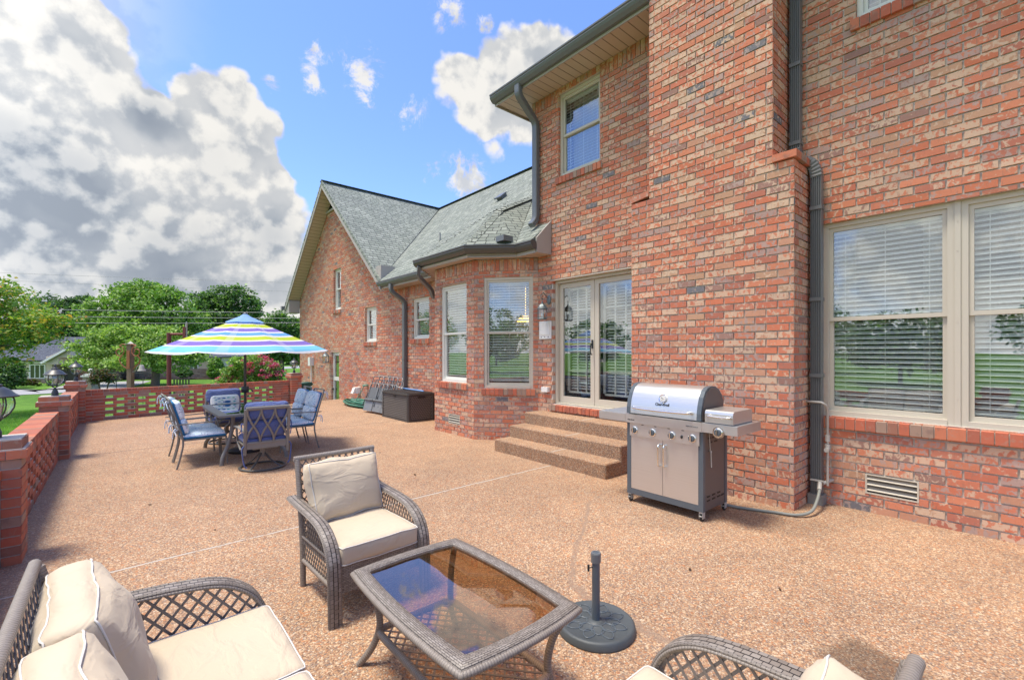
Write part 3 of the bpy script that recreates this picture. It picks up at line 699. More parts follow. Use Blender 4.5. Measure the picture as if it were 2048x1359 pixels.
def rowlock(W_, u0, u1, z0, z1, out, back, parent, name='brick_sill', slope=.012):
    mb = MB(); n = max(1, round((u1 - u0) / .078)); w_ = (u1 - u0) / n
    for k in range(n):
        a = u0 + k * w_ + .004; b = u0 + (k + 1) * w_ - .004; j = random.uniform(-.003, .003)
        mb.box(a, b, -back, out + j, z0, z1 + j * .6, T=lambda u, o_, z: W_.P(u, o_, z - (slope * (o_ + back) / (out + back) if z > (z0 + z1) / 2 else 0)))
    mb.mi = 1; mb.box(u0, u1, -back, out - .012, z0 + .004, z1 - .02, T=W_.P)
    return mb.build(name, [M['loose'], M['mortar']], parent, world=True)
def window(W_, u0, u1, z0, z1, parent, rec=.05, trim='trim', sill=True, blind=(1., 1.), mid=.5, fw=.045, label=None, cas=False, curtain=False, sides=(0, 0)):
    mb = MB(); B = lambda *a: W_.box(mb, *a)
    o0, o1 = -rec - .07, -rec
    B(u0, u0 + fw, o0, o1, z0, z1); B(u1 - fw, u1, o0, o1, z0, z1); B(u0 + fw, u1 - fw, o0, o1, z1 - fw, z1); B(u0 + fw, u1 - fw, o0, o1 + .012, z0, z0 + fw)
    zm = z0 + (z1 - z0) * mid; sw = .032
    a, b = u0 + fw, u1 - fw
    oi0, oi1 = -rec - .055, -rec - .018
    for (za, zb, k) in ((zm - .02, z1 - fw, 0), (z0 + fw, zm + .02, 1)):
        q0, q1 = oi0 - .02 * k, oi1 - .02 * k
        B(a + .001, a + sw, q0, q1, za, zb); B(b - sw, b - .001, q0, q1, za, zb); B(a + sw, b - sw, q0, q1, zb - sw - .008, zb - .001 * k); B(a + sw, b - sw, q0, q1, za + .001, za + sw + (.01 if k else .006))
    root = mb.build('window', M[trim], parent, world=True)
    if label: root['label'] = label
    g = MB()
    W_.box(g, a + sw - .004, b - sw + .004, -rec - .040, -rec - .036, zm + .01, z1 - fw - sw)
    W_.box(g, a + sw - .004, b - sw + .004, -rec - .060, -rec - .056, z0 + fw + sw, zm - .018)
    g.build('pane', M['glass'], root, world=True)
    bl = MB(); zt = z1 - fw - .02; zb = z1 - fw - (z1 - z0 - 2 * fw) * blind[1]
    ob = -rec - .105; h = zt
    W_.box(bl, a + .015, b - .015, ob - .03, ob + .02, zt - .04, zt)
    z = zt - .06
    tilt = .008
    while z > zb + .02:
        bl.box(a + .02, b - .02, -.023, .023, -.0014, .0014, T=lambda u, o_, q, z=z: W_.P(u, ob + o_, z + q - o_ * .62))
        z -= .046
    W_.box(bl, a + .02, b - .02, ob - .02, ob + .02, zb - .005, zb + .015)
    for fr in ((.14, .5, .86) if (b - a) > .7 else (.2, .8)):
        uu = a + (b - a) * fr
        W_.box(bl, uu - .002, uu + .002, ob + .026, ob + .028, zb, zt)
    bl.build('blind', M['slat'], root, world=True)
    it = MB(); d2 = -1.6
    P = W_.P; mg = .0 if W_.L < 1.5 else .2; aa, bb, zz0, zz1 = u0 - mg, u1 + mg, z0 - .3, z1 + .2
    if W_.L < 1.5: d2 = -.55
    of = -rec - .30
    it.face([P(aa, d2, zz0), P(bb, d2, zz0), P(bb, d2, zz1), P(aa, d2, zz1)])
    for q in ([P(aa, of, zz0), P(aa, d2, zz0), P(aa, d2, zz1), P(aa, of, zz1)], [P(bb, of, zz0), P(bb, d2, zz0), P(bb, d2, zz1), P(bb, of, zz1)],
              [P(aa, of, zz1), P(bb, of, zz1), P(bb, d2, zz1), P(aa, d2, zz1)], [P(aa, of, zz0), P(bb, of, zz0), P(bb, d2, zz0), P(aa, d2, zz0)]): it.face(q)
    W_.box(it, u0 - .02, a - .0, of, -rec - .075, z0 - .1, z1 + .05); W_.box(it, b, u1 + .02, of, -rec - .075, z0 - .1, z1 + .05)
    W_.box(it, a, b, of, -rec - .075, z0 - .12, z0 + fw * .9); W_.box(it, a, b, of, -rec - .075, z1 - fw * .9, z1 + .1)
    it.build('window_recess', M['interior'], root, world=True)
    if curtain:
        cu = MB()
        for (c0, c1) in curtain:
            pts = []; n = 26
            for k in range(n + 1):
                u = c0 + (c1 - c0) * k / n; pts.append((u, -rec - .24 + .02 * math.sin(k * 1.9)))
            cu.grid([[W_.P(u, o_, z0 - .0), W_.P(u, o_, z1)] for u, o_ in pts])
        cu.build('curtain', M['curtain'], root, world=True, smooth=True)
    if sill: rowlock(W_, u0 - .04 - sides[0], u1 + .04 + sides[1], z0 - .115, z0 - .004, .035, .05, root)
    return root
def louvre(W_, u0, u1, z0, z1, parent):
    mb = MB(); W_.box(mb, u0, u0 + .012, -.04, .004, z0, z1); W_.box(mb, u1 - .012, u1, -.04, .004, z0, z1)
    W_.box(mb, u0 + .012, u1 - .012, -.04, .004, z0, z0 + .012); W_.box(mb, u0 + .012, u1 - .012, -.04, .004, z1 - .01, z1)
    n = 3
    for k in range(n):
        za = z0 + .02 + (z1 - z0 - .03) * k / n; hh = (z1 - z0 - .03) / n
        mb.box(u0 + .012, u1 - .012, -.045, .004, 0, .006, T=lambda u, o_, q, za=za, hh=hh: W_.P(u, o_, za + hh * .25 + q - o_ * -0.0 + (-.55 * (o_ + .02)) * 1.0 + hh * .2))
    mb.mi = 1; W_.box(mb, u0, u1, -.075, -.07, z0, z1)
    return mb.build('louvre_vent', [M['trim'], M['black']], parent, world=True)
def sweep(mb, path, prof, outward):
    """sweep a 2d profile (out, z) along a horizontal path with mitred corners; outward(k)-> unit normals per segment"""
    P = [Vector((p[0], p[1], 0)) for p in path]; n = len(P); rings = []
    N = []
    for k in range(n - 1):
        d = (P[k + 1] - P[k]).normalized(); nn = Vector((d.y, -d.x, 0)) * outward; N.append(nn)
    for k in range(n):
        a = N[max(0, k - 1)]; b = N[min(n - 2, k)]; m = (a + b); m.normalize(); m = m / max(.3, m.dot(b))
        rings.append([(P[k].x + m.x * o_, P[k].y + m.y * o_, z) for o_, z in prof])
    mb.grid(rings, None, closed_v=True); mb.face(rings[0]); mb.face(rings[-1][::-1])
GPROF = lambda z: [(0, z), (.115, z + .005), (.125, z), (.125, z - .02), (.112, z - .028), (.118, z - .05), (.10, z - .085), (.075, z - .11), (.06, z - .125), (0, z - .125)]
def slab(mb, poly, th):
    P = [Vector(p) for p in poly]; n = (P[1] - P[0]).cross(P[2] - P[0]).normalized()
    if n.z < 0: n = -n
    B = [p - n * th for p in P]; i = len(mb.v); mb.v.extend([tuple(p) for p in P + B]); k = len(P)
    def add(f): mb.f.append(f); mb.u.append(None); mb.m.append(mb.mi)
    add(tuple(i + q for q in range(k))); add(tuple(i + k + q for q in range(k))[::-1])
    for q in range(k): q2 = (q + 1) % k; add((i + q, i + k + q, i + k + q2, i + q2))

# ------------------------------------------------------------ ground, patio, road
def gz(x, y):
    d = math.hypot(x - 4, y - 14); t = min(1, max(0, (d - 4) / 30)); t = t * t * (3 - 2 * t)
    return -.5 - 1.3 * t
def axis_pts():
    a = [0]; st = 1.5
    while a[-1] < 900: a.append(a[-1] + st); st *= 1.12
    return sorted([-q for q in a[1:]] + a)
ax = axis_pts(); gm = MB()
gm.grid([[(x + 3, y + 14, gz(x + 3, y + 14)) for y in ax] for x in ax])
tag(gm.build('ground', M['grass'], smooth=True, uv=False), kind='structure')
pm = MB(); PE0, PE1 = (-.82, 13.40), (5.6, 14.56)
poly = [(-.82, -4), (5.6, -4), PE1, PE0]
pm.face([(x, y, 0) for x, y in poly]); pm.mi = 1
for k in range(4):
    a, b = poly[k], poly[(k + 1) % 4]; pm.face([(a[0], a[1], -.9), (b[0], b[1], -.9), (b[0], b[1], 0), (a[0], a[1], 0)])
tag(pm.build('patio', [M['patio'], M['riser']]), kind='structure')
def strip(name, pts, wd, mat, dz=.03):
    mb = MB(); P = []
    fine = []
    for k in range(len(pts) - 1):
        for q in range(12): t = q / 12; fine.append((pts[k][0] * (1 - t) + pts[k + 1][0] * t, pts[k][1] * (1 - t) + pts[k + 1][1] * t))
    fine.append(pts[-1])
    for k, p in enumerate(fine):
        a = fine[max(0, k - 1)]; b = fine[min(len(fine) - 1, k + 1)]; d = Vector((b[0] - a[0], b[1] - a[1])).normalized(); n = Vector((-d.y, d.x)) * wd / 2
        P.append([(p[0] + n.x * s_, p[1] + n.y * s_, gz(p[0] + n.x * s_, p[1] + n.y * s_) + dz) for s_ in (-1, -.4, .4, 1)])
    mb.grid(P); return tag(mb.build(name, mat, uv=False), kind='structure')
def flat(x, D): q = atz(x, 703, D); return (q.x, q.y)
strip('road', [flat(-900, 30), flat(-100, 36), flat(60, 37), flat(170, 40), flat(235, 50)], 6.0, M['road'])
strip('road', [flat(470, 84), flat(560, 92), flat(660, 110)], 9, M['road'])
strip('pavement', [flat(520, 62), flat(600, 66)], 3, M['road'], .05)

# ------------------------------------------------------------ the house
XW = 5.32
house = thing('brick_house', 'red brick two storey house with grey shingle wing, bay window and chimney along the patio', 'house', (9.3, 8, 0))
mb = MB()
# main wall, u runs with +Y from Y=-3
Wm = Wall((XW, -3), (XW, 5.627), (-1, 0)); o = 3.0
Wm.panel(mb, -.9, 5.70, [(3.60 + o, 5.153 + o, .66, 2.64), (4.19 + o, 5.02 + o, 4.28, 5.59), (-.52 + o, 1.42 + o, .872, 2.773), (.22 + o, 1.144 + o, 4.67, 5.60), (.69 + o, 1.07 + o, .173, .357)], .13, soldier=[(5.49, 5.688, 5.02 + o + .02, 5.627 + o - .002), (5.596, 5.688, 4.19 + o, 5.02 + o), (5.49, 5.688, 3.07 + o, 4.17 + o)])
Wside = Wall((XW, 5.627), (13.5, 5.627), (0, 1)); mbf = MB(); Wside.panel(mbf, -.9, 5.70, real=False)
Wall((XW, -3), (13.5, -3), (0, -1)).panel(mbf, -.9, 5.7, real=False)
A_, B_, C_, D_ = (XW, 5.476), (4.62, 6.335), (4.62, 7.618), (XW, 8.47)
Wr = Wall(A_, B_, (-.78, -.63)); Wf = Wall(B_, C_, (-1, 0)); Wl = Wall(C_, D_, (-.78, .63))
rw = (.080 * Wr.L, .845 * Wr.L, .885, 2.765)
Wr.panel(mb, -.9, 3.07, [rw], .08, soldier=[(2.87, 3.066, .002, Wr.L - .002)])
fw_ = (6.56 - 6.335, 7.42 - 6.335, .95, 2.72)
Wf.panel(mb, -.9, 3.07, [fw_, (6.76 - 6.335, 7.13 - 6.335, .19, .355)], .08, soldier=[(2.87, 3.066, .002, Wf.L - .002)])
Wl.panel(mb, -.9, 3.07, [], .08, soldier=[(2.87, 3.066, .002, Wl.L - .002)])
Ww1 = Wall((XW, 8.47), (XW, 10.9), (-1, 0)); Ww = Wall((XW, 10.9), (XW, 18.66), (-1, 0)); o2 = -10.9
def H(a, b, c, d): return (a + o2, b + o2, c, d)
gy = 14.93 + o2; rk = lambda s_: (s_ * .86, 1, 6.70 + s_ * .86 * gy)      # under the rakes
w4 = (9.02 - 8.47, 9.81 - 8.47, 1.806, 2.762); Ww1.panel(mb, -.9, 3.24, [w4], .13, soldier=[(2.87, 3.066, .002, 2.42)]); w3 = H(11.79, 12.545, 1.781, 2.74); wg = H(14.40, 15.04, 2.847, 4.159); sdoor = H(14.55, 15.23, -.5, 1.483)
Ww.panel(mb, -.9, 6.13, [w3, wg, sdoor], .13, clip=[rk(1), rk(-1)])
mb2 = MB()
Wall((XW, 18.66), (13.5, 18.66), (0, 1)).panel(mbf, -.9, 3.2, real=False)
Wall((13.5, -3), (13.5, 18.66), (1, 0)).panel(mbf, -.9, 3.2, real=False)
Wall((13.5, -3), (13.5, 5.627), (1, 0)).panel(mbf, 3.2, 5.7, real=False)
mb.build('wall', [M['rbrick'], M['wmortar']], house, world=True); mbf.build('wall', M['brick'], house, world=True)
# chimney
cm = MB(); ZS = 45 * .0742 - .0105
Wall((4.83, 1.515), (4.83, 3.315), (-1, 0)).panel(cm, -.5, ZS); Wall((4.83, 1.70), (4.83, 3.067), (-1, 0)).panel(cm, ZS, 9.2)
Wall((4.83, 1.515), (XW - .009, 1.515), (0, -1)).panel(cm, -.5, ZS); Wall((4.83, 3.315), (XW - .009, 3.315), (0, 1)).panel(cm, -.5, ZS)
Wall((4.83, 1.70), (XW - .009, 1.70), (0, -1)).panel(cm, ZS, 9.2); Wall((4.83, 3.067), (XW - .009, 3.067), (0, 1)).panel(cm, ZS, 9.2)
cm.mi = 1; cm.box(4.84, XW - .01, 1.525, 3.305, ZS - .01, ZS)
chim = cm.build('chimney', [M['rbrick'], M['wmortar']], house, world=True)
Wc = Wall((4.83, 1.515), (4.83, 3.315), (-1, 0))
cc = MB()
for (ya, yb) in ((1.485, 1.698), (3.069, 3.325)):
    n = 7
    for k in range(n):
        xa = 4.80 + k * .0735; s1, s2 = ((0, .10) if ya < 2 else (.10, 0))
        cc.box(xa + .003 + .02 * (ya > 2 and k == 0), xa + .070, ya, yb, ZS + .008, ZS + .075, T=lambda x, y, z, s1=s1, s2=s2, ya=ya, yb=yb: (x, y, z + s1 * 0 + ((y - ya) / (yb - ya) * (s2 - s1) + s1) * .35 * (0 if ya < 2 else 1)))
    cc.build('chimney_shoulder', M['loose'] if ya < 2 else M['rbrick'], chim, world=True); cc = MB()
# windows
window(Wm, .47 + o, 1.42 + o, .872, 2.773, house, sill=True, curtain=[(.50 + o, .70 + o), (1.2 + o, 1.4 + o)], blind=(1, .97), label='left half of the double window beside the downspout')
window(Wm, -.52 + o, .43 + o, .872, 2.773, house, sill=True, curtain=[(-.2 + o, .1 + o)], blind=(1, .97), label='right half of the double window, cut by the photo edge')
mu = MB(); Wm.box(mu, .431 + o, .469 + o, -.115, -.040, .872, 2.773)
for z_ in (1.1, 1.75, 2.35, 2.6): Wm.box(mu, .446 + o, .454 + o, -.040, -.036, z_, z_ + .006)
mu.build('mullion', M['trim'], house, world=True)
window(Wm, 4.19 + o, 5.02 + o, 4.28, 5.59, house, label='upper floor window under the eave', blind=(1, .98), curtain=[(4.25 + o, 4.97 + o)])
window(Wm, .22 + o, 1.144 + o, 4.67, 5.60, house, label='upper window at the top right corner', trim='trimw', curtain=[(.28 + o, 1.09 + o)])
window(Wr, *rw, house, rec=.02, label='bay window on the facet nearest the door', blind=(1, .96))
window(Wf, *fw_, house, rec=.045, label='bay window on the front facet', trim='trimw', blind=(1, .96), curtain=[(.62, .85)])
window(Ww1, *w4, house, rec=.06, trim='trimw', label='short window between downspout and bay', mid=.47)
window(Ww, *w3, house, rec=.06, trim='trimw', label='small window left of the wing downspout', mid=.5)
window(Ww, *wg, house, rec=.07, trim='trimw', label='narrow window high in the gable', blind=(1, .99), mid=.52)
louvre(Wm, .69 + o, 1.07 + o, .173, .357, house); louvre(Wf, 6.76 - 6.335, 7.13 - 6.335, .19, .355, house)
# french doors
fd = MB(); rec = .10
a, b, z0, z1 = 3.60 + o, 5.153 + o, .665, 2.64
Wm.box(fd, a, a + .045, -.2, -rec + .03, z0, z1); Wm.box(fd, b - .045, b, -.2, -rec + .03, z0, z1); Wm.box(fd, a + .045, b - .045, -.2, -rec + .03, z1 - .04, z1); Wm.box(fd, a + .045, b - .045, -.2, -rec + .04, z0, z0 + .018)
Wm.box(fd, a - .06, b + .05, -.13, .008, 2.643, 2.655)
dframe = fd.build('door_frame', M['trim'], house, world=True)
um = 4.389 + o
for (ua, ub, hs) in ((um + .004, b - .047, 1), (a + .047, um - .004, -1)):
    lf = MB(); st, zt, zb = .075, z1 - .045, z0 + .022
    Wm.box(lf, ua, ua + st, -.165, -.125, zb, zt); Wm.box(lf, ub - st, ub, -.165, -.125, zb, zt)
    Wm.box(lf, ua + st, ub - st, -.165, -.125, zt - .075, zt); Wm.box(lf, ua + st, ub - st, -.165, -.125, zb, zb + .10)
    leaf = lf.build('door', M['trim'], house, world=True)
    g = MB(); Wm.box(g, ua + st - .003, ub - st + .003, -.147, -.143, zb + .10, zt - .075); g.build('pane', M['glass'], leaf, world=True)
    gr = MB(); 
    i0, i1, k0, k1 = ua + .09, ub - .09, zb + .18, zt - .10
    Wm.box(gr, i0 - .03, i0, -.28, -.25, k0, k1); Wm.box(gr, i1, i1 + .03, -.28, -.25, k0, k1); Wm.box(gr, i0, i1, -.28, -.25, k0 - .03, k0); Wm.box(gr, i0, i1, -.28, -.25, k1, k1 + .03)
    for q in range(1, 3): uu = i0 + (i1 - i0) * q / 3; Wm.box(gr, uu - .011, uu + .011, -.275, -.255, k0, k1)
    for q in range(1, 5): zz = k0 + (k1 - k0) * q / 5; Wm.box(gr, i0, i1, -.274, -.256, zz - .011, zz + .011)
    gr.build('grille', M['white'], leaf, world=True)
    bl = MB(); z = k1
    while z > k0:
        bl.box(i0, i1, -.02, .02, -.001, .001, T=lambda u, o_, q, z=z: Wm.P(u, -.33 + o_, z + q - o_ * .62)); z -= .044
    bl.build('blind', M['slat'], leaf, world=True)
    if hs == 1:
        hd = MB(); hu = ua + .035
        hd.tube([Wm.P(hu, -.12, 1.62), Wm.P(hu, -.09, 1.62), Wm.P(hu, -.075, 1.58), Wm.P(hu - .004, -.07, 1.50), Wm.P(hu - .01, -.08, 1.46), Wm.P(hu - .02, -.09, 1.455)], .009, 8)
        Wm.box(hd, hu - .016, hu + .016, -.125, -.115, 1.55, 1.68); hd.build('handle', M['dark'], leaf, world=True, smooth=True, autosmooth=40)
rb = MB(); P = Wm.P
for q in ([P(a, -2.4, .5), P(b + .3, -2.4, .5), P(b + .3, -2.4, 2.9), P(a, -2.4, 2.9)], [P(b + .3, -.2, .5), P(b + .3, -2.4, .5), P(b + .3, -2.4, 2.9), P(b + .3, -.2, 2.9)], [P(a, -.2, .5), P(a, -2.4, .5), P(a, -2.4, 2.9), P(a, -.2, 2.9)],
          [P(a, -.2, .66), P(b + .3, -.2, .66), P(b + .3, -2.4, .66), P(a, -2.4, .66)], [P(a, -.2, 2.8), P(b + .3, -.2, 2.8), P(b + .3, -2.4, 2.8), P(a, -2.4, 2.8)]): rb.face(q)
rb.build('hallway', M['interior'], dframe, world=True)
rowlock(Wm, a - .02, b + .05, .56, .658, .045, .13, dframe, 'brick_threshold')
# side door in the far gable
sdm = MB(); a, b, z0, z1 = sdoor
Ww.box(sdm, a, a + .09, -.11, -.06, z0, z1); Ww.box(sdm, b - .09, b, -.11, -.06, z0, z1)
for (p, q) in ((z1 - .1, z1), (.57, .68), (-.32, -.2), (z0, z0 + .08)): Ww.box(sdm, a + .09, b - .09, -.11, -.06, p, q)
Ww.box(sdm, a + .09, b - .09, -.10, -.08, z0 + .08, -.32)
sdo = sdm.build('door', M['trimw'], house, world=True); sdo['label'] = 'pale glazed side door in the far gable'
g = MB(); Ww.box(g, a + .09, b - .09, -.088, -.084, -.2, .57); Ww.box(g, a + .09, b - .09, -.088, -.084, .68, z1 - .1); g.build('pane', M['glass'], sdo, world=True)
g = MB(); Ww.box(g, a, b, -.30, -.29, z0, z1); g.build('curtain', plain('door curtain', (.30, .36, .34), .8, var=.3), sdo, world=True)
g = MB(); g.lathe([(0, 0), (.03, .005), (.034, .03), (.02, .05), (0, .055)], (0, 0, 0), 12, T=lambda x, y, z: Ww.P(b - .045 + x, -.06 + z, .28 + y)); g.build('knob', M['dark'], sdo, world=True, smooth=True)
# roofs
rf = MB()
ez, rzg, rx = 3.24, 6.94, 9.30; ex = 4.88
slab(rf, [(ex, 5.20, ez), (rx, 5.20, rzg), (rx, 14.93, rzg), (ex, 10.63, ez)], .09)
slab(rf, [(4.90, 14.93, rzg), (4.90, 10.66, ez + .03), (rx, 14.93, rzg + .001)], .09)
slab(rf, [(4.90, 14.93, rzg), (18, 14.93, rzg), (18, 19.19, 3.28), (4.90, 19.19, 3.28)], .09)
slab(rf, [(rx, 5.20, rzg), (rx, 14.93, rzg), (13.9, 10.6, 3.24), (13.9, 5.2, 3.24)], .09)
Pp, Q_, Cc_, Gg = (5.36, 6.64, 4.12), (6.71, 7.06, 4.80), (7.04, 8.19, 5.07), (4.89, 5.56, ez + .012)
A3, B3, V3_ = (4.33, 6.20, ez), (4.33, 7.75, ez), (4.90, 8.34, ez + .01)
for tri in ([A3, B3, Cc_], [A3, Cc_, Pp], [A3, Pp, Gg], [Gg, Pp, Q_], [B3, V3_, Cc_], [Pp, Cc_, Q_]): slab(rf, tri, .03)
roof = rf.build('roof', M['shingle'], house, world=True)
# caps on the hips, ridges and the valley
def capline(a, b, wd=.15, up=.02):
    a, b = Vector(a), Vector(b); d = (b - a); L = d.length; cp = MB(); d.normalize(); s_ = d.cross(Vector((0, 0, 1))).normalized(); n = max(1, int(L / .14)); U = Vector((0, 0, 1))
    for k in range(n):
        p = a + d * (L * k / n); q = a + d * (L * (k + 1) / n + .02); e = up + .012
        cp.face([p - s_ * wd + U * (up - .045 + .006), p + U * (up + .012), q + U * up, q - s_ * wd + U * (up - .045)]); cp.face([p + U * (up + .012), p + s_ * wd + U * (up - .045 + .006), q + s_ * wd + U * (up - .045), q + U * up])
    cp.build('ridge_cap', M['shingle'], roof, world=True)
capline(A3, Pp, .13); capline(Pp, Q_, .1, .03); capline(B3, Cc_, .13, .02); capline((4.90, 14.93, rzg), (9.3, 14.93, rzg), .14); capline((rx, 5.3, rzg), (rx, 14.9, rzg), .14)
va = MB()
dv = Vector((rx - 4.9, 14.93 - 10.66, rzg - ez)).normalized(); s_ = Vector((dv.y, -dv.x, 0)).normalized()
p0 = Vector((4.92, 10.68, ez + .035)); p1 = Vector((rx, 14.93, rzg + .02))
va.tube([p0, p1], .012, 5); va.build('valley', M['dark'], roof, world=True)
vt = MB()      # roof vents
def on_m(x): return ez + (x - ex) * (rzg - ez) / (rx - ex)
sl = math.atan2(rzg - ez, rx - ex)
def RT(x0, y0, yaw=0, lift=0):
    def f(x, y, z): return (x0 + x * math.cos(sl) - z * math.sin(sl), y0 + y, on_m(x0) + lift + x * math.sin(sl) + z * math.cos(sl))
    return f
vt.box(-.10, .10, -.10, .10, .0, .07, T=RT(7.56, 9.12)); vt.box(-.16, .11, -.13, .13, .07, .10, T=RT(7.56, 9.12)); vt.build('roof_vent', M['gutter'], roof, world=True)
vt = MB(); vt.box(4.70, 4.90, 5.64, 5.84, ez + .06, ez + .15); vt.build('splash_guard', M['gutter'], roof, world=True)
vt = MB(); vt.tube([(6.14, 9.88, on_m(6.14)), (6.14, 9.88, on_m(6.14) + .2)], .03, 8); vt.build('vent_pipe', M['galv'], roof, world=True)
# upper roof
ur = MB(); zE = 5.82; X0, X1, Y0, Y1 = 4.84, 14.0, -3.5, 6.05
slab(ur, [(X0, Y0, zE), (X0, Y1, zE), (9.4, 1.6, zE + 2.3), (9.4, .9, zE + 2.3)], .08); slab(ur, [(X1, Y1, zE), (X1, Y0, zE), (9.4, .9, zE + 2.3), (9.4, 1.6, zE + 2.3)], .08)
slab(ur, [(X0, Y1, zE), (X1, Y1, zE), (9.4, 1.6, zE + 2.3)], .08); slab(ur, [(X0, Y0, zE), (9.4, .9, zE + 2.3), (X1, Y0, zE)], .08)
ur.build('roof', M['shingle'], house, world=True)
# soffits and fascia
so = MB()
def flatpoly(mb, pts, z, th=.02):
    for zz in (z, z + th): mb.face([(p[0], p[1], zz) for p in pts], uv=[(p[1], p[0]) for p in pts])
    for k in range(len(pts)):
        p, q = pts[k], pts[(k + 1) % len(pts)]; mb.face([(*p, z), (*q, z), (*q, z + th), (*p, z + th)], uv=[(.1, 0)] * 4)
so2 = MB()
flatpoly(so2, [(4.87, -3.4), (XW, -3.4), (XW, 1.69), (4.87, 1.69)], 5.69); flatpoly(so2, [(4.87, 3.075), (XW, 3.075), (XW, 5.63), (4.87, 6.03)], 5.69); flatpoly(so2, [(4.87, 6.03), (XW, 5.63), (13.9, 5.63), (13.9, 6.03)], 5.69)
flatpoly(so2, [(4.98, 8.5), (XW, 8.47), (XW, 10.9), (4.98, 10.9)], 3.075)
flatpoly(so2, [(4.38, 6.22), (4.62, 6.335), (4.62, 7.618), (4.38, 7.72)], 3.075); flatpoly(so2, [(4.98, 5.62), (5.0, 5.2), (XW, 5.2), (XW, 5.476), (4.62, 6.335), (4.38, 6.22)], 3.075); flatpoly(so2, [(4.38, 7.72), (4.62, 7.618), (XW, 8.47), (XW, 8.6), (4.98, 8.5), (4.98, 8.33)], 3.075)
# rake soffits
for s_ in (1, -1):
    p = [(4.94, 14.93, 6.72), (XW, 14.93, 6.72), (XW, 14.93 + s_ * 4.22, 6.72 - .86 * 4.22), (4.94, 14.93 + s_ * 4.22, 6.72 - .86 * 4.22)]
    so2.face(p, uv=[(0, 0), (0, .38), (5.5, .38), (5.5, 0)])
so2.build('soffit', M['soffit'], house, world=True)
fa = MB()
fa.box(4.85, 4.87, 3.08, 6.05, 5.66, 5.80); fa.box(4.85, 4.87, -3.4, 1.69, 5.66, 5.80); fa.box(4.87, 13.9, 6.03, 6.05, 5.66, 5.80)
fa.box(4.97, 4.99, 8.33, 10.75, 3.06, 3.2); fa.box(4.97, 4.99, 5.2, 5.62, 3.06, 3.2)
for (p, q) in (((4.39, 6.2), (4.39, 7.74)), ((4.39, 6.21), (4.97, 5.63)), ((4.39, 7.73), (4.97, 8.33))):
    Wx = Wall(p, q, (-1, 0)); Wx.n = Vector((0, 0, 0)); fa.prism([(0, 3.06), (Wx.L, 3.06), (Wx.L, 3.2), (0, 3.2)], (0, .02), lambda u, z, w_, Wx=Wx: Wx.o + Wx.d * u + Vector((w_, 0, z)))
for s_ in (1, -1):      # rake boards
    fa.prism([(14.93, rzg - .02), (14.93, 6.70), (14.93 + s_ * 4.26, 6.70 - .86 * 4.26), (14.93 + s_ * 4.26, rzg - .02 - .86 * 4.26)], (4.905, 4.94), lambda y, z, x: (x, y, z))
fa.box(4.94, XW, 18.68, 19.17, 2.98, 3.45); fa.box(4.94, XW - .004, 10.68, 10.98, 3.22, 3.65)
fa.prism([(4.99, 3.07), (5.315, 3.07), (5.315, 3.62), (5.15, 3.46), (4.99, 3.30)], (5.17, 5.20), lambda x, z, y: (x, y, z))
fa.box(5.27, 5.315, 14.2, 15.66, 6.10, 6.16)
fa.build('fascia', M['fascia'], house, world=True)
g1 = MB(); sweep(g1, [(4.98, 10.78), (4.98, 8.36)], GPROF(3.23), 1); g1.build('gutter', M['gutter'], house, world=True)
g1 = MB(); sweep(g1, [(4.39, 7.84), (4.39, 6.19), (4.98, 5.60), (4.98, 5.17)], GPROF(3.24), 1); g1.build('gutter', M['gutter_bay'], house, world=True)
g1 = MB(); sweep(g1, [(4.86, 6.06), (4.86, 3.07)], GPROF(5.82), 1); g1.build('gutter', M['gutter'], house, world=True)
g1 = MB(); sweep(g1, [(4.86, 1.69), (4.86, -3.4)], GPROF(5.82), 1); g1.build('gutter', M['gutter'], house, world=True)
g1 = MB(); g1.box(4.80, 4.94, 19.15, 19.32, 3.12, 3.26); g1.build('gutter', M['gutter'], house, world=True)
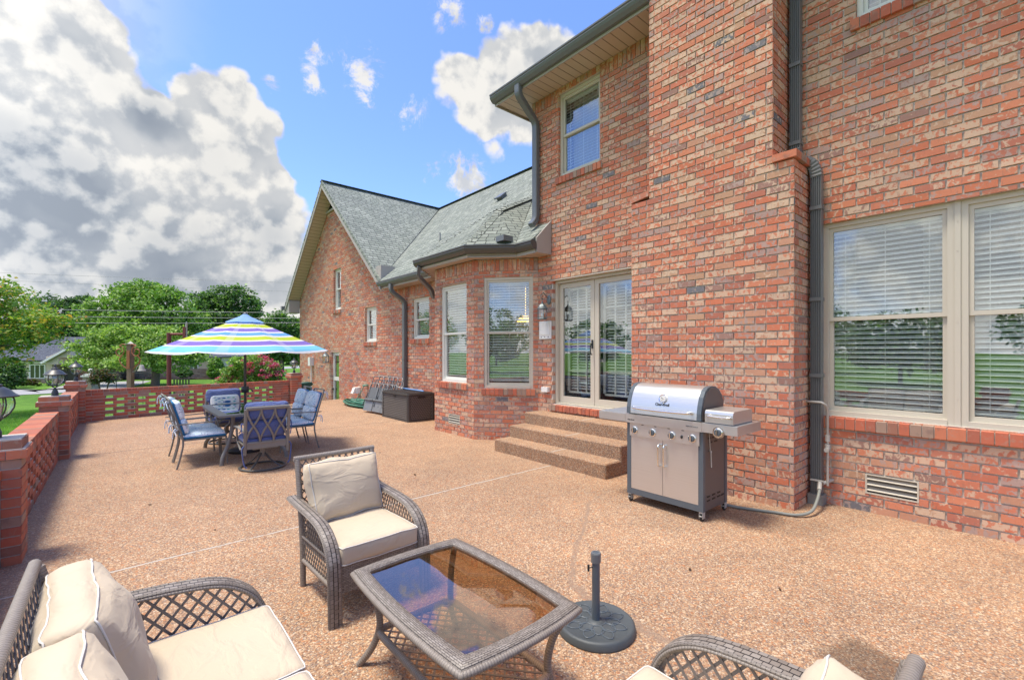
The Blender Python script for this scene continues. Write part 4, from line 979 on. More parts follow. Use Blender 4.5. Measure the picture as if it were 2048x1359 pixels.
# downspouts
def spout(path, w_=.055, d_=.04, ribs=False, straps=(), name='downspout'):
    mb = MB(); P = [Vector(p) for p in path]
    # smooth elbows
    pts = [P[0]]
    for k in range(1, len(P) - 1):
        a = (P[k - 1] - P[k]); b = (P[k + 1] - P[k]); r = min(.10, a.length * .45, b.length * .45); a.normalize(); b.normalize()
        for t in (0, .25, .5, .75, 1): pts.append((P[k] + a * r) * (1 - t) ** 2 + P[k] * 2 * t * (1 - t) + (P[k] + b * r) * t * t)
    pts.append(P[-1]); prof = []
    if ribs:
        n = 5
        for k in range(n * 4 + 1): u = -w_ + 2 * w_ * k / (n * 4); prof.append((u, -d_ + (0.008 if k % 4 in (2, 3) else 0)))
        prof += [(w_, d_), (-w_, d_)]
    else: prof = [(-w_, -d_ * .7), (-w_ * .8, -d_), (w_ * .8, -d_), (w_, -d_ * .7), (w_, d_), (-w_, d_)]
    rings = []
    for k, p in enumerate(pts):
        a = pts[max(0, k - 1)]; b = pts[min(len(pts) - 1, k + 1)]; t = (b - a).normalized()
        side = Vector((0, 1, 0)); 
        if abs(t.y) > .5: nrm = Vector((-1, 0, 0)); side = t.cross(nrm).normalized(); side = side if True else side
        nrm = t.cross(side).normalized() if abs(t.y) <= .5 else Vector((-1, 0, 0))
        if abs(t.y) <= .5:
            side = (Vector((0, 1, 0)) - t * t.y).normalized(); nrm = t.cross(side).normalized()
            if nrm.x > 0: nrm = -nrm
        else:
            side = Vector((0, 0, 1)) - t * t.z; side.normalize()
            side = side * (1 if t.y < 0 else -1) * -1 if False else side
        rings.append([tuple(p + side * u - nrm * v_) for u, v_ in prof])
    mb.grid(rings, None, closed_v=True); mb.face(rings[0]); mb.face(rings[-1][::-1])
    for z_ in straps:
        mb.box(P[-1].x - d_ - .006, P[-1].x + d_ + .004, P[-1].y - w_ - .006, P[-1].y + w_ + .006, z_, z_ + .03)
    return mb.build(name, M['gutter'], house, world=True)
spout([(4.93, 10.12, 3.12), (4.93, 10.12, 2.95), (5.26, 10.07, 2.72), (5.26, 10.07, 0.03)], straps=(1.3, 2.3))
spout([(4.33, 7.70, 3.12), (4.36, 7.80, 2.95), (4.75, 7.98, 2.75), (4.86, 8.06, 2.6)], .045, .035)
spout([(4.80, 5.40, 5.72), (4.80, 5.40, 5.56), (5.25, 5.47, 5.30), (5.25, 5.47, 3.70), (5.15, 5.47, 3.58)], straps=())
sp_ = MB()
def rib_spout(y0, z0, z1, X=5.24):
    n = 5; w_, d_ = .046, .038; prof = []
    for k in range(n * 4 + 1): prof.append((-w_ + 2 * w_ * k / (n * 4), -d_ + (.013 if k % 4 in (2, 3) else 0)))
    prof += [(w_, d_), (-w_, d_)]
    sp_.grid([[(X + v_, y0 + u, z) for u, v_ in prof] for z in (z0, z1)], None, closed_v=True)
    return
rib_spout(1.625, 3.56, 7.0); rib_spout(1.44, .08, 3.22)
# offset elbow with pleats
el = []; 
for k in range(25):
    t = k / 24
    if t < .42: q = t / .42; y, z = 1.625 - .05 * q * q, 3.56 - .13 * q
    elif t < .58: q = (t - .42) / .16; y, z = 1.575 - .085 * q, 3.43 - .045 * q
    else: q = (t - .58) / .42; y, z = 1.49 - .05 * (1 - (1 - q) ** 2), 3.385 - .165 * q
    el.append((y, z, .046 + (.004 if k % 2 else 0)))
rings = []
for k, (y, z, h) in enumerate(el):
    y0, z0_, _ = el[max(0, k - 1)]; y1, z1_, _ = el[min(24, k + 1)]; d = Vector((0, y1 - y0, z1_ - z0_)).normalized(); n = Vector((0, -d.z, d.y))
    rings.append([(5.20 if k % 2 else 5.205, y + n.y * h, z + n.z * h), (5.20 if k % 2 else 5.205, y - n.y * h, z - n.z * h), (5.28, y - n.y * h, z - n.z * h), (5.28, y + n.y * h, z + n.z * h)])
sp_.grid(rings, None, closed_v=True)
for (y0, z_) in ((1.625, 6.4), (1.625, 5.4), (1.625, 4.4), (1.625, 3.6), (1.44, 2.9), (1.44, 2.0), (1.44, 1.25)): sp_.box(5.195, 5.29, y0 - .051, y0 + .051, z_, z_ + .035)
dsr = sp_.build('downspout', M['gutter'], house, world=True); dsr['label'] = 'ribbed downspout stepping round the chimney shoulder'
dm = MB(); dm.box(5.18, 5.30, 1.375, 1.505, .0, .10); dm.build('drain_boot', plain('worn boot', (.20, .20, .19), .8, var=.5), dsr, world=True)
# gas pipe at the right of the downspout
pp = MB(); pp.tube([(5.30, 1.50, 1.01), (5.16, 1.50, 1.01), (5.155, 1.46, 1.01), (5.155, 1.38, 1.01), (5.16, 1.35, .99), (5.20, 1.345, .96), (5.22, 1.345, .90), (5.22, 1.345, .20)], .0115, 8)
pp.lathe([(.0, -.03), (.022, -.03), (.022, .03), (0, .03)], (5.22, 1.345, .66), 8); pp.lathe([(.0, -.02), (.024, -.02), (.024, .02), (0, .02)], (5.22, 1.345, .58), 8)
pp.lathe([(0, -.02), (.022, -.02), (.022, .02), (0, .02)], (5.195, 1.345, .55), 8, axis='x')
pp.tube([(5.32, 1.33, .24), (5.18, 1.38, .22)], .017, 8); pp.box(5.13, 5.17, 1.36, 1.47, .245, .255)
pp.build('gas_pipe', M['galv'], house, world=True, smooth=True, autosmooth=50)
# wall lamps, covers, sockets
def wall_lamp(x, y, z, s, mat, tilt=0):
    r = MB(); r.lathe([(0, 0), (.05, .0), (.05, .015), (.02, .03), (0, .03)], (0, 0, 0), 12, T=lambda a, b, c: (x + .15 * s - c, y + a * .8 * s, z + .30 * s + b * 1.5 * s))
    r.tube([(x + .14 * s, y, z + .30 * s), (x + .08 * s, y, z + .36 * s), (x + .02 * s, y, z + .40 * s), (x - .03 * s, y, z + .36 * s), (x - .03 * s, y, z + .31 * s), (x, y, z + .29 * s), (x + .01 * s, y, z + .31 * s)], .007 * s, 6)
    r.tube([(x, y, z + .31 * s), (x, y, z + .24 * s)], .006 * s, 6)
    r.lathe([(0.005, .26), (.018, .25), (.02, .23), (.055, .205), (.075, .165), (.092, .155), (.092, .148), (.07, .148)], (x, y, z), 6, T=lambda a, b, c: (x + (a - x) * s, y + (b - y) * s, z + (c - z) * s))
    r.lathe([(.0, -.012), (.07, -.012), (.078, 0), (.072, .012), (0, .012)], (x, y, z), 6, T=lambda a, b, c: (x + (a - x) * s, y + (b - y) * s, z + (c - z) * s))
    for k in range(6):
        q = k * math.pi / 3; r.tube([(x + .072 * s * math.cos(q), y + .072 * s * math.sin(q), z), (x + .076 * s * math.cos(q), y + .076 * s * math.sin(q), z + .15 * s)], .004 * s, 5)
    l = r.build('wall_lamp', mat, house, world=True, smooth=True, autosmooth=35)
    g = MB(); g.lathe([(.068, .01), (.072, .148)], (x, y, z), 6, T=lambda a, b, c: (x + (a - x) * s, y + (b - y) * s, z + (c - z) * s)); g.build('pane', M['glass_clear'], l, world=True)
    g = MB(); g.lathe([(0, .02), (.014, .02), (.022, .05), (.02, .085), (0, .10)], (x, y, z), 10, T=lambda a, b, c: (x + (a - x) * s, y + (b - y) * s, z + (c - z) * s)); g.build('bulb', M['white'], l, world=True, smooth=True)
    return l
wall_lamp(5.16, 5.22, 2.03, 1.05, M['pewter'])['label'] = 'wall lantern beside the french doors'
wall_lamp(5.18, 15.35, 1.15, 1.35, M['pewter'])['label'] = 'grey wall lantern by the side door'
cv = MB(); cv.box(5.295, 5.318, 5.165, 5.43, 1.71, 2.00); cv.box(5.285, 5.295, 5.19, 5.405, 1.775, 1.975); cv.mi = 1
for yy in (5.22, 5.30, 5.38): cv.lathe([(0, 0), (.008, 0), (.008, .004), (0, .004)], (0, 0, 0), 8, T=lambda a, b, c, yy=yy: (5.295 - c, yy + a, 1.742 + b))
cv.build('cover_panel', [M['white'], M['dark']], house, world=True)
cv = MB(); cv.box(5.26, 5.318, 5.21, 5.35, .845, .925); cv.build('socket_cover', M['white'], house, world=True)
cv = MB(); cv.box(5.22, 5.318, 12.85, 13.05, .30, .47); cv.prism([(0, 0), (.12, 0), (.06, .16), (0, .17)], (12.87, 13.03), lambda u, z, y: (5.22 - u, y, .30 + z)); cv.build('socket_cover', M['white'], house, world=True)
cv = MB(); cv.box(5.18, 5.318, 17.0, 17.22, 1.0, 1.3); cv.tube([(5.26, 17.1, 1.0), (5.26, 17.1, -.4)], .02, 6); cv.build('meter_box', M['white'], house, world=True)
# ceiling lamp behind the bay glass
em, nt_, b_ = material('lit lamp shade'); nt_.put(b_.inputs['Base Color'], (.8, .5, .2)); nt_.put(b_.inputs['Emission Color'], (1, .5, .12)); b_.inputs['Emission Strength'].default_value = 1.1
pl = MB(); pl.lathe([(.05, .12), (.10, .10), (.17, 0)], (0, 0, 0), 20); pl.tube([(0, 0, .12), (0, 0, .65)], .006, 6)
lampi = pl.build('pendant_lamp', em, smooth=True); q = Wr.P(.30, -.55, 2.02); lampi.location = q
tag(lampi, 'glowing orange lamp shade behind the blind of the bay window', 'lamp')

# ------------------------------------------------------------ steps
st = thing('steps', 'three exposed aggregate concrete steps up to the french doors', 'steps', (4.8, 4.35, 0))
for k, (xf, zt) in enumerate(((4.33, .177), (4.63, .353), (4.95, .53))):
    s_ = MB(); xb = XW if k == 2 else (4.63, 4.95)[k]; y1, y0 = 5.42, 3.33
    z0 = 0 if k == 0 else (.0)
    nseg = 24
    bev = .014
    tp = [(xf + bev, zt), (xf + .004, zt - .005), (xf, zt - bev), (xf, z0)]
    s_.mi = 0; s_.face([(xf + bev, y0 + bev, zt), (xb, y0 + bev, zt), (xb, y1 - bev, zt), (xf + bev, y1 - bev, zt)])
    s_.mi = 1
    s_.face([(xf, y0 + bev, z0), (xf, y1 - bev, z0), (xf, y1 - bev, zt - bev), (xf, y0 + bev, zt - bev)])
    s_.face([(xf, y0 + bev, zt - bev), (xf, y1 - bev, zt - bev), (xf + bev, y1 - bev, zt), (xf + bev, y0 + bev, zt)])
    for (yy, yi) in ((y0, y0 + bev), (y1, y1 - bev)):
        s_.face([(xf + bev, yy, z0), (xb, yy, z0), (xb, yy, zt - bev), (xf + bev, yy, zt - bev)]); s_.face([(xf + bev, yy, zt - bev), (xb, yy, zt - bev), (xb, yi, zt), (xf + bev, yi, zt)])
        s_.face([(xf, yi, z0), (xf + bev, yy, z0), (xf + bev, yy, zt - bev), (xf, yi, zt - bev)]); s_.face([(xf, yi, zt - bev), (xf + bev, yy, zt - bev), (xf + bev, yi, zt)])
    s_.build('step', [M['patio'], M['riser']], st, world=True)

# ------------------------------------------------------------ low brick walls
def brick_rows(mb, L, th, rows, holes, course=.068):
    """wall along +x from 0 to L, thickness th (y 0..th)"""
    hb = course - .009
    for r in range(rows):
        z0 = r * course; z1 = z0 + hb; open_ = holes and 1 <= r <= 7
        per = .386 if open_ else .206
        x = (-.193 if (open_ and r % 2) else 0) if open_ else (-.10 if r % 2 else 0)
        x -= 0
        while x < L:
            w_ = .236 if open_ else .197
            a, b = max(0, x), min(L, x + w_)
            if open_ and (a < .30 or b > L - .30): pass
            if b - a > .03: mb.mi = 0; j = random.uniform(-.0025, .0025); mb.box(a, b, j, th + j, z0, z1 + random.uniform(-.001, .001))
            x += per
        if open_:
            for (a, b) in ((0, .42), (L - .42, L)):
                x = a
                while x < b - .02: mb.mi = 0; mb.box(x + .001, min(b, x + .197), .0035, th - .0035, z0 + .001, z1 - .001); x += .206
        mb.mi = 1; mb.box(0, L, .006, th - .006, z1 - .0005, z0 + course)
        if not open_: mb.box(0, L, .008, th - .008, z0 + .002, z1 - .002)
def garden_wall(name, label, p0, ang, segs, pillars, zb=0., th=.20):
    root = thing(name, label, 'wall', (p0[0], p0[1], zb), ang)
    for (a, b) in segs:
        mb = MB(); brick_rows(mb, b - a, th, 9, True)
        for f in mb.v: pass
        mb.v = [(x + a, y, z) for x, y, z in mb.v]
        # cap course of headers
        x = a; n = round((b - a) / .098); w_ = (b - a) / n
        for k in range(n):
            mb.mi = 0; mb.box(a + k * w_ + .004, a + (k + 1) * w_ - .004, -.008 + random.uniform(-.002, .002), th + .012, 9 * .068, 9 * .068 + .062)
        mb.mi = 1; mb.box(a, b, 0, th + .004, 9 * .068, 9 * .068 + .055)
        mb.mi = 1; mb.box(a, b, .01, th - .01, -.9, 0)
        mb.build('brick_panel', [M['loose'], M['mortar']], root)
    for c in pillars:
        mb = MB()
        def ring(z0, h, s, q):
            # pinwheel of bricks
            a = s * .66
            for k in range(4):
                pts = (-s, -s, s - a * .0 - .105, -s + .10)
                x0, x1, y0, y1 = -s, s - .104, -s, -s + .10
                if q: x0, x1 = -s + .0, s - .104
                def T(x, y, z, k=k):
                    for _ in range(k): x, y = -y, x
                    return (c + x, .045 + y, z)
                j = random.uniform(-.002, .002)
                m = (x0 + x1) / 2 + (.03 if q else -.03)
                mb.box(x0 + .002, x1, y0 + j, y1, z0, z0 + h, T=T)
            mb.mi = 1; mb.box(c - s + .008, c + s - .008, (.045 - s + .008), (.045 + s - .008), z0 + .003, z0 + h + .009); mb.mi = 0
        for r in range(11): ring(r * .068, .059, .15, r % 2)
        ring(11 * .068, .059, .178, 0); ring(12 * .068, .059, .155, 1)
        mb.mi = 1; mb.box(c - .14, c + .14, -.095, .185, -.9, 0)
        mb.box(c - .146, c + .146, -.10, .19, 13 * .068 - .010, 13 * .068 - .003); mb.build('brick_pillar', [M['loose'], M['mortar']], root)
    return root
# local +x runs along world +Y for the left wall: rotation 90 deg, thickness towards -X
garden_wall('garden_wall', 'low pierced red brick wall along the left edge of the patio', (-.62, .0), R(90), [(.65, 4.72), (5.03, 8.90), (9.20, 13.15)], [.50, 4.875, 9.05, 13.30])
FA = math.atan2(.78, 4.25); fp = (-.48, 13.42)
garden_wall('garden_wall', 'low pierced red brick wall across the far end of the patio', fp, FA, [(-.15, 4.30)], [4.47], th=.10)

# lanterns on the pillars
def lantern():
    t = thing('post_lantern', 'x', 'lantern', (0, 0, 0), 0, 'post lanterns on the brick pillars')
    b = MB(); b.lathe([(0, 0), (.042, 0), (.042, .055), (.036, .062), (.036, .07), (.026, .095), (.014, .10), (.014, .125), (.03, .13), (.0, .132)], n=16)
    b.build('base', M['iron'], t, smooth=True, autosmooth=40)
    c = MB()
    c.lathe([(.0, .150), (.048, .150), (.055, .158), (.048, .166), (0, .166)], n=16)
    for k in range(4):
        q = k * math.pi / 2 + .4; cx, sy = math.cos(q), math.sin(q)
        c.tube([(.012 * cx, .012 * sy, .125), (.03 * cx, .03 * sy, .135), (.048 * cx, .048 * sy, .155), (.062 * cx, .062 * sy, .162)], .005, 5)
    for k in range(6):
        q = k * math.pi / 3 + .2; cx, sy = math.cos(q), math.sin(q); pr = [(.055, .160), (.085, .19), (.106, .23), (.112, .265), (.107, .30), (.098, .325)]
        c.tube([(r * cx, r * sy, z) for r, z in pr], .0055, 5)
    c.build('cage', M['iron'], t, smooth=True, autosmooth=40)
    h = MB(); h.lathe([(.06, .318), (.138, .318), (.140, .328), (.115, .345), (.092, .372), (.058, .395), (.045, .40), (.045, .415), (.026, .425), (.024, .44), (.012, .447), (.017, .46), (.006, .478), (.0, .49)], n=16)
    h.build('cap', M['iron'], t, smooth=True, autosmooth=40)
    g = MB(); g.lathe([(.05, .168), (.083, .195), (.103, .235), (.108, .265), (.104, .30), (.092, .322)], n=18); g.build('pane', M['glass_clear'], t, smooth=True)
    u = MB()
    for k in range(3):
        q = k * 2.09; u.lathe([(0, 0), (.010, 0), (.010, .06), (.013, .07), (.008, .10), (0, .115)], (.028 * math.cos(q), .028 * math.sin(q), .17), 8)
    u.build('bulbs', plain('ivory candle', (.62, .60, .52), .5), t, smooth=True)
    return t
lan = lantern(); pz = 13 * .068 - .006
lan.scale = (.9, .9, .93)
fx = lambda u, v=.045: (fp[0] + math.cos(FA) * u - math.sin(FA) * v, fp[1] + math.sin(FA) * u + math.cos(FA) * v)
lan.location = (-.665, 4.875, pz); lan['label'] = 'nearest black lantern, cut by the left edge of the photo'
dup(lan, (-.665, 9.05, pz), .7, 'black globe lantern on the middle pillar of the left brick wall')
dup(lan, (-.665, 13.30, pz), .3, 'black globe lantern on the corner pillar where the brick walls meet')
q = fx(4.47); dup(lan, (q[0], q[1], pz), .5, 'black globe lantern on the brick pillar nearest the house gable')

# ------------------------------------------------------------ wicker furniture
def lattice(mb, inside, bounds, sp, T, w_=.008, th=.003, ang=50):
    """two families of thin strips clipped to a 2d polygon"""
    poly = inside
    for si, a in enumerate((R(ang), R(-ang))):
        d = Vector((math.cos(a), math.sin(a))); n = Vector((-d.y, d.x))
        ps = [Vector(p) for p in poly]; k0 = math.floor(min(p.dot(n) for p in ps) / sp); k1 = math.ceil(max(p.dot(n) for p in ps) / sp)
        for k in range(k0, k1 + 1):
            c = k * sp; xs = []
            for i in range(len(ps)):
                p, q = ps[i], ps[(i + 1) % len(ps)]; dp, dq = p.dot(n) - c, q.dot(n) - c
                if (dp > 0) != (dq > 0): t = dp / (dp - dq); xs.append((p + (q - p) * t).dot(d))
            xs.sort()
            for i in range(0, len(xs) - 1, 2):
                a0, a1 = xs[i], xs[i + 1]
                if a1 - a0 < .012: continue
                z = (th * .6) * (1 if si else -1)
                def TT(u, v, w): pt = d * u + n * (c + v); return T(pt.x, pt.y, z + w)
                mb.box(a0, a1, -w_ / 2, w_ / 2, -th / 2, th / 2, T=TT)
def smooth_path(pts, n=6):
    P = [Vector(p) for p in pts]; out = []
    for i in range(len(P) - 1):
        p0 = P[max(0, i - 1)]; p1 = P[i]; p2 = P[i + 1]; p3 = P[min(len(P) - 1, i + 2)]
        for k in range(n):
            t = k / n; out.append(.5 * ((2 * p1) + (p2 - p0) * t + (2 * p0 - 5 * p1 + 4 * p2 - p3) * t * t + (3 * p1 - p0 - 3 * p2 + p3) * t ** 3))
    out.append(P[-1]); return out
def cushion(mb, sx, sy, sz, r=.03, puff=.25, n=14, seed=0, wr=.006, corner=.0, sag=0.):
    """soft box centred at the origin; sx,sy wide, sz thick"""
    faces = []
    def pt(x, y, z):        # x,y,z in -1..1 on the cube
        X, Y, Z = x * sx / 2, y * sy / 2, z * sz / 2
        ix, iy, iz = max(-sx / 2 + r, min(sx / 2 - r, X)), max(-sy / 2 + r, min(sy / 2 - r, Y)), max(-sz / 2 + r, min(sz / 2 - r, Z))
        d = Vector((X - ix, Y - iy, Z - iz)); base = Vector((ix, iy, iz))
        if d.length > 1e-9: base += d.normalized() * r
        k = (1 - x * x) * (1 - y * y); base.z += (1 if z > 0 else -1) * puff * sz / 2 * (k ** .6) * abs(z)
        e = (1 - y * y) * (1 - z * z); base.x += (1 if x > 0 else -1) * puff * .10 * sx / 2 * e * (abs(x) ** 4)
        e = (1 - x * x) * (1 - z * z); base.y += (1 if y > 0 else -1) * puff * .10 * sy / 2 * e * (abs(y) ** 4)
        cq = (abs(x) * abs(y)) ** 3; base.x += (1 if x > 0 else -1) * corner * cq; base.y += (1 if y > 0 else -1) * corner * cq
        base.z -= sag * (1 - x * x)
        q = base * 7 + Vector((seed * 3.1, seed * 1.7, 0))
        base += noise.noise_vector(q) * wr * 1.6 + noise.noise_vector(base * 19 + Vector((seed, 0, 0))) * wr * .5
        return base
    g = [math.sin(math.pi * (k / n - .5)) * .35 + (2 * k / n - 1) * .65 for k in range(n + 1)]; m = 6; gz_ = [2 * k / m - 1 for k in range(m + 1)]
    for s_ in (-1, 1):
        mb.grid([[pt(x, y, s_) for y in g] for x in (g if s_ > 0 else g[::-1])])
        mb.grid([[pt(x, s_, z) for z in gz_] for x in (g[::-1] if s_ > 0 else g)])
        mb.grid([[pt(s_, y, z) for z in gz_] for y in (g if s_ > 0 else g[::-1])])
    loops = []
    for s_ in (-1, 1):
        L = []
        zz = s_ * .93
        for x in g[:-1]: L.append(pt(x, -1, zz))
        for y in g[:-1]: L.append(pt(1, y, zz))
        for x in g[::-1][:-1]: L.append(pt(x, 1, zz))
        for y in g[::-1][:-1]: L.append(pt(-1, y, zz))
        c = Vector((0, 0, 0)); L = [p + Vector((p.x, p.y, 0)).normalized() * .003 for p in L]
        loops.append(L)
    return loops
def add_cushion(parent, name, size, mat, loc, rot, seed=1, pipe=True, **kw):
    mb = MB(); loops = cushion(mb, *size, seed=seed, **kw)
    o = mb.build(name, mat, parent, smooth=True)
    # weld the six patches
    import bmesh
    bm = bmesh.new(); bm.from_mesh(o.data); bmesh.ops.remove_doubles(bm, verts=bm.verts, dist=.0006); bm.to_mesh(o.data); bm.free()
    o.location = loc; o.rotation_euler = rot
    if pipe:
        p = MB()
        for L in loops: p.tube(L, .0028, 6, closed=True)
        p.build('piping', M['piping'], o, smooth=True)
    return o
def wicker_seat(name, label, cat, W_, n_cush, group, armk=.915, kb=1.0, lsp=.030, lang=62):
    """faces local -y, origin on the floor under the seat centre"""
    t = thing(name, label, cat, (0, 0, 0), 0, group); hx = W_ / 2
    armp = smooth_path([(x_, y_, z_ * armk) for x_, y_, z_ in [(0, .40, .625), (0, .34, .617), (0, .20, .607), (0, .02, .595), (0, -.13, .568), (0, -.235, .50), (0, -.288, .40), (0, -.302, .27), (0, -.308, .12), (0, -.312, 0)]], 7)
    for s_ in (-1, 1):
        x = s_ * (hx - .035); a = MB(); a.ribbon([(x, p.y, p.z) for p in armp], .075, .026, (1, 0, 0)); 
        arm = a.build('armrest', M['wband'], t, smooth=True, autosmooth=50)
        ed = MB()
        for e in (-1, 1): ed.tube([(x + e * .0365, p.y, p.z - .003) for p in armp[:-1]], .0055, 6)
        ed.build('edge_wrap', M['wwrap'], arm, smooth=True)
        l = MB(); xi = s_ * (hx - .06)
        leg = [(xi, .27, 0), (xi, .285, .30), (xi, .335, .60 * kb), (xi, .385, .83 * kb)]
        l.tube(smooth_path(leg, 4), .019, 8); l.build('leg', M['wwrap'], t, smooth=True)
        l = MB(); l.tube([(xi, .275, .175), (xi, -.27, .175)], .015, 8); l.tube([(xi, .285, .33), (xi, -.28, .33)], .010, 6); l.build('side_rail', M['wwrap'], t, smooth=True)
        pl_ = [(p.y, p.z - .012) for p in armp if p.y < .32 and p.z > .17]; pl_ = pl_ + [(-.285, .175), (.275, .175), (.325, .60)]
        lt = MB(); lattice(lt, pl_, None, lsp, lambda y, z, w_, xi=xi: (xi + w_, y, z), .0075 if lsp < .035 else .0095, .003, lang); lt.build('side_lattice', M['wstrip'], t, uv=False)
    b = MB(); xb = hx - .06; bx = lambda z: .285 + (z - .30) * .19
    b.tube([(-xb - .02, .392, .835 * kb), (xb + .02, .392, .835 * kb)], .0175, 10); b.build('top_rail', M['wwrap'], t, smooth=True)
    lt = MB(); lattice(lt, [(-xb, .32), (xb, .32), (xb, .82 * kb), (-xb, .82 * kb)], None, .036, lambda x, z, w_: (x, bx(z) + w_ + .005, z), .0085, .003, 50)
    lt.build('back_lattice', M['wstrip'], t, uv=False)
    f = MB(); P0 = [(x_, -.285, z_) for x_, z_ in ((-xb, .165), (xb, .165), (xb, .325), (-xb, .325))]
    f.box(-xb, xb, -.288, -.262, .165, .325); f.box(-xb, xb, -.26, .285, .285, .315); f.build('seat_frame', M['wband'], t)
    cw = (2 * xb - .025) / n_cush
    for k in range(n_cush):
        cx = -xb + .0125 + cw * (k + .5)
        add_cushion(t, 'seat_cushion', (cw - .008, .56, .115), M['cream'], (cx, -.02, .378), (0, 0, 0), seed=3 + k, r=.018, puff=.20, wr=.003)
        add_cushion(t, 'back_cushion', (cw - .03, .385 + .035 * (n_cush > 1), .125 + .01 * (n_cush > 1)), M['cream'], (cx, .245 - .01 * (n_cush > 1), .618 * kb - .015 * (n_cush > 1) - .05 * (kb < .94)), (R(75), 0, R(3)), seed=11 + k * 5 + (7 if n_cush > 1 else 0), r=.035, puff=.75, wr=.010, corner=.012)
    return t
ch1 = wicker_seat('armchair', 'wicker armchair with cream cushions standing beyond the glass coffee table', 'armchair', .655, 1, 'wicker armchairs round the coffee table')
ch1.scale = (.97, 1, .95); ch1.location = (1.17, 2.83, 0); ch1.rotation_euler = (0, 0, R(2))
ch2 = wicker_seat('armchair', 'wicker armchair at the bottom edge of the photo, seen from behind its arm', 'armchair', .655, 1, 'wicker armchairs round the coffee table', 1.0, .93, .040, 50)
ch2.location = (1.125, .58, 0); ch2.rotation_euler = (0, 0, R(180))
sofa = wicker_seat('loveseat', 'wicker loveseat with two back cushions in the bottom left corner', 'loveseat', 1.18, 2, None, .99, .955, .042, 50)
sofa.location = (.185, 1.625, 0); sofa.rotation_euler = (0, 0, R(90))
# coffee table
tb = thing('coffee_table', 'wicker coffee table with brown glass top and lattice shelf', 'table', (1.150, 1.70, 0))
hx, hy, bw_ = .295, .455, .058
def outline(ex, ey, bow, n=14):
    pts = []
    for k in range(n): t = -1 + 2 * k / n; pts.append((t * ex, -ey - bow * (1 - t * t)))
    for k in range(n): t = -1 + 2 * k / n; pts.append((ex + bow * (1 - t * t), t * ey))
    for k in range(n): t = 1 - 2 * k / n; pts.append((t * ex, ey + bow * (1 - t * t)))
    for k in range(n): t = 1 - 2 * k / n; pts.append((-ex - bow * (1 - t * t), t * ey))
    return pts
O_ = outline(hx, hy, .022); I_ = outline(hx - bw_, hy - bw_, .022)
mb = MB(); n = len(O_); L = 0; Ls = [0]
for k in range(n): L += (Vector(O_[(k + 1) % n]) - Vector(O_[k])).length; Ls.append(L)
rings = []
for k in range(n):
    o_, i_ = Vector(O_[k]), Vector(I_[k]); d = (i_ - o_)
    rings.append([(o_.x + d.x * f, o_.y + d.y * f, z) for f, z in ((.0, .428), (-.04, .438), (.06, .452), (.5, .457), (.94, .454), (1, .446), (1, .425))])
mb.grid(rings, lambda i, j: (Ls[i], [0, .01, .02, .052, .085, .095, .12][min(j, 6)]), closed_u=True)
mb.build('table_frame', M['wband'], tb, smooth=True)
mb = MB(); mb.tube([(x, y, .432) for x, y in O_], .014, 10, closed=True); mb.build('edge_wrap', M['wwrap'], tb, smooth=True)
mb = MB(); J = outline(hx - bw_ + .008, hy - bw_ + .008, .022); mb.prism(J, (.438, .444), lambda x, y, z: (x, y, z)); mb.build('glass_top', M['glass_brown'], tb, uv=False)
for sx in (-1, 1):
    for sy in (-1, 1):
        l = MB(); px, py = sx * (hx - .02), sy * (hy - .02)
        path = smooth_path([(px, py, .43), (px - sx * .055, py - sy * .05, .33), (px - sx * .075, py - sy * .07, .20), (px - sx * .05, py - sy * .045, .09), (px + sx * .0, py + sy * .0, .0)], 6)
        l.tube(path, .0165, 8); l.build('leg', M['wwrap'], tb, smooth=True)
S_ = outline(hx - .085, hy - .08, .0, 6); rr = []
for x, y in S_: rr.append((x, y, .165))
def roundrect(ex, ey, r, z, n=5):
    out = []
    for (cx, cy, a0) in ((ex - r, -ey + r, -90), (ex - r, ey - r, 0), (-ex + r, ey - r, 90), (-ex + r, -ey + r, 180)):
        for k in range(n + 1): q = R(a0 + 90 * k / n); out.append((cx + r * math.cos(q), cy + r * math.sin(q), z))
    return out
mb = MB(); rp = roundrect(hx - .085, hy - .075, .05, .165); mb.tube(rp, .0165, 8, closed=True); sh_ = mb.build('shelf_rim', M['wwrap'], tb, smooth=True)
mb = MB(); lattice(mb, [(p[0], p[1]) for p in rp], None, .042, lambda x, y, w_: (x, y, .165 + w_), .0095, .003, 50); mb.build('shelf_lattice', M['wstrip'], tb, uv=False)

# ------------------------------------------------------------ umbrella stand
us = thing('umbrella_stand', 'empty dark cast umbrella stand with flower relief beside the coffee table', 'umbrella stand', (1.965, 1.575, 0))
mb = MB(); rings = []
prof = [(.0, .052), (.030, .052), (.034, .050), (.045, .046), (.05, .041), (.178, .040), (.186, .045), (.196, .045), (.207, .036), (.210, .005), (.205, .0), (0, 0)]
mb.lathe(prof, n=64); us_b = mb.build('base', plain('cast resin', (.060, .070, .076), .55, bumps=(50, .3), var=.3), us, smooth=True, autosmooth=50)
rl = MB()
for ringi, (r0, r1, wd, nn, off) in enumerate(((.048, .128, .034, 8, 0), (.088, .168, .030, 8, .39))):
    for k in range(nn):
        q = off + k * 2 * math.pi / nn; cx, sy = math.cos(q), math.sin(q)
        pts = []
        for j in range(9):
            t = j / 8; r = r0 + (r1 - r0) * t; w2 = wd * math.sin(math.pi * min(1, .12 + t * .88)) ** .7 * (1 if t < .99 else 0)
            pts.append((r, w2))
        lf = [(r * cx - w2 * sy, r * sy + w2 * cx, .042) for r, w2 in pts] + [(r * cx + w2 * sy, r * sy - w2 * cx, .042) for r, w2 in pts[::-1]]
        rl.tube(lf, .0028, 5, closed=True)
rl.build('relief', M['grillgrey'], us_b, smooth=True, uv=False)
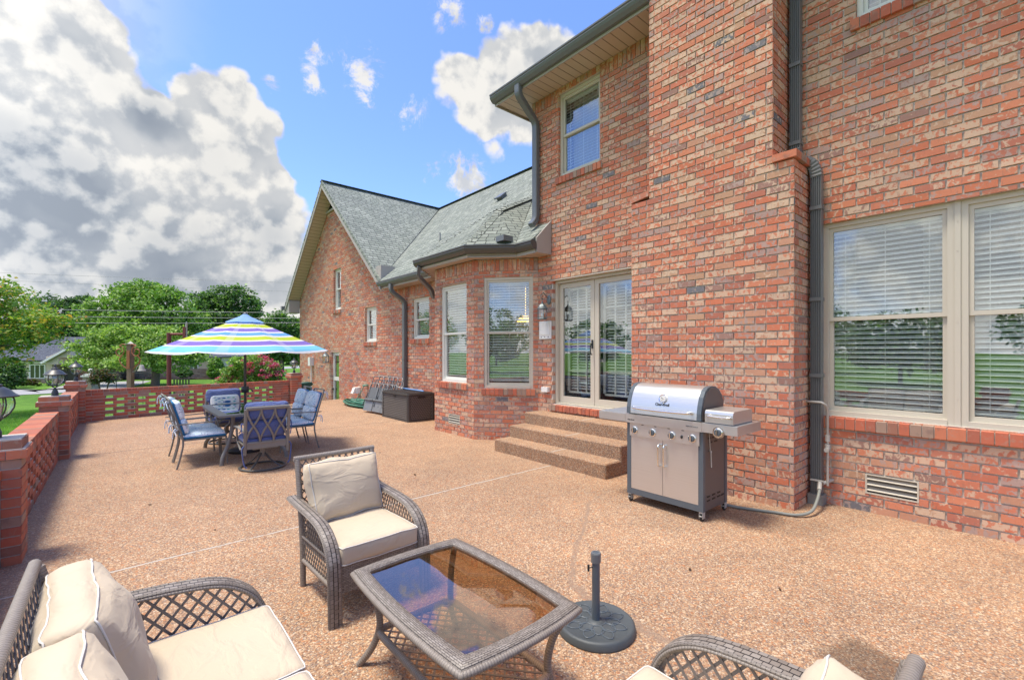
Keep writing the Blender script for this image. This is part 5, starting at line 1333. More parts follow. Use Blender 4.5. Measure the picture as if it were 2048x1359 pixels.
mb = MB(); mb.lathe([(.019, .41), (.019, .37), (.0215, .37), (.0215, .05), (.0, .05)], n=20); mb.build('tube', M['grillgrey'], us, smooth=True, autosmooth=40)
mb = MB(); mb.lathe([(.016, .385), (.017, .412), (.026, .412), (.028, .405), (.027, .36), (.0216, .36)], n=12); mb.build('collar', M['gutter'], us, smooth=False)
mb = MB(); a = R(160); d = Vector((math.cos(a), math.sin(a), 0)); mb.tube([d * .02 + Vector((0, 0, .335)), d * .047 + Vector((0, 0, .335))], .003, 6); mb.tube([d * .046 + Vector((0, 0, .318)), d * .046 + Vector((0, 0, .352))], .006, 8); mb.build('screw_knob', M['dark'], us, smooth=True)

# ------------------------------------------------------------ grill (front faces -x, origin on the floor)
gr = thing('gas_grill', 'stainless gas grill on casters with four knobs and a side burner', 'grill', (3.87, 2.325, 0))
y0, y1, xf, xb = -.395, .395, .02, .49
mb = MB()
for (xx, yy) in ((xf, y0), (xf, y1 - .045), (xb - .04, y0), (xb - .04, y1 - .045)): mb.box(xx, xx + .04, yy, yy + .045, .085, .80)
mb.box(xf, xf + .03, y0 + .0449, y1 - .0449, .085, .14); mb.box(xb - .03, xb, y0 + .0449, y1 - .0449, .085, .14)
for yy in (y0, y1 - .045): mb.box(xf + .0399, xb - .0399, yy + .01, yy + .035, .09, .12)
mb.build('cart_frame', M['grillgrey'], gr)
mb = MB(); mb.box(xf + .04, xb - .04, y0 + .006, y0 + .012, .085, .80); mb.box(xf + .04, xb - .04, y1 - .012, y1 - .006, .085, .80); mb.box(xb - .02, xb - .01, y0 + .045, y1 - .045, .14, .8); mb.box(xf + .03, xb - .03, y0 + .02, y1 - .02, .10, .11)
sp0 = mb.build('side_panel', M['grillbrown'], gr)
mb = MB()
for (zz, xs) in ((.72, (.10, .18, .26)), (.68, (.12, .22)), (.20, (.08, .18, .28)), (.165, (.08, .18, .28, .36))):
    for xx in xs: mb.box(xf + xx, xf + xx + .055, y0 + .002, y0 + .0075, zz, zz + .012)
mb.build('vent_slots', M['black'], sp0)
for (a, b, hy_) in ((y0 + .047, -.002, -.028), (.002, y1 - .047, .028)):
    mb = MB(); mb.box(xf + .002, xf + .022, a, b, .142, .665); dr = mb.build('door', M['steel'], gr)
    mb = MB(); mb.tube(smooth_path([(xf + .002, hy_, .42), (xf - .028, hy_, .425), (xf - .034, hy_, .46), (xf - .034, hy_, .58), (xf - .028, hy_, .615), (xf + .002, hy_, .62)], 4), .0085, 10); mb.build('handle', M['chrome'], dr, smooth=True)
mb = MB(); mb.box(xf - .012, xf + .03, y0 + .03, y1 - .04, .668, .795); cpn = mb.build('control_panel', M['steel'], gr)
mb = MB()
for yy in (-.21, -.07, .07, .21): mb.box(xf - .0135, xf - .0125, yy + .0 - .012, yy + .012, .783, .789)
for yy in (0,): pass
mb.build('slots', M['black'], cpn)
def knob(parent, x, y, z, s=1.0):
    k = MB(); k.lathe([(0, 0), (.036 * s, 0), (.036 * s, .008), (.031 * s, .012)], (0, 0, 0), 24, T=lambda a, b, c: (x - c, y + a, z + b))
    o = k.build('knob', M['chrome'], parent, smooth=True, autosmooth=40)
    k = MB(); k.lathe([(0.03 * s, .010), (.027 * s, .024), (.024 * s, .028), (0, .028)], (0, 0, 0), 24, T=lambda a, b, c: (x - c, y + a, z + b)); k.build('knob_face', M['grillgrey'], o, smooth=True, autosmooth=40)
    k = MB(); k.box(x - .040, x - .027, y - .006 * s, y + .006 * s, z - .026 * s, z + .026 * s); k.build('grip', M['chrome'], o)
for yy in (-.30, -.10, .10, .30): knob(cpn, xf - .012, yy - .0, .727)
mb = MB(); mb.lathe([(0, 0), (.012, 0), (.012, .008), (0, .008)], (0, 0, 0), 12, T=lambda a, b, c: (xf - .012 - c, -.20 + a * .8, .727 + b * 1.4)); mb.build('igniter', M['dark'], cpn, smooth=True)
# front rail and side shelves
mb = MB(); mb.box(xf - .03, xf + .02, y0 - .0, y1 + .0, .797, .882); mb.build('front_rail', M['steel'], gr)
def shelf(a, b):
    m_ = MB(); bev = .006
    m_.box(xf - .03, xf - .024, a, b, .800, .878); m_.box(xf - .024, xb - .02, a, b, .872, .880); e = a if a < -.5 else b
    e0, e1 = (a, a + .006) if a < -.5 else (b - .006, b); m_.box(xf - .024, xb - .02, e0, e1, .800, .872); m_.box(xb - .026, xb - .02, a + .006, b - .006, .800, .872)
    return m_.build('side_shelf', M['steel'], gr)
sl_ = shelf(y1 + .003, .725); sr = shelf(-.70, y0 - .003)
# firebox
mb = MB(); mb.box(xf + .02, xb - .03, y0 + .01, y1 - .01, .80, .90); mb.build('firebox', M['grillgrey'], gr)
# lid profile (x,z)
lp = [(.0, .892), (.004, .95), (.018, 1.02), (.045, 1.09), (.085, 1.145), (.135, 1.175), (.20, 1.186), (.27, 1.18), (.34, 1.15), (.40, 1.10), (.43, 1.04), (.44, .892)]
ly0, ly1 = -.385, .385
mb = MB(); mb.grid([[(x, y, z) for x, z in lp] for y in (ly0 + .04, ly1 - .04)]); lid = mb.build('lid', M['steel'], gr, smooth=True)
for (a, b) in ((ly0, ly0 + .04), (ly1 - .04, ly1)):
    m_ = MB(); lq = [(.18 + (x - .18) * 1.012 - .002, .89 + (z - .89) * 1.012) for x, z in lp]; lq[0] = (lq[0][0], .89); lq[-1] = (lq[-1][0], .89)
    m_.prism(lq, (a, b), lambda x, z, y: (x, y, z)); m_.build('end_casting', M['grillgrey'], lid)
m_ = MB(); m_.prism([(.02 + (x) * .93, .892 + (z - .892) * .95) for x, z in lp], (ly0 - .004, ly0), lambda x, z, y: (x, y, z)); m_.build('end_plate', M['grillbrown'], lid)
m_ = MB(); m_.prism([(.235, .90), (.27, .90), (.252, .955)], (ly0 - .006, ly0 - .0045), lambda x, z, y: (x, y, z)); m_.build('notch', M['black'], lid)
m_ = MB(); hz_ = .952
m_.tube(smooth_path([(.004, -.30, hz_), (-.035, -.29, hz_ + .004), (-.045, -.25, hz_), (-.048, 0, hz_ - .004), (-.045, .25, hz_), (-.035, .29, hz_ + .004), (.004, .30, hz_)], 5), .0115, 10); m_.build('handle', M['chrome'], lid, smooth=True)
sl2 = math.atan2(.07, .027)
def lidT(a, b, c): return (.030 + (b) * .36 - c * .93, a, 1.055 + b * .93 + c * .36)
m_ = MB(); m_.lathe([(0, .006), (.034, .006), (.040, .012), (.040, .002), (.036, .0)], (0, 0, 0), 24, T=lambda a, b, c: lidT(a, b, c)); th_ = m_.build('thermometer', M['chrome'], lid, smooth=True, autosmooth=40)
m_ = MB(); m_.lathe([(0, .0075), (.030, .0075)], (0, 0, 0), 24, T=lidT); m_.build('dial', M['white'], th_)
m_ = MB(); m_.prism([(-.018, -.006), (.016, .010), (.018, .006)], (.0085, .0095), lidT); m_.build('needle', M['black'], th_)
def text(body, size, parent, T, mat, name='lettering', bold=.0, ext=.002):
    cu = bpy.data.curves.new(name, 'FONT'); cu.body = body; cu.size = size; cu.align_x = 'CENTER'; cu.extrude = ext; cu.offset = bold
    to = bpy.data.objects.new(name, cu); col.objects.link(to); bpy.context.view_layer.update()
    me = bpy.data.meshes.new_from_object(to.evaluated_get(bpy.context.evaluated_depsgraph_get())); bpy.data.objects.remove(to)
    for v in me.vertices: v.co = Vector(T(v.co.x, v.co.y, v.co.z))
    me.materials.clear(); me.materials.append(mat); o = bpy.data.objects.new(name, me); col.objects.link(o); o.parent = parent; return o
text('Char-Broil', .034, lid, lambda a, b, c: (.016 + b * .28 - c - .006, -a, .992 + b * .96 - c * .0), M['iron'], bold=.0012)
text('Char-Broil', .018, gr, lambda a, b, c: (xf - .031 - c * .3, y1 - .065 - a, .822 + b), M['iron'], bold=.0004)
text('PERFORMANCE', .016, gr, lambda a, b, c: (xf - .031 - c * .3, y0 + .09 - a, .83 + b), M['pewter'])
# side burner
m_ = MB(); pr = [(.0, .888), (.0, .965), (.006, .985), (.02, .995), (.37, .998), (.385, .985), (.385, .888)]
m_.prism(pr, (-.660, y0 - .025), lambda x, z, y: (x, y, z)); sbn = m_.build('side_burner_lid', M['steel'], gr)
m_ = MB(); m_.tube(smooth_path([(.0, -.645, .945), (-.025, -.635, .948), (-.028, -.55, .945), (-.025, -.455, .948), (.0, -.445, .945)], 5), .007, 8); m_.build('handle', M['chrome'], sbn, smooth=True)
m_ = MB(); m_.box(.0, .385, -.662, y0 - .023, .881, .8885); m_.build('burner_rim', M['grillgrey'], gr)
m_ = MB(); m_.lathe([(0, 0), (.05, 0), (.05, .006), (0, .008)], (0, 0, 0), 28, T=lambda a, b, c: (xf - .031 - c, -.545 + a, .815 + b)); m_.build('bezel', M['chrome'], sr, smooth=True, autosmooth=40)
knob(sr, xf - .037, -.545, .815, 1.05)
m_ = MB(); m_.tube([(xf + .10, y0 - .004, .79), (xf + .11, y0 - .012, .60)], .004, 6); m_.tube([(xf + .11, y0 - .015, .61), (xf + .112, y0 - .02, .47)], .006, 6); m_.tube([(xf + .11, y0 - .02, .61), (xf + .13, y0 + .01, .61)], .008, 6); m_.build('matchstick_chain', M['galv'], gr, smooth=True)
for (xx, yy, sg) in ((xf + .02, y0 + .025, 1), (xf + .02, y1 - .025, -1), (xb - .02, y0 + .025, 1), (xb - .02, y1 - .025, -1)):
    m_ = MB(); m_.lathe([(0, -.012), (.024, -.012), (.030, -.006), (.030, .006), (.024, .012), (0, .012)], (xx + .012, yy, .030), 18, axis='y'); c_ = m_.build('caster', M['dark'], gr, smooth=True, autosmooth=40)
    m_ = MB(); m_.box(xx - .014, xx + .03, yy - .017, yy - .014, .025, .082); m_.box(xx - .014, xx + .03, yy + .014, yy + .017, .025, .082); m_.box(xx - .016, xx + .03, yy - .018, yy + .018, .072, .086); m_.box(xx - .028, xx - .014, yy - .012, yy + .012, .045, .052); m_.build('fork', M['galv'], c_)
# gas hose
mb = MB(); hp = smooth_path([(4.40, 2.02, .045), (4.46, 1.93, .02), (4.52, 1.78, .016), (4.60, 1.60, .016), (4.66, 1.44, .02), (4.78, 1.36, .045), (4.93, 1.355, .11), (5.04, 1.365, .18), (5.13, 1.385, .225)], 8)
mb.tube(hp, .0135, 10); gh = tag(mb.build('gas_hose', plain('grey rubber hose', (.20, .21, .19), .6, var=.2), smooth=True), 'grey rubber gas hose curving across the patio from grill to wall valve', 'hose')
mb = MB(); mb.tube([(5.05, 1.368, .187), (5.14, 1.388, .235)], .019, 8); mb.build('fitting', M['galv'], gh, smooth=True)

# ------------------------------------------------------------ dining set
T_ = thing('dining_table', 'grey metal dining table with glass top under the striped umbrella', 'table', (1.43, 7.78, 0))
hx, hy = .43, .80
m_ = MB(); O1 = outline(hx, hy, .015, 8); I1 = outline(hx - .11, hy - .11, .01, 8); rings = []
for o_, i_ in zip(O1, I1): rings.append([(o_[0], o_[1], .635), (o_[0] * 1.01, o_[1] * 1.005, .65), (o_[0], o_[1], .665), (i_[0], i_[1], .667), (i_[0], i_[1], .65)])
m_.grid(rings, None, closed_u=True); m_.build('table_frame', M['bronze'], T_, smooth=True, autosmooth=40)
m_ = MB(); m_.prism(outline(hx - .105, hy - .105, .01, 8), (.655, .662), lambda x, y, z: (x, y, z)); m_.build('glass_top', M['glass_grey'], T_, uv=False)
for sx in (-1, 1):
    for sy in (-1, 1):
        m_ = MB(); m_.tube(smooth_path([(sx * .24, sy * .60, .64), (sx * .25, sy * .58, .45), (sx * .30, sy * .62, .25), (sx * .38, sy * .72, .10), (sx * .395, sy * .745, .0)], 6), .026, 8, flat=(1.0, .55)); m_.build('leg', M['bronze'], T_, smooth=True)
m_ = MB()
for sy in (-1, 1): m_.tube([(-.25, sy * .57, .42), (0, sy * .30, .60), (.25, sy * .57, .42)], .012, 6)
m_.tube([(0, -.30, .60), (0, .30, .60)], .012, 6); m_.build('stretcher', M['bronze'], T_, smooth=True)
# umbrella
um_ = thing('patio_umbrella', 'open patio umbrella striped in blue, lime, purple and white above the dining table', 'umbrella', (1.46, 7.86, 0))
m_ = MB(); m_.lathe([(0, 0), (.225, 0), (.225, .03), (.20, .045), (.04, .055), (.035, .07), (.03, .20), (0, .20)], n=36); m_.build('base', M['dark'], um_, smooth=True, autosmooth=40)
m_ = MB(); m_.tube([(0, 0, .05), (0, 0, 2.03)], .019, 12); m_.build('pole', plain('brown pole', (.05, .035, .028), .4), um_, smooth=True)
m_ = MB(); m_.lathe([(0, -.05), (.05, -.045), (.055, 0), (.05, .045), (0, .05)], (0, 0, .93), 12); m_.tube([(0, -.03, .95), (.06, -.09, .93), (.09, -.10, .90)], .008, 6); m_.build('crank', M['dark'], um_, smooth=True)
tilt = Matrix.Rotation(R(1.2), 4, Vector((math.cos(-PSI), math.sin(-PSI), 0)))
def UT(p): return tuple(Vector((0, 0, 2.04)) + (tilt @ (Vector(p) - Vector((0, 0, 2.04)))))
RU, HU = 1.22, 1.515
base_ang = R(90) - PSI + math.pi + R(5)      # the near rib points back towards the camera side
def can(i, t, sag=True):
    """i in rib units, t 0 apex..1 hem"""
    k = math.floor(i); f = i - k; a0 = base_ang + k * math.pi / 4; a1 = a0 + math.pi / 4
    p = (Vector((math.cos(a0), math.sin(a0))) * (1 - f) + Vector((math.cos(a1), math.sin(a1))) * f) * RU * t
    s_ = 4 * f * (1 - f); z = 2.04 - (2.04 - HU) * (t ** .96) - .022 * s_ * math.sin(math.pi * t) * t; p = p * (1 - .05 * s_ * (t ** 4))
    if t > .96: z -= .035 * s_ * (t - .96) / .04
    return UT((p.x, p.y, z))
ts = [0, .08, .16, .25, .35, .45, .55, .65, .75, .84, .91, .96, 1.0]
m_ = MB(); m_.grid([[can(i / 6, t) for t in ts] for i in range(48)], lambda i, j: (i / 6 * 1.0, ts[j]), closed_u=True)
can_o = m_.build('canopy', M['stripes'], um_, smooth=True)
m_ = MB(); m_.grid([[(lambda p, t=t: (p[0], p[1], p[2] + .028 + .02 * (t < .1)))(can(i / 4, t * .21)) for t in (0.02, .3, .6, .9, 1.06)] for i in range(32)], lambda i, j: (.3, .05), closed_u=True)
m_.build('vent', M['stripes'], can_o, smooth=True)
m_ = MB(); p_ = UT((0, 0, 2.06)); m_.lathe([(0, 0), (.03, 0), (.028, .02), (.012, .03), (0, .035)], p_, 12); m_.build('finial', M['gutter'], um_, smooth=True)
for k in range(8):
    m_ = MB(); a = can(k, .03); b = can(k, .995); m_.tube([(a[0], a[1], a[2] - .02), (b[0], b[1], b[2] - .014)], .007, 5); c = can(k, .55)
    m_.tube([(c[0], c[1], c[2] - .02), (0, 0, 1.62)], .006, 5); m_.build('rib', M['dark'], um_, smooth=True)
m_ = MB(); m_.lathe([(.02, -.03), (.045, -.03), (.045, .03), (.02, .03)], (0, 0, 1.62), 12); m_.build('runner', M['dark'], um_)
# sling of tube chairs with printed cushions, facing local -y
def tube_chair():
    t = thing('patio_chair', 'x', 'chair', (0, 0, 0), 0, 'printed cushion chairs round the dining table')
    hw = .235
    for s_ in (-1, 1):
        x = s_ * hw
        m_ = MB(); m_.tube(smooth_path([(x, .30, 0), (x, .255, .18), (x, .235, .36), (x, .30, .62), (x, .37, .86), (x * .9, .385, .90)], 5), .0115, 8); m_.build('leg', M['bronze'], t, smooth=True)
        m_ = MB(); m_.tube([(x, -.255, 0), (x, -.245, .20), (x, -.24, .37)], .0115, 8); m_.build('leg', M['bronze'], t, smooth=True)
        m_ = MB(); m_.tube(smooth_path([(x, .34, .565), (x, .0, .575), (x, -.24, .58), (x, -.275, .575), (x, -.27, .53), (x, -.22, .47), (x, -.245, .38)], 5), .011, 8, flat=(1.2, .7)); m_.build('armrest', M['bronze'], t, smooth=True)
    m_ = MB(); m_.tube([(-hw, -.245, .36), (hw, -.245, .36), (hw, .235, .36), (-hw, .235, .36)], .011, 8, closed=True); m_.box(-hw, hw, -.24, .235, .350, .358); m_.build('seat_frame', M['bronze'], t, smooth=True, autosmooth=40)
    m_ = MB(); m_.tube([(-hw * .9, .385, .90), (hw * .9, .385, .90)], .011, 8); m_.tube([(-hw, .28, .50), (hw, .28, .50)], .008, 6); m_.build('back_frame', M['bronze'], t, smooth=True)
    sc_ = add_cushion(t, 'seat_cushion', (.46, .47, .055), M['print'], (0, -.01, .40), (0, 0, 0), seed=5, pipe=False, r=.02, puff=.5, wr=.004)
    m_ = MB(); m_.tube([(x, y, -.012) for x, y, z in roundrect(.232, .236, .03, 0)], .014, 6, closed=True); m_.build('edge_band', M['teal'], sc_, smooth=True)
    for (zz, yy, hh) in ((.535, .265, .20), (.745, .325, .235)):
        c_ = add_cushion(t, 'back_cushion', (.44, hh, .075), M['print'], (0, yy - .045, zz), (R(74), 0, 0), seed=int(zz * 20), pipe=False, r=.03, puff=.6, wr=.005)
        m_ = MB(); m_.tube([(x, y, -.03) for x, y, z in roundrect(.222, hh / 2, .02, 0)], .013, 6, closed=True); m_.build('edge_band', M['teal'], c_, smooth=True)
    for s_ in (-1, 1):
        for zz, yy in ((.50, .29), (.86, .375)):
            m_ = MB(); x = s_ * .235; m_.tube(smooth_path([(x, yy, zz), (x + s_ * .02, yy + .03, zz + .015), (x + s_ * .03, yy + .05, zz - .02), (x + s_ * .02, yy + .055, zz - .10)], 4), .006, 5); m_.tube([(x, yy, zz), (x + s_ * .03, yy + .035, zz - .01), (x + s_ * .045, yy + .02, zz - .075)], .006, 5); m_.build('tie', M['print'], t, smooth=True)
    return t
pc = tube_chair()
pc.location = (.87, 7.42, 0); pc.rotation_euler = (0, 0, R(90)); pc['label'] = 'printed cushion chair on the left of the dining table, nearer the viewer'
dup(pc, (.86, 7.95, 0), R(91), 'printed cushion chair on the left of the dining table, further from the viewer')
dup(pc, (2.08, 7.60, 0), R(-90), 'printed cushion chair on the right of the dining table, nearer the viewer')
dup(pc, (2.08, 8.20, 0), R(-92), 'printed cushion chair on the right of the dining table, further from the viewer')
def swivel_chair():
    t = thing('swivel_chair', 'x', 'chair', (0, 0, 0), 0, 'navy swivel chairs at the ends of the dining table')
    m_ = MB(); ring = [(.26 * math.cos(q), .26 * math.sin(q), .014) for q in [2 * math.pi * k / 32 for k in range(32)]]; m_.tube(ring, .017, 8, closed=True, flat=(1, .7)); bs = m_.build('base_ring', M['gutter_bay'], t, smooth=True)
    for k in range(4):
        q = math.pi / 4 + k * math.pi / 2; m_ = MB(); m_.tube(smooth_path([(.255 * math.cos(q), .255 * math.sin(q), .02), (.14 * math.cos(q), .14 * math.sin(q), .085), (.03 * math.cos(q), .03 * math.sin(q), .19)], 5), .013, 6, flat=(1.2, .6)); m_.build('strut', M['gutter_bay'], bs, smooth=True)
    m_ = MB(); m_.tube([(0, 0, .14), (0, 0, .27)], .032, 12); m_.box(-.14, .14, -.12, .16, .265, .285); m_.build('pedestal', M['bronze'], t, smooth=True, autosmooth=40)
    m_ = MB(); m_.tube([(-.10, .19, .29), (-.10, -.19, .29)], .012, 6); m_.tube([(.10, .19, .29), (.10, -.19, .29)], .012, 6); m_.box(-.235, .235, .20, .225, .29, .335); m_.box(-.235, .235, -.25, -.225, .31, .335); m_.box(-.25, .25, -.25, .225, .335, .345); m_.build('seat_frame', M['bronze'], t)
    for s_ in (-1, 1):
        x = s_ * .245; m_ = MB(); m_.tube([(x, .22, .22), (x, .235, .45), (x, .295, .79)], .020, 8, flat=(1, .6)); m_.build('post', M['bronze'], t, smooth=True)
        m_ = MB(); m_.tube(smooth_path([(x, .26, .52), (x * 1.05, 0, .535), (x * 1.08, -.24, .53)], 4), .028, 8, flat=(1.0, .45)); m_.tube(smooth_path([(x * 1.05, -.22, .52), (x * 1.05, -.20, .42), (x, -.22, .33), (x, -.02, .25)], 4), .013, 6); m_.build('armrest', M['bronze'], t, smooth=True)
    by = lambda z: .235 + (z - .45) * .18
    m_ = MB(); m_.tube([(-.245, by(.80), .80), (.245, by(.80), .80)], .024, 8, flat=(.5, 1)); m_.tube([(-.245, by(.36), .36), (.245, by(.36), .36)], .022, 8, flat=(.5, 1)); m_.build('back_frame', M['bronze'], t, smooth=True)
    m_ = MB(); xs = [-.235, -.078, .078, .235]
    # four interlaced curving splats
    for k in range(3):
        xa, xb_ = xs[k], xs[k + 1]
        for (p, q) in ((xa, xb_), (xb_, xa)):
            pts = []
            for j in range(13):
                u = j / 12; z = .37 + .42 * u; s2 = (1 - math.cos(math.pi * u)) / 2; x = p + (q - p) * s2
                pts.append((x, by(z) + .004 * (1 if p < q else -1) + .006, z))
            m_.tube(pts, .0135, 6, flat=(1.0, .45))
    m_.build('splats', M['bronze'], t, smooth=True)
    add_cushion(t, 'seat_cushion', (.47, .47, .085), M['navy'], (0, -.03, .385), (0, 0, 0), seed=21, pipe=False, r=.035, puff=.5, wr=.006)
    for (zz, hh, w2) in ((.53, .24, .45), (.745, .22, .48)):
        add_cushion(t, 'back_cushion', (w2, hh, .095), M['navy'], (0, by(zz) - .068, zz + .01), (R(80), 0, 0), seed=int(zz * 30), pipe=False, r=.04, puff=.5, wr=.007)
    for s_ in (-1, 1):
        m_ = MB(); x = s_ * .25; m_.tube(smooth_path([(x, .24, .60), (x + s_ * .03, .22, .615), (x + s_ * .035, .24, .55), (x + s_ * .02, .25, .44)], 4), .007, 5)
        m_.tube(smooth_path([(x, .23, .34), (x + s_ * .03, .24, .30), (x + s_ * .02, .25, .18), (x + s_ * .005, .26, .10), (x - s_ * .02, .27, .075)], 4), .009, 5); m_.build('tie', M['navy'], t, smooth=True)
    return t
sw = swivel_chair(); sw.location = (1.43, 6.62, 0); sw.rotation_euler = (0, 0, R(180)); sw['label'] = 'navy cushioned swivel chair in front of the dining table, its lattice back to the viewer'
dup(sw, (1.38, 8.88, 0), R(2), 'navy cushioned swivel chair at the far end of the dining table, holding the fish pillow')
# fish pillow
fpil = MB(); loops = cushion(fpil, .38, .20, .10, r=.03, puff=.7, n=14, seed=40, wr=.003)
fo = fpil.build('pillow', plain('white pillow', (.74, .76, .76), .85), smooth=True); fo.location = (1.33, 8.70, .69); fo.rotation_euler = (R(78), 0, R(3))
tag(fo, 'white lumbar pillow printed with blue and green fish on the far navy chair', 'pillow')
mF = [plain('fish blue', (.02, .13, .36), .85), plain('fish teal', (.02, .36, .42), .85), plain('fish green', (.10, .45, .30), .85)]
random.seed(5)
def fish_z(x, y): X, Y = x / .19, y / .10; return .050 + .7 * .050 * max(0, (1 - X * X) * (1 - Y * Y)) ** .6 + .0025
for k, (x, y, L_, ci, fl) in enumerate(((.02, -.02, .11, 0, 1), (-.04, .06, .06, 0, 1), (.035, .065, .05, 1, -1), (-.12, .055, .05, 0, 1), (-.17, .03, .035, 1, 1), (-.12, -.01, .035, 1, -1), (-.07, .02, .03, 2, 1), (.13, .06, .04, 2, 1), (.14, -.02, .05, 1, -1), (-.17, -.05, .035, 0, 1), (-.08, -.06, .05, 2, 1), (.16, .02, .03, 0, 1), (.09, -.07, .05, 0, -1), (-.19, .08, .03, 0, 1))):
    x, y, L_ = x * .82, y * .78, L_ * .85; m_ = MB(); body = []
    for j in range(14):
        q = 2 * math.pi * j / 14; body.append((x + L_ / 2 * math.cos(q) * fl, y + L_ * .2 * math.sin(q)))
    m_.prism(body, (0, .002), lambda a, b, c: (a, b, fish_z(a, b) + c)); tx = x - fl * L_ * .42
    m_.prism([(tx, y), (tx - fl * L_ * .28, y + L_ * .16), (tx - fl * L_ * .2, y), (tx - fl * L_ * .28, y - L_ * .16)], (0, .002), lambda a, b, c: (a, b, fish_z(a, b) + c)); m_.build('fish_print', mF[ci], fo, uv=False)

# ------------------------------------------------------------ storage box, folded recliners, hose, bin, pole
bx_ = thing('deck_box', 'brown resin storage box with basket weave sides against the house wall', 'storage box', (4.645, 8.745, 0))
m_ = MB(); m_.box(.02, .64, .02, 1.23, .02, .56); m_.build('body', M['resin'], bx_)
m_ = MB(); pr = roundrect(.335, .64, .05, 0); m_.prism([(p[0] + .325, p[1] + .625) for p in pr], (.565, .592), lambda x, y, z: (x, y, z)); m_.prism([(p[0] * .93 + .325, p[1] * .95 + .625) for p in pr], (.592, .608), lambda x, y, z: (x, y, z))
ld = m_.build('lid', M['resin'], bx_)
m_ = MB()
for k in range(17): y = .07 + k * .068; m_.box(.03, .62, y, y + .032, .608, .614)
m_.build('lid_ribs', M['resin'], ld)
for (cx, cy) in ((.02, .02), (.02, 1.23), (.64, .02), (.64, 1.23)):
    m_ = MB(); m_.lathe([(0, 0), (.045, 0), (.040, .56), (0, .56)], (cx + (.02 if cx < .1 else -.02), cy + (.02 if cy < .1 else -.02), 0), 16); m_.build('corner_post', M['resin'], bx_, smooth=True, autosmooth=40)
m_ = MB(); m_.box(.005, .02, .06, 1.19, 0, .035); m_.box(.06, .60, .004, .02, 0, .035); m_.build('plinth', M['resin'], bx_)
wmat = plain('brown resin weave', (.14, .13, .125), .45, spec=.5)
def weave(L_, T):
    wv = MB()
    nu, nv = int(L_ / .042), 13
    for j in range(nv):
        for i in range(nu):
            u0 = i * L_ / nu + (.5 * L_ / nu if j % 2 else 0); 
            if u0 + .036 > L_: continue
            v0 = .045 + j * .0385; wv.prism([(u0, v0 + .006), (u0 + .006, v0), (u0 + .030, v0 + .014), (u0 + .036, v0 + .022), (u0 + .030, v0 + .034), (u0 + .006, v0 + .020)], (0, .009), T)
    wv.build('weave', wmat, bx_, uv=False)
weave(1.12, lambda u, v, w_: (.02 - w_, .065 + u, v)); weave(.54, lambda u, v, w_: (.06 + u, .02 - w_, v));
m_ = MB(); m_.box(-.006, .004, .56, .66, .515, .54); m_.box(.25, .42, -.006, .004, .50, .53); m_.build('handle_recess', M['black'], bx_)
def recliner():
    t = thing('folded_recliner', 'x', 'folded chair', (0, 0, 0), 0, 'folded grey recliners leaning on the wall')
    # local: leans towards +x, width along y, origin at the foot
    def L_(u, y, out): return (u * .30 - out * .95, y, u * .95 + out * .30 + .02)
    hw = .24
    for (u0, u1, w_, out) in ((.02, .90, hw, .02), (.0, .82, hw - .035, -.045), (.06, .70, hw - .06, .075)):
        m_ = MB(); rp = [L_(u, y, out) for (u, y) in [(p[1], p[0]) for p in [(-w_, u0), (-w_, u1 - .05), (-w_ + .05, u1), (w_ - .05, u1), (w_, u1 - .05), (w_, u0)]]]
        m_.tube(rp, .0115, 7); m_.build('tube_frame', M['frame_grey'], t, smooth=True)
    m_ = MB(); m_.box(.08, .60, -hw + .075, hw - .075, -.003, .003, T=lambda u, y, o_: L_(u, y, o_ + .07 + .02 * math.sin(u * 6))); m_.build('sling', M['sling'], t)
    m_ = MB(); m_.box(.0, .25, -hw + .06, hw - .06, .10, .11, T=lambda u, y, o_: L_(u, y, o_)); m_.build('foot_sling', M['frame_grey'], t)
    m_ = MB(); m_.tube([L_(.27, -hw + .07, .13), L_(.27, hw - .07, .13)], .03, 10); m_.build('headrest', M['sling'], t, smooth=True)
    for s_ in (-1, 1):
        m_ = MB(); m_.tube([L_(.45, s_ * (hw + .01), .05), L_(.12, s_ * (hw + .01), .11)], .018, 8, flat=(1, .6)); m_.build('armrest', M['dark'], t, smooth=True)
        m_ = MB()
        for k in range(9): u = .12 + k * .055; m_.tube([L_(u, s_ * (hw - .07), .07), L_(u, s_ * (hw - .04), .02)], .003, 4)
        m_.build('bungee', M['frame_grey'], t, smooth=True)
    return t
rc = recliner(); rl_lab = ['furthest left of the folded grey recliners leaning on the wall, its sling in full view', 'second folded grey recliner from the left, leaning on the wall', 'third folded grey recliner from the left, leaning on the wall', 'fourth folded grey recliner from the left, half behind the storage box', 'rightmost folded grey recliner, mostly hidden by the storage box']
for k in range(5):
    loc = (4.74 + .01 * k, 10.84 - .17 * k * 1.0, 0)
    rz = R(-20)
    if k == 0: rc.location = loc; rc.rotation_euler = (0, 0, R(8)); rc['label'] = rl_lab[0]
    else: dup(rc, (4.77 + .012 * k, 10.86 - .22 * k, 0), R(6 - 2 * k), rl_lab[k])
hs = MB(); pts = []
for k in range(420):
    q = k * .13; r = .22 + .05 * math.sin(k * .031) + .03 * math.sin(k * .11); pts.append((5.02 + r * .85 * math.cos(q), 12.25 + r * 3.4 * math.sin(q) * .95, .018 + .12 * (0.5 + .5 * math.sin(k * .047)) + .02 * math.sin(k * .5) * .4))
hs.tube(pts, .015, 6); ho = tag(hs.build('garden_hose', M['hose'], smooth=True), 'coiled green garden hose on the patio by the house wall', 'hose')
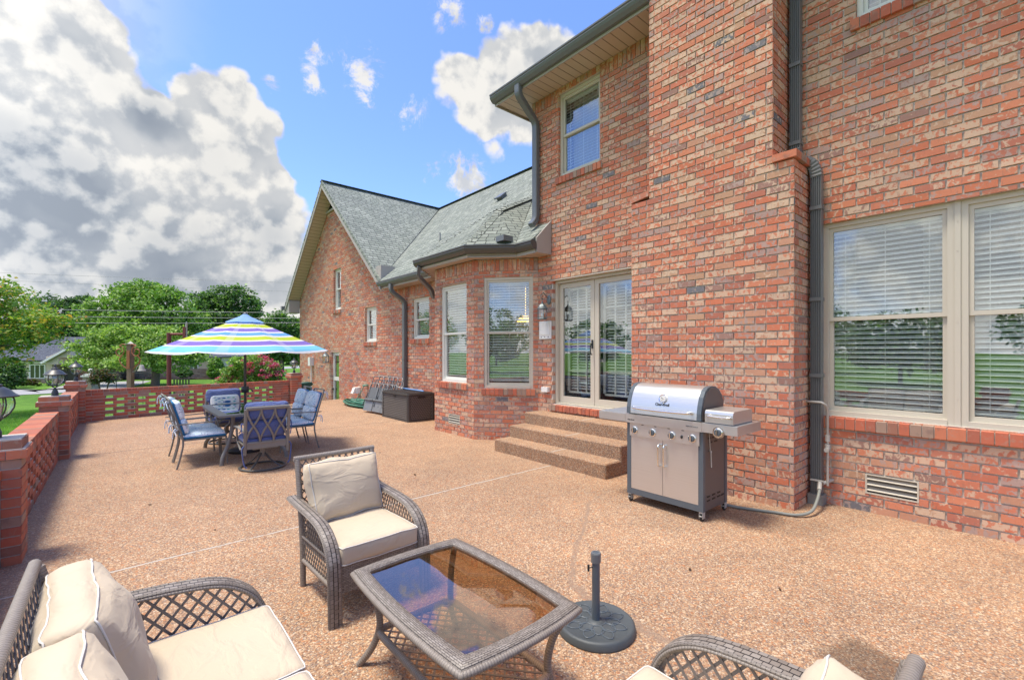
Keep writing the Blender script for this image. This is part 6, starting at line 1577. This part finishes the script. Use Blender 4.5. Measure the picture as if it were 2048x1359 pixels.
hs = MB(); hs.tube(smooth_path([(5.20, 12.35, .55), (5.15, 12.40, .38), (5.05, 12.52, .16), (4.98, 12.5, .06)], 5), .012, 6); hs.box(5.2, 5.31, 12.28, 12.42, .54, .58); hs.build('hose_end', M['hose_pale'], ho, smooth=True)
hs = MB(); hs.tube([(x + .012, y + .02, z + .018) for x, y, z in pts[40:300:1]], .011, 5); hs.build('stripe', M['hose_pale'], ho, smooth=True)
m_ = MB(); m_.tube([(5.06, 8.80, .640), (5.10, 9.85, .640)], .016, 8); po = tag(m_.build('pool_pole', plain('blue pole', (.16, .32, .62), .4), smooth=True), 'blue and white pole lying on top of the storage box', 'pole')
m_ = MB(); m_.tube([(5.10, 9.85, .640), (5.13, 10.35, .648)], .017, 8); m_.build('grip', M['white'], po, smooth=True)
# wheelie bin
bn = thing('trash_bin', 'dark green wheeled bin standing behind the end pillar of the brick wall', 'bin', (4.35, 14.95, -.50))
m_ = MB(); n = 4
m_.grid([[(sx * (.13 + .05 * t), sy * (.14 + .05 * t), t * .95) for t in (0, .5, 1)] for sx, sy in ((-1, -1), (1, -1), (1, 1), (-1, 1))], None, closed_u=True); m_.build('body', M['binmat'], bn)
m_ = MB(); m_.prism([(-.26, .93), (-.20, 1.02), (.20, 1.06), (.24, 1.0), (.20, .95), (-.2, .93)], (-.21, .21), lambda x, z, y: (x, y, z)); m_.build('lid', M['binmat'], bn)
for s_ in (-1, 1): m_ = MB(); m_.lathe([(0, -.02), (.09, -.02), (.09, .02), (0, .02)], (.17, s_ * .15, .09), 14, axis='y'); m_.build('wheel', M['dark'], bn, smooth=True, autosmooth=40)

# ------------------------------------------------------------ posts behind the far wall
def gpt(x, D): q = atz(x, 703, D); return q.x, q.y, gz(q.x, q.y)
x_, y_, z_ = gpt(261, 11.6); bp = thing('bell_post', 'weathered wooden post with copper scrolls and a hanging bell behind the far wall', 'post', (x_, y_, z_), -PSI)
top = 1.5 + 15 / FOC * 11.6 - z_
m_ = MB(); m_.box(-.055, .055, -.055, .055, 0, top); m_.build('post', M['wood'], bp)
m_ = MB(); m_.box(-.08, .08, -.08, .08, top, top + .015); m_.lathe([(.085, 0), (.0, .06)], (0, 0, top + .015), 4); m_.build('cap', M['galv'], bp)
for s_ in (-1, 1):
    m_ = MB(); pts = []
    for k in range(30): q = k / 29; a = math.pi * (.5 + 2.6 * q); r = .135 * (1 - q * .72); pts.append((s_ * (.215 + r * math.cos(a)), -.08, top - .19 + r * math.sin(a) * 1.1))
    m_.tube(pts, .012, 6); m_.tube(smooth_path([(s_ * .06, -.08, top - .02), (s_ * .12, -.08, top + .0), (s_ * .215, -.08, top - .042)], 4), .012, 6)
    m_.tube(smooth_path([(s_ * .20, -.02, top - .30), (s_ * .26, -.02, top - .38), (s_ * .22, -.02, top - .50), (s_ * .08, -.02, top - .62)], 5), .013, 6); m_.build('scroll', M['copper'], bp, smooth=True)
m_ = MB(); m_.tube(smooth_path([(.07, -.02, top - .70), (.14, -.02, top - .68), (.20, -.02, top - .55), (.28, -.02, top - .52), (.34, -.02, top - .60)], 4), .008, 6)
m_.lathe([(.0, .0), (.03, -.005), (.05, -.03), (.06, -.10), (.09, -.15), (.095, -.16), (.06, -.155)], (.30, -.02, top - .52), 20); m_.build('bell', plain('cast bell', (.42, .40, .34), .6, var=.3), bp, smooth=True)
m_ = MB()
for k in range(4): m_.box(-.078, -.072, -.03, .03, top - .25 - k * .12, top - .18 - k * .12)
m_.box(-.04, .04, -.078, -.07, top - .62, top - .16); m_.build('ornament', M['copper'], bp)
x_, y_, z_ = gpt(338, 13.5); rp_ = thing('steel_post', 'dark red flaking steel post with a bracket arm behind the far wall', 'post', (x_, y_, z_), -PSI)
tp_ = 1.5 + 38 / FOC * 13.5 - z_
m_ = MB(); m_.tube([(0, 0, 0), (0, 0, tp_)], .058, 12); m_.build('post', M['redpaint'], rp_, smooth=True, autosmooth=40)
m_ = MB(); m_.tube([(-.02, 0, tp_ - .045), (.50, 0, tp_ - .045)], .038, 10); m_.build('arm', M['redpaint'], rp_, smooth=True, autosmooth=40)
m_ = MB(); m_.box(.43, .51, -.04, .04, tp_ - .25, tp_ + .17); m_.build('bracket', M['redpaint'], rp_)
m_ = MB(); m_.prism([(.49, tp_ - .2), (.535, tp_ - .2), (.535, tp_ + .28), (.515, tp_ + .33), (.49, tp_ + .22)], (-.02, .02), lambda x, z, y: (x, y, z)); m_.build('board_edge', M['galv'], rp_)
x_, y_, z_ = gpt(362, 17.0); bh = thing('garden_bench', 'black slatted metal bench on the lawn behind the far wall', 'bench', (x_, y_, z_), -PSI)
tb2 = 1.5 - 54 / FOC * 17 - z_
for k in range(6):
    m_ = MB(); xx = -.28 + k * .11; m_.box(xx, xx + .045, -.01, .01, .42, tb2 - .02); m_.build('slat', M['dark'], bh)
m_ = MB(); m_.box(-.30, .32, -.02, .02, tb2 - .025, tb2); m_.box(-.30, .32, -.02, .02, .40, .43); m_.build('back_frame', M['dark'], bh)
m_ = MB(); m_.box(-.30, .32, -.45, -.02, .40, .43); m_.build('seat', M['dark'], bh)
for sx in (-.29, .29):
    for sy in (-.43, 0): m_ = MB(); m_.box(sx - .015, sx + .015, sy - .015, sy + .015, 0, .40); m_.build('leg', M['dark'], bh)
def plant_stand(px, D, label):
    x_, y_, z_ = gpt(px, D); t = thing('plant_stand', label, 'plant stand', (x_, y_, z_), 0, 'wire stands on the lawn behind the far wall')
    m_ = MB(); hh = 1.5 - 42 / FOC * D - z_
    m_.tube([(0, 0, 0), (0, 0, hh - .3)], .012, 6); m_.build('stem', M['dark'], t)
    m_ = MB()
    for k in range(8): q = k * math.pi / 4; m_.tube(smooth_path([(.02 * math.cos(q), .02 * math.sin(q), hh - .32), (.16 * math.cos(q), .16 * math.sin(q), hh - .22), (.24 * math.cos(q), .24 * math.sin(q), hh)], 4), .006, 5)
    m_.tube([(.24 * math.cos(q), .24 * math.sin(q), hh) for q in [2 * math.pi * k / 20 for k in range(20)]], .008, 5, closed=True); m_.build('basket', M['dark'], t, smooth=True)
plant_stand(233, 19, 'dark wire plant stand left of the bell post'); plant_stand(286, 19, 'dark wire plant stand right of the bell post, under the bell')
# stone gate pillar
x_, y_, z_ = gpt(182, 33); gp_ = thing('gate_pillar', 'short stone pillar with pale cap and ball finial across the lawn', 'pillar', (x_, y_, z_), -PSI)
zt = 1.5 - 50 / FOC * 33 - z_
m_ = MB(); m_.box(-.32, .32, -.32, .32, -.2, zt); m_.build('shaft', M['stone'], gp_)
m_ = MB(); m_.box(-.40, .40, -.40, .40, zt, zt + .10); m_.prism([(-.38, .10), (.38, .10), (.12, .24), (-.12, .24)], (-.34, .34), lambda x, z, y: (x, y, zt + z)); m_.build('cap', M['cementw'], gp_)
m_ = MB(); m_.lathe([(.07, .22), (.05, .28), (.12, .34), (.17, .44), (.14, .55), (.0, .60)], (0, 0, zt), 18); m_.build('ball_finial', M['cementw'], gp_, smooth=True)

# ------------------------------------------------------------ vegetation
def leaves_mesh(name, cr, n, size, mats, parent=None, clump=.35, up=.35, per=26, shell=.62, weights=None, seed=0, aspect=.6, zmin=None, flat_=1.0):
    """cr: list of ellipsoids (x,y,z,rx,ry,rz) ; one small folded leaf per face pair"""
    g = np.random.default_rng(seed + 100); E = np.array(cr, float)
    vol = (E[:, 3] * E[:, 4] * E[:, 5]) ** .75; pr = vol / vol.sum(); nc = max(1, n // per)
    idx = g.choice(len(E), nc, p=pr); d = g.normal(size=(nc, 3)); d /= np.linalg.norm(d, axis=1)[:, None]
    rad = shell + (1.03 - shell) * g.random(nc) ** .6
    c = E[idx, :3] + d * E[idx, 3:6] * rad[:, None]
    cs = clump * (.6 + .8 * g.random(nc))
    lc = np.repeat(c, per, 0); sc_ = np.repeat(cs, per)[:, None]
    off = g.normal(size=(len(lc), 3)) * sc_ * .5; off[:, 2] *= .55 * flat_; P_ = lc + off
    if zmin is not None: P_[:, 2] = np.maximum(P_[:, 2], zmin + g.random(len(P_)) * .2)
    N_ = len(P_); nn = g.normal(size=(N_, 3)); nn[:, 2] = np.abs(nn[:, 2]) + up; nn /= np.linalg.norm(nn, axis=1)[:, None]
    t = np.cross(nn, g.normal(size=(N_, 3))); t /= np.linalg.norm(t, axis=1)[:, None]; b = np.cross(nn, t)
    s_ = size * (.6 + .8 * g.random(N_))[:, None]
    a0 = P_ - t * s_; a1 = P_ + b * s_ * aspect; a2 = P_ + t * s_; a3 = P_ - b * s_ * aspect + nn * s_ * .15
    vv = np.stack([a0, a1, a2, a3], 1).reshape(-1, 3)
    me = bpy.data.meshes.new(name); me.vertices.add(N_ * 4); me.vertices.foreach_set('co', vv.astype(np.float32).ravel())
    me.loops.add(N_ * 4); me.loops.foreach_set('vertex_index', np.arange(N_ * 4, dtype=np.int32)); me.polygons.add(N_)
    me.polygons.foreach_set('loop_start', np.arange(0, N_ * 4, 4, dtype=np.int32)); me.polygons.foreach_set('loop_total', np.full(N_, 4, dtype=np.int32))
    for m in (mats if isinstance(mats, list) else [mats]): me.materials.append(m)
    if isinstance(mats, list): me.polygons.foreach_set('material_index', g.choice(len(mats), N_, p=weights).astype(np.int32))
    me.update(); o = bpy.data.objects.new(name, me); col.objects.link(o)
    if parent: o.parent = parent
    return o
def trunk_mesh(h, r, limbs, parent, seed=0):
    g = random.Random(seed); m_ = MB(); m_.tube(smooth_path([(0, 0, -.3), (r * .3, 0, h * .4), (0, r * .3, h)], 4), [r * (1.15 - .55 * k / 8) for k in range(9)], 9)
    o = m_.build('trunk', M['bark'], parent, smooth=True, uv=False)
    for (lx, ly, lz) in limbs:
        m_ = MB(); s_ = (0, 0, h * g.uniform(.55, .95)); md = (lx * .45 + g.uniform(-.2, .2), ly * .45 + g.uniform(-.2, .2), (s_[2] + lz) / 2 + .2); k = smooth_path([s_, md, (lx, ly, lz)], 4)
        m_.tube(k, [r * .5 * (1 - .8 * i / (len(k) - 1)) for i in range(len(k))], 6); m_.build('limb', M['bark'], parent, smooth=True, uv=False)
def tree(label, px, D, crown, n, size, mats, th, tr, group='trees beyond the patio', weights=None, clump=.5, seed=0, name='tree', up=.35, base=None, limbs=None, shell=.62, per=26, flat_=1.0):
    """crown ellipsoids in metres about the trunk foot: x to the right of the picture, y away, z up"""
    x_, y_, z_ = base if base else gpt(px, D)
    t = thing(name, label, 'tree', (x_, y_, z_), -PSI, group)
    leaves_mesh('crown', crown, n, size, mats, t, clump=clump, seed=seed, weights=weights, up=up, shell=shell, per=per, flat_=flat_)
    if limbs is None: limbs = [(c[0] * .8, c[1] * .8, c[2]) for c in crown[:6]]
    trunk_mesh(th, tr, limbs, t, seed); return t
# z in crown is height above local ground (about 3.3 m below eye level far away)
def EZ(y, D, zb): return 1.5 + (703 - y) / FOC * D - zb
rnd = random.Random(3)
def blob_crown(D, zb, px0, spec):
    """spec: list of (px, py, rpx, rpy) of crown lobes in survey units at distance D"""
    out = []
    for (px, py, rx_, ry_) in spec:
        out.append(((px - px0) / FOC * D, rnd.uniform(-.5, .5) * rx_ / FOC * D, EZ(py, D, zb), rx_ / FOC * D, rx_ / FOC * D * .9, ry_ / FOC * D))
    return out
def T2(label, px, D, spec, n, size, mats, th, tr, **kw):
    b = gpt(px, D); return tree(label, px, D, blob_crown(D, b[2], px, spec), n, size, mats, th, tr, **kw)
T2('near tree with yellowing leaves reaching in at the left edge', -60, 15, [(-10, 600, 60, 45), (20, 640, 70, 38), (75, 655, 50, 30), (-20, 690, 50, 30), (112, 640, 30, 16), (60, 690, 22, 14), (10, 570, 30, 20), (-60, 620, 90, 70), (-130, 640, 90, 80), (30, 720, 16, 14), (108, 672, 16, 10)], 15000, .055, [M['leaf_yel'], M['leaf_mid']], 2.2, .14, weights=[.7, .3], clump=.30, seed=1, name='yellowing_tree', shell=.2, per=16)
T2('dark evergreen row left of the broad green tree, behind the grey roof', 120, 75, [(70, 640, 26, 48), (100, 625, 24, 38), (135, 640, 34, 50), (160, 625, 26, 34), (180, 660, 24, 60), (55, 660, 20, 40), (118, 690, 40, 40), (150, 690, 35, 40)], 16000, .26, [M['leaf_dark']], 3, .3, seed=2, name='dark_tree', clump=.8, shell=.5)
T2('broad dense green tree in the middle distance left of the umbrella', 300, 58, [(230, 615, 48, 45), (290, 600, 60, 38), (350, 625, 50, 45), (380, 655, 36, 40), (220, 660, 50, 45), (290, 660, 70, 50), (190, 640, 28, 36), (250, 585, 26, 20), (330, 590, 30, 18), (395, 680, 30, 35)], 30000, .17, [M['leaf_mid'], M['leaf_light']], 4, .4, weights=[.8, .2], seed=3, name='green_tree', clump=.7, shell=.55)
T2('pale green tree with drooping tiers and grey trunk before the stone based house', 310, 44, [(200, 672, 38, 18), (250, 668, 50, 20), (310, 668, 45, 20), (180, 695, 40, 16), (240, 700, 60, 20), (310, 695, 60, 20), (355, 700, 35, 22), (170, 720, 26, 14), (215, 728, 45, 16), (290, 724, 50, 16), (345, 728, 30, 18), (370, 712, 30, 20)], 26000, .12, [M['leaf_light'], M['leaf_mid']], 3.2, .36, weights=[.75, .25], seed=4, name='dogwood_tree', clump=.55, shell=.45, flat_=.7)
T2('dark round crowned tree directly behind the umbrella top', 450, 70, [(410, 605, 28, 26), (440, 592, 32, 20), (480, 600, 30, 26), (505, 615, 24, 24), (440, 640, 50, 45), (490, 650, 40, 40), (460, 690, 55, 45)], 20000, .20, [M['leaf_dark'], M['leaf_mid']], 4, .5, weights=[.6, .4], seed=5, name='oak_tree', clump=.75, shell=.5)
T2('green tree between the umbrella and the gable', 562, 62, [(560, 650, 32, 26), (575, 680, 34, 34), (548, 690, 34, 36), (595, 665, 20, 30), (585, 705, 30, 26)], 14000, .17, [M['leaf_dark'], M['leaf_mid']], 3, .35, weights=[.45, .55], seed=6, name='green_tree', clump=.6, shell=.5)
far_lab = ['far dark tree at the left edge of the treeline', 'far dark tree behind the grey roofed house', 'far dark tree behind the broad green tree', 'far dark tree right of the broad green tree', 'far dark tree behind the umbrella', 'far dark tree beside the gable wall', 'far pale tree low beside the gable wall']
for k, (px, py, rp, D) in enumerate(((10, 690, 60, 110), (120, 680, 70, 115), (250, 675, 80, 120), (370, 670, 70, 120), (470, 672, 70, 110), (560, 690, 60, 120), (610, 694, 50, 125))):
    T2(far_lab[k], px, D, [(px, py, rp, 50 if k < 5 else 22), (px - rp * .5, py + 12, rp * .7, 40 if k < 5 else 18), (px + rp * .6, py + 10, rp * .7, 40 if k < 5 else 18)], 7000, .42, [M['leaf_dark']], 4, .4, seed=20 + k, name='far_tree', clump=1.3, shell=.5, limbs=[])
# trees that only the window glass sees, at the open side of the patio
for k, (bx0, by0, hh, rr_) in enumerate((x * 2.1, y * 1.9, h * 1.25, r * 1.3) for x, y, h, r in ((-26, -12, 7, 4), (-32, -2, 8.5, 5), (-24, 5, 6, 3.4), (-36, 13, 9, 5.5), (-22, 24, 6.5, 3.6), (-40, 28, 10, 6), (-30, 40, 9, 5.5), (-34, 54, 9, 6), (-18, -24, 8, 4.5), (-42, -22, 11, 7))):
    tree('open lawn tree to the left of the patio, number %d counting away from the viewer' % (k + 1) if False else ['broad', 'tall', 'small', 'wide', 'low', 'large', 'leafy', 'round', 'young', 'big'][k] + ' green tree on the open lawn left of the patio', 0, 0, [(0, 0, hh * .62, rr_, rr_, hh * .38), (rr_ * .5, 0, hh * .5, rr_ * .7, rr_ * .7, hh * .3), (-rr_ * .5, .5, hh * .52, rr_ * .7, rr_ * .7, hh * .3)], 5000, .24, [M['leaf_dark'], M['leaf_mid']], hh * .35, .25, weights=[.6, .4], seed=40 + k, base=(bx0, by0, gz(bx0, by0)), name='lawn_tree', clump=.9, group='trees on the lawn left of the patio')
def shrub(name, label, px, D, spec, n, size, mats, weights=None, seed=0, clump=.2, fl=0, shell=.6, up=.35, base=None):
    b = base or gpt(px, D); t = thing(name, label, 'shrub', b, -PSI)
    leaves_mesh('foliage', blob_crown(D, b[2], px, spec), n, size, mats, t, clump=clump, seed=seed, weights=weights, shell=shell, up=up, zmin=0)
    m_ = MB(); hh = EZ(spec[0][1], D, b[2]) + .1
    for k in range(4): q = k * 1.6; m_.tube([(.08 * math.cos(q), .08 * math.sin(q), -.1), (.25 * math.cos(q) * hh, .25 * math.sin(q) * hh, hh * .8)], .025, 5)
    m_.build('stems', M['bark'], t, smooth=True, uv=False)
    if fl: leaves_mesh('blossom', blob_crown(D, b[2], px, spec), fl, size * .8, [M['flower']], t, clump=clump * .7, seed=seed + 7, shell=.97, up=.1, per=40, zmin=.3)
    return t
shrub('crape_myrtle', 'bushy shrub full of deep pink blossom behind the umbrella pole', 500, 21, [(500, 745, 42, 26), (470, 752, 28, 22), (535, 748, 28, 24), (500, 722, 28, 14), (550, 758, 18, 16), (455, 762, 14, 12)], 9000, .05, [M['leaf_mid'], M['leaf_light']], [.6, .4], 61, .18, fl=7000)
shrub('round_bush', 'large rounded dark green bush at the left edge beside the grey roofed house', 8, 40, [(8, 745, 30, 30), (-15, 750, 30, 30), (22, 757, 18, 18)], 12000, .09, [M['leaf_dark'], M['leaf_mid']], [.6, .4], 62, .25, shell=.85)
shrub('conical_bush', 'clipped egg shaped green bush beside the stone based house', 432, 55, [(432, 736, 13, 20), (432, 744, 14, 13)], 6000, .10, [M['leaf_mid']], None, 63, .2, shell=.92)
shrub('purple_shrub', 'airy reddish leaved shrub beside the stone pillar', 207, 30, [(207, 750, 16, 14), (198, 757, 12, 12), (218, 757, 12, 12)], 3000, .06, [M['leaf_red'], M['leaf_dark']], [.7, .3], 64, .22, shell=.3)
shrub('foundation_shrub', 'reddish low shrub under the triple window of the grey roofed house', 50, 43, [(48, 764, 10, 6), (60, 764, 9, 6)], 2500, .07, [M['leaf_red'], M['leaf_mid']], [.7, .3], 65, .15)
shrub('foundation_shrub', 'small yellow green shrub right of the triple window', 97, 44, [(97, 767, 6, 5), (77, 767, 4, 4)], 1200, .07, [M['leaf_light']], None, 66, .12)
shrub('hedge', 'low green hedge by the stone based house, right of the conical bush', 470, 58, [(455, 748, 14, 6), (480, 748, 14, 6)], 2500, .1, [M['leaf_mid']], None, 67, .15)
shrub('foundation_shrub', 'small dark shrub against the stone base of the far house', 368, 54, [(364, 748, 10, 7), (376, 746, 8, 7)], 2000, .09, [M['leaf_dark']], None, 68, .15)

# ------------------------------------------------------------ neighbouring houses (local x to the right of the picture, y away)
def nb_house(name, label, px, D):
    b = gpt(px, D); return thing(name, label, 'house', (b[0], b[1], b[2]), -PSI), b[2], (lambda X: (X - px) / FOC * D), (lambda Y: 1.5 + (703 - Y) / FOC * D - b[2])
def house_window(parent, x0, x1, z0, z1, y, lights=3):
    f = MB(); w_ = .09; f.box(x0 - w_, x1 + w_, y - .06, y - .001, z1, z1 + w_); f.box(x0 - w_, x1 + w_, y - .06, y - .001, z0 - w_, z0)
    for k in range(lights + 1): xx = x0 + (x1 - x0) * k / lights; f.box(xx - w_ / 2, xx + w_ / 2, y - .058, y - .001, z0, z1)
    f.box(x0 - w_, x0 - w_ / 2 + .001, y - .06, y - .001, z0, z1); f.box(x1 + w_ / 2 - .001, x1 + w_, y - .06, y - .001, z0, z1)
    o = f.build('window', M['white'], parent); g = MB(); g.box(x0, x1, y - .03, y - .002, z0, z1); g.build('pane', M['farglass'], o)
M['farglass'] = plain('dark window glass', (.05, .06, .045), .05, spec=1.0)
h1, zb, X, Z = nb_house('bungalow', 'beige house with grey blue hipped roof, triple window and brick porch across the road', 75, 48)
m_ = MB(); m_.box(X(38), X(104), 0, 7, -.3, Z(716)); m_.box(X(-60), X(38), 1.2, 8, -.3, Z(722)); m_.box(X(104), X(128), -.6, 5, Z(728), Z(712)); m_.prism([(X(104), Z(714)), (X(152), Z(714)), (X(152), Z(695)), (X(140), Z(698))], (-.58, 4), lambda x, z, y: (x, y, z)); m_.build('wall', M['stucco'], h1)
m_ = MB(); m_.box(X(38) + .02, X(104) - .02, -.12, -.001, -.3, Z(757)); m_.build('stone_base', M['stone'], h1)
m_ = MB(); m_.box(X(128), X(160), .8, 5, -.3, Z(712)); m_.build('porch', plain('porch brick', (.22, .11, .08), .9, var=.3), h1)
m_ = MB(); pts = [(X(123), Z(764))] + [(X(132) + (X(141) - X(132)) * math.cos(q) * 1.0, Z(735) + (Z(722) - Z(735)) * math.sin(q)) for q in [math.pi * k / 10 for k in range(10, -1, -1)]] + [(X(141), Z(764))]
m_.prism(pts, (.70, .79), lambda x, z, y: (x, y, z)); m_.build('arch_door', M['dark'], h1)
m_ = MB(); e = Z(720)
rA = [(X(20), -.6, e), (X(106), -.6, e), (X(112), 4, Z(671)), (X(48), 4, Z(671))]
slab(m_, rA, .1); slab(m_, [(X(106), -.6, e), (X(175), 8, Z(716)), (X(112), 4, Z(671))], .1); slab(m_, [(X(20), -.6, e), (X(48), 4, Z(671)), (X(-20), 8, e)], .1); slab(m_, [(X(112), 4, Z(671)), (X(175), 8, Z(716)), (X(-20), 8, e), (X(48), 4, Z(671))], .1)
slab(m_, [(X(-70), .6, Z(724)), (X(40), .6, Z(724)), (X(20), 5, Z(686)), (X(-60), 5, Z(686))], .1)
slab(m_, [(X(104), -1.0, Z(722)), (X(152), -1.0, Z(696)), (X(130), 3.5, Z(683)), (X(100), 3.2, Z(700))], .1)
m_.build('roof', M['shingle_far'], h1)
m_ = MB(); m_.prism([(X(100), Z(724)), (X(103), Z(727)), (X(152), Z(699.5)), (X(152), Z(695.5))], (-1.05, -.95), lambda x, z, y: (x, y, z)); m_.box(X(40), X(100), -.35, -.001, Z(726), Z(721.5)); m_.build('fascia', M['white'], h1)
m_ = MB(); m_.box(X(20), X(106), -.72, -.6, e - .12, e + .02); m_.build('gutter', M['dark'], h1)
house_window(h1, X(61), X(90), Z(755), Z(730), 0)
h2, zb, X, Z = nb_house('ranch_house', 'long beige house with stone base and white windows behind the pale green tree', 330, 56)
m_ = MB(); m_.box(X(170), X(443), 0, 9, -.3, Z(712)); m_.build('wall', M['stucco'], h2)
m_ = MB(); m_.box(X(170) + .01, X(443) - .01, -.15, -.001, -.3, Z(737)); m_.box(X(437), X(443) - .02, -.15, -.001, Z(736.9), Z(712)); m_.build('stone_base', M['stone'], h2)
m_ = MB(); slab(m_, [(X(160), -.7, Z(713)), (X(450), -.7, Z(713)), (X(425), 4.5, Z(700)), (X(180), 4.5, Z(700))], .12); slab(m_, [(X(160), 9.7, Z(713)), (X(450), 9.7, Z(713)), (X(425), 4.5, Z(700)), (X(180), 4.5, Z(700))], .12); slab(m_, [(X(450), -.7, Z(713)), (X(450), 9.7, Z(713)), (X(425), 4.5, Z(700))], .1); m_.build('roof', M['shingle_far'], h2)
for (a, b) in ((205, 217), (226, 238), (327, 343), (388, 396)): house_window(h2, X(a), X(b), Z(741 if a > 320 else 745), Z(716), 0, 2 if a < 380 else 1)
m_ = MB(); m_.box(X(380), X(386), -.03, -.001, Z(741), Z(716)); m_.build('shutter', plain('sage shutter', (.22, .27, .22), .7), h2)
m_ = MB(); m_.box(X(170), X(450), -1.8, -.16, -.3, .09); m_.build('planting_bed', M['mulch'], h2)
# power lines
wm = plain('power line', (.25, .25, .26), .6)
for k, (ya, yb, D, lab) in enumerate(((541, 562, 60, 'topmost thin power line crossing the sky'), (556, 580, 62, 'second thin power line below the topmost one'), (612, 621, 50, 'highest of the three thick power lines before the trees'), (626, 632, 50, 'middle of the three thick power lines before the trees'), (640.5, 641, 50, 'lowest of the three thick power lines before the trees'))):
    a, b = atz(-350, ya - (yb - ya) * .55, D), atz(900, yb + (yb - ya) * .5, D * 1.05); m_ = MB(); pts = []
    for j in range(25): t = j / 24; p = a.lerp(b, t); p.z -= .5 * 4 * t * (1 - t) * .6; pts.append(p)
    m_.tube(pts, .018 if k < 2 else .03, 5); tag(m_.build('power_line', wm, uv=False), lab, 'power line', 'power lines over the road')

# ------------------------------------------------------------ grass blades beside the left wall, dead leaves on the patio
def blades(name, x0, x1, y0, y1, n, hgt, seed):
    g = np.random.default_rng(seed); x = g.uniform(x0, x1, n); y = g.uniform(y0, y1, n)
    z = np.array([gz(a, b) for a, b in zip(x, y)]); q = g.uniform(0, 6.28, n); h = hgt * g.uniform(.5, 1.3, n); l = h * g.uniform(.1, .7, n); wd = .006 + .004 * g.random(n)
    dx, dy = np.cos(q), np.sin(q); ln = g.uniform(0, 6.28, n)
    a = np.stack([x - dx * wd, y - dy * wd, z - .01], 1); b = np.stack([x + dx * wd, y + dy * wd, z - .01], 1); c = np.stack([x + np.cos(ln) * l, y + np.sin(ln) * l, z + h], 1)
    vv = np.stack([a, b, c], 1).reshape(-1, 3); me = bpy.data.meshes.new(name); me.vertices.add(n * 3); me.vertices.foreach_set('co', vv.astype(np.float32).ravel())
    me.loops.add(n * 3); me.loops.foreach_set('vertex_index', np.arange(n * 3, dtype=np.int32)); me.polygons.add(n)
    me.polygons.foreach_set('loop_start', np.arange(0, n * 3, 3, dtype=np.int32)); me.polygons.foreach_set('loop_total', np.full(n, 3, dtype=np.int32)); me.materials.append(M['blade']); me.update()
    o = bpy.data.objects.new(name, me); col.objects.link(o); return tag(o, 'short bright green lawn grass beyond the brick walls', 'grass', kind='stuff')
def onz(x, y): D = FOC * HC / (y - 703); q = atz(x, 703, D); return q.x, q.y
M['blade'] = leaf_mat('grass blades', [(0, (.10, .24, .03)), (.5, (.17, .38, .05)), (.9, (.25, .45, .09)), (1, (.40, .42, .14))], .4)
blades('grass', -9, -1.0, 7, 26, 110000, .06, 5)
lm = plain('dead leaf', (.10, .055, .025), .8, var=.4); gl = random.Random(12); proto = None
for k, (px, py, lb) in enumerate(((1015, 1003, 'dry leaf lying on the patio in front of the concrete steps'), (830, 950, 'dry leaf on the open patio between the armchair and the bay'), (1380, 1140, 'dry leaf on the patio between the umbrella stand and grill hose'), (1010, 1130, 'dry leaf on the patio right behind the coffee table'),
    (300, 1010, 'dry leaf on the patio nearest the pierced left brick wall'), (430, 1060, 'dry leaf on the patio beside the long slab joint'), (760, 905, 'dry leaf on the patio beyond the armchair back'), (1560, 1180, 'dry leaf on the bare patio in front of the louvre vent'))):
    p = onz(px, py)
    if proto is None:
        m_ = MB(); P9 = []
        for (u, wd, z) in ((-1, .0, .004), (-.6, .35, .007), (0, .5, .003), (.6, .32, .008), (1, 0, .014)): P9.append([(u * .018, -wd * .022, z + .006), (u * .018, 0, z), (u * .018, wd * .022, z + .005)])
        m_.grid(P9); proto = m_.build('fallen_leaf', lm, smooth=True); proto['category'] = 'leaf'; proto['group'] = 'dry leaves scattered on the patio'; o_ = proto
    else: o_ = proto.copy(); col.objects.link(o_)
    o_['label'] = lb; o_.location = (p[0], p[1], .001); o_.rotation_euler = (gl.uniform(-.2, .2), gl.uniform(-.2, .2), gl.uniform(0, 6.28)); f_ = gl.uniform(.6, 1.1); o_.scale = (f_, f_, f_)
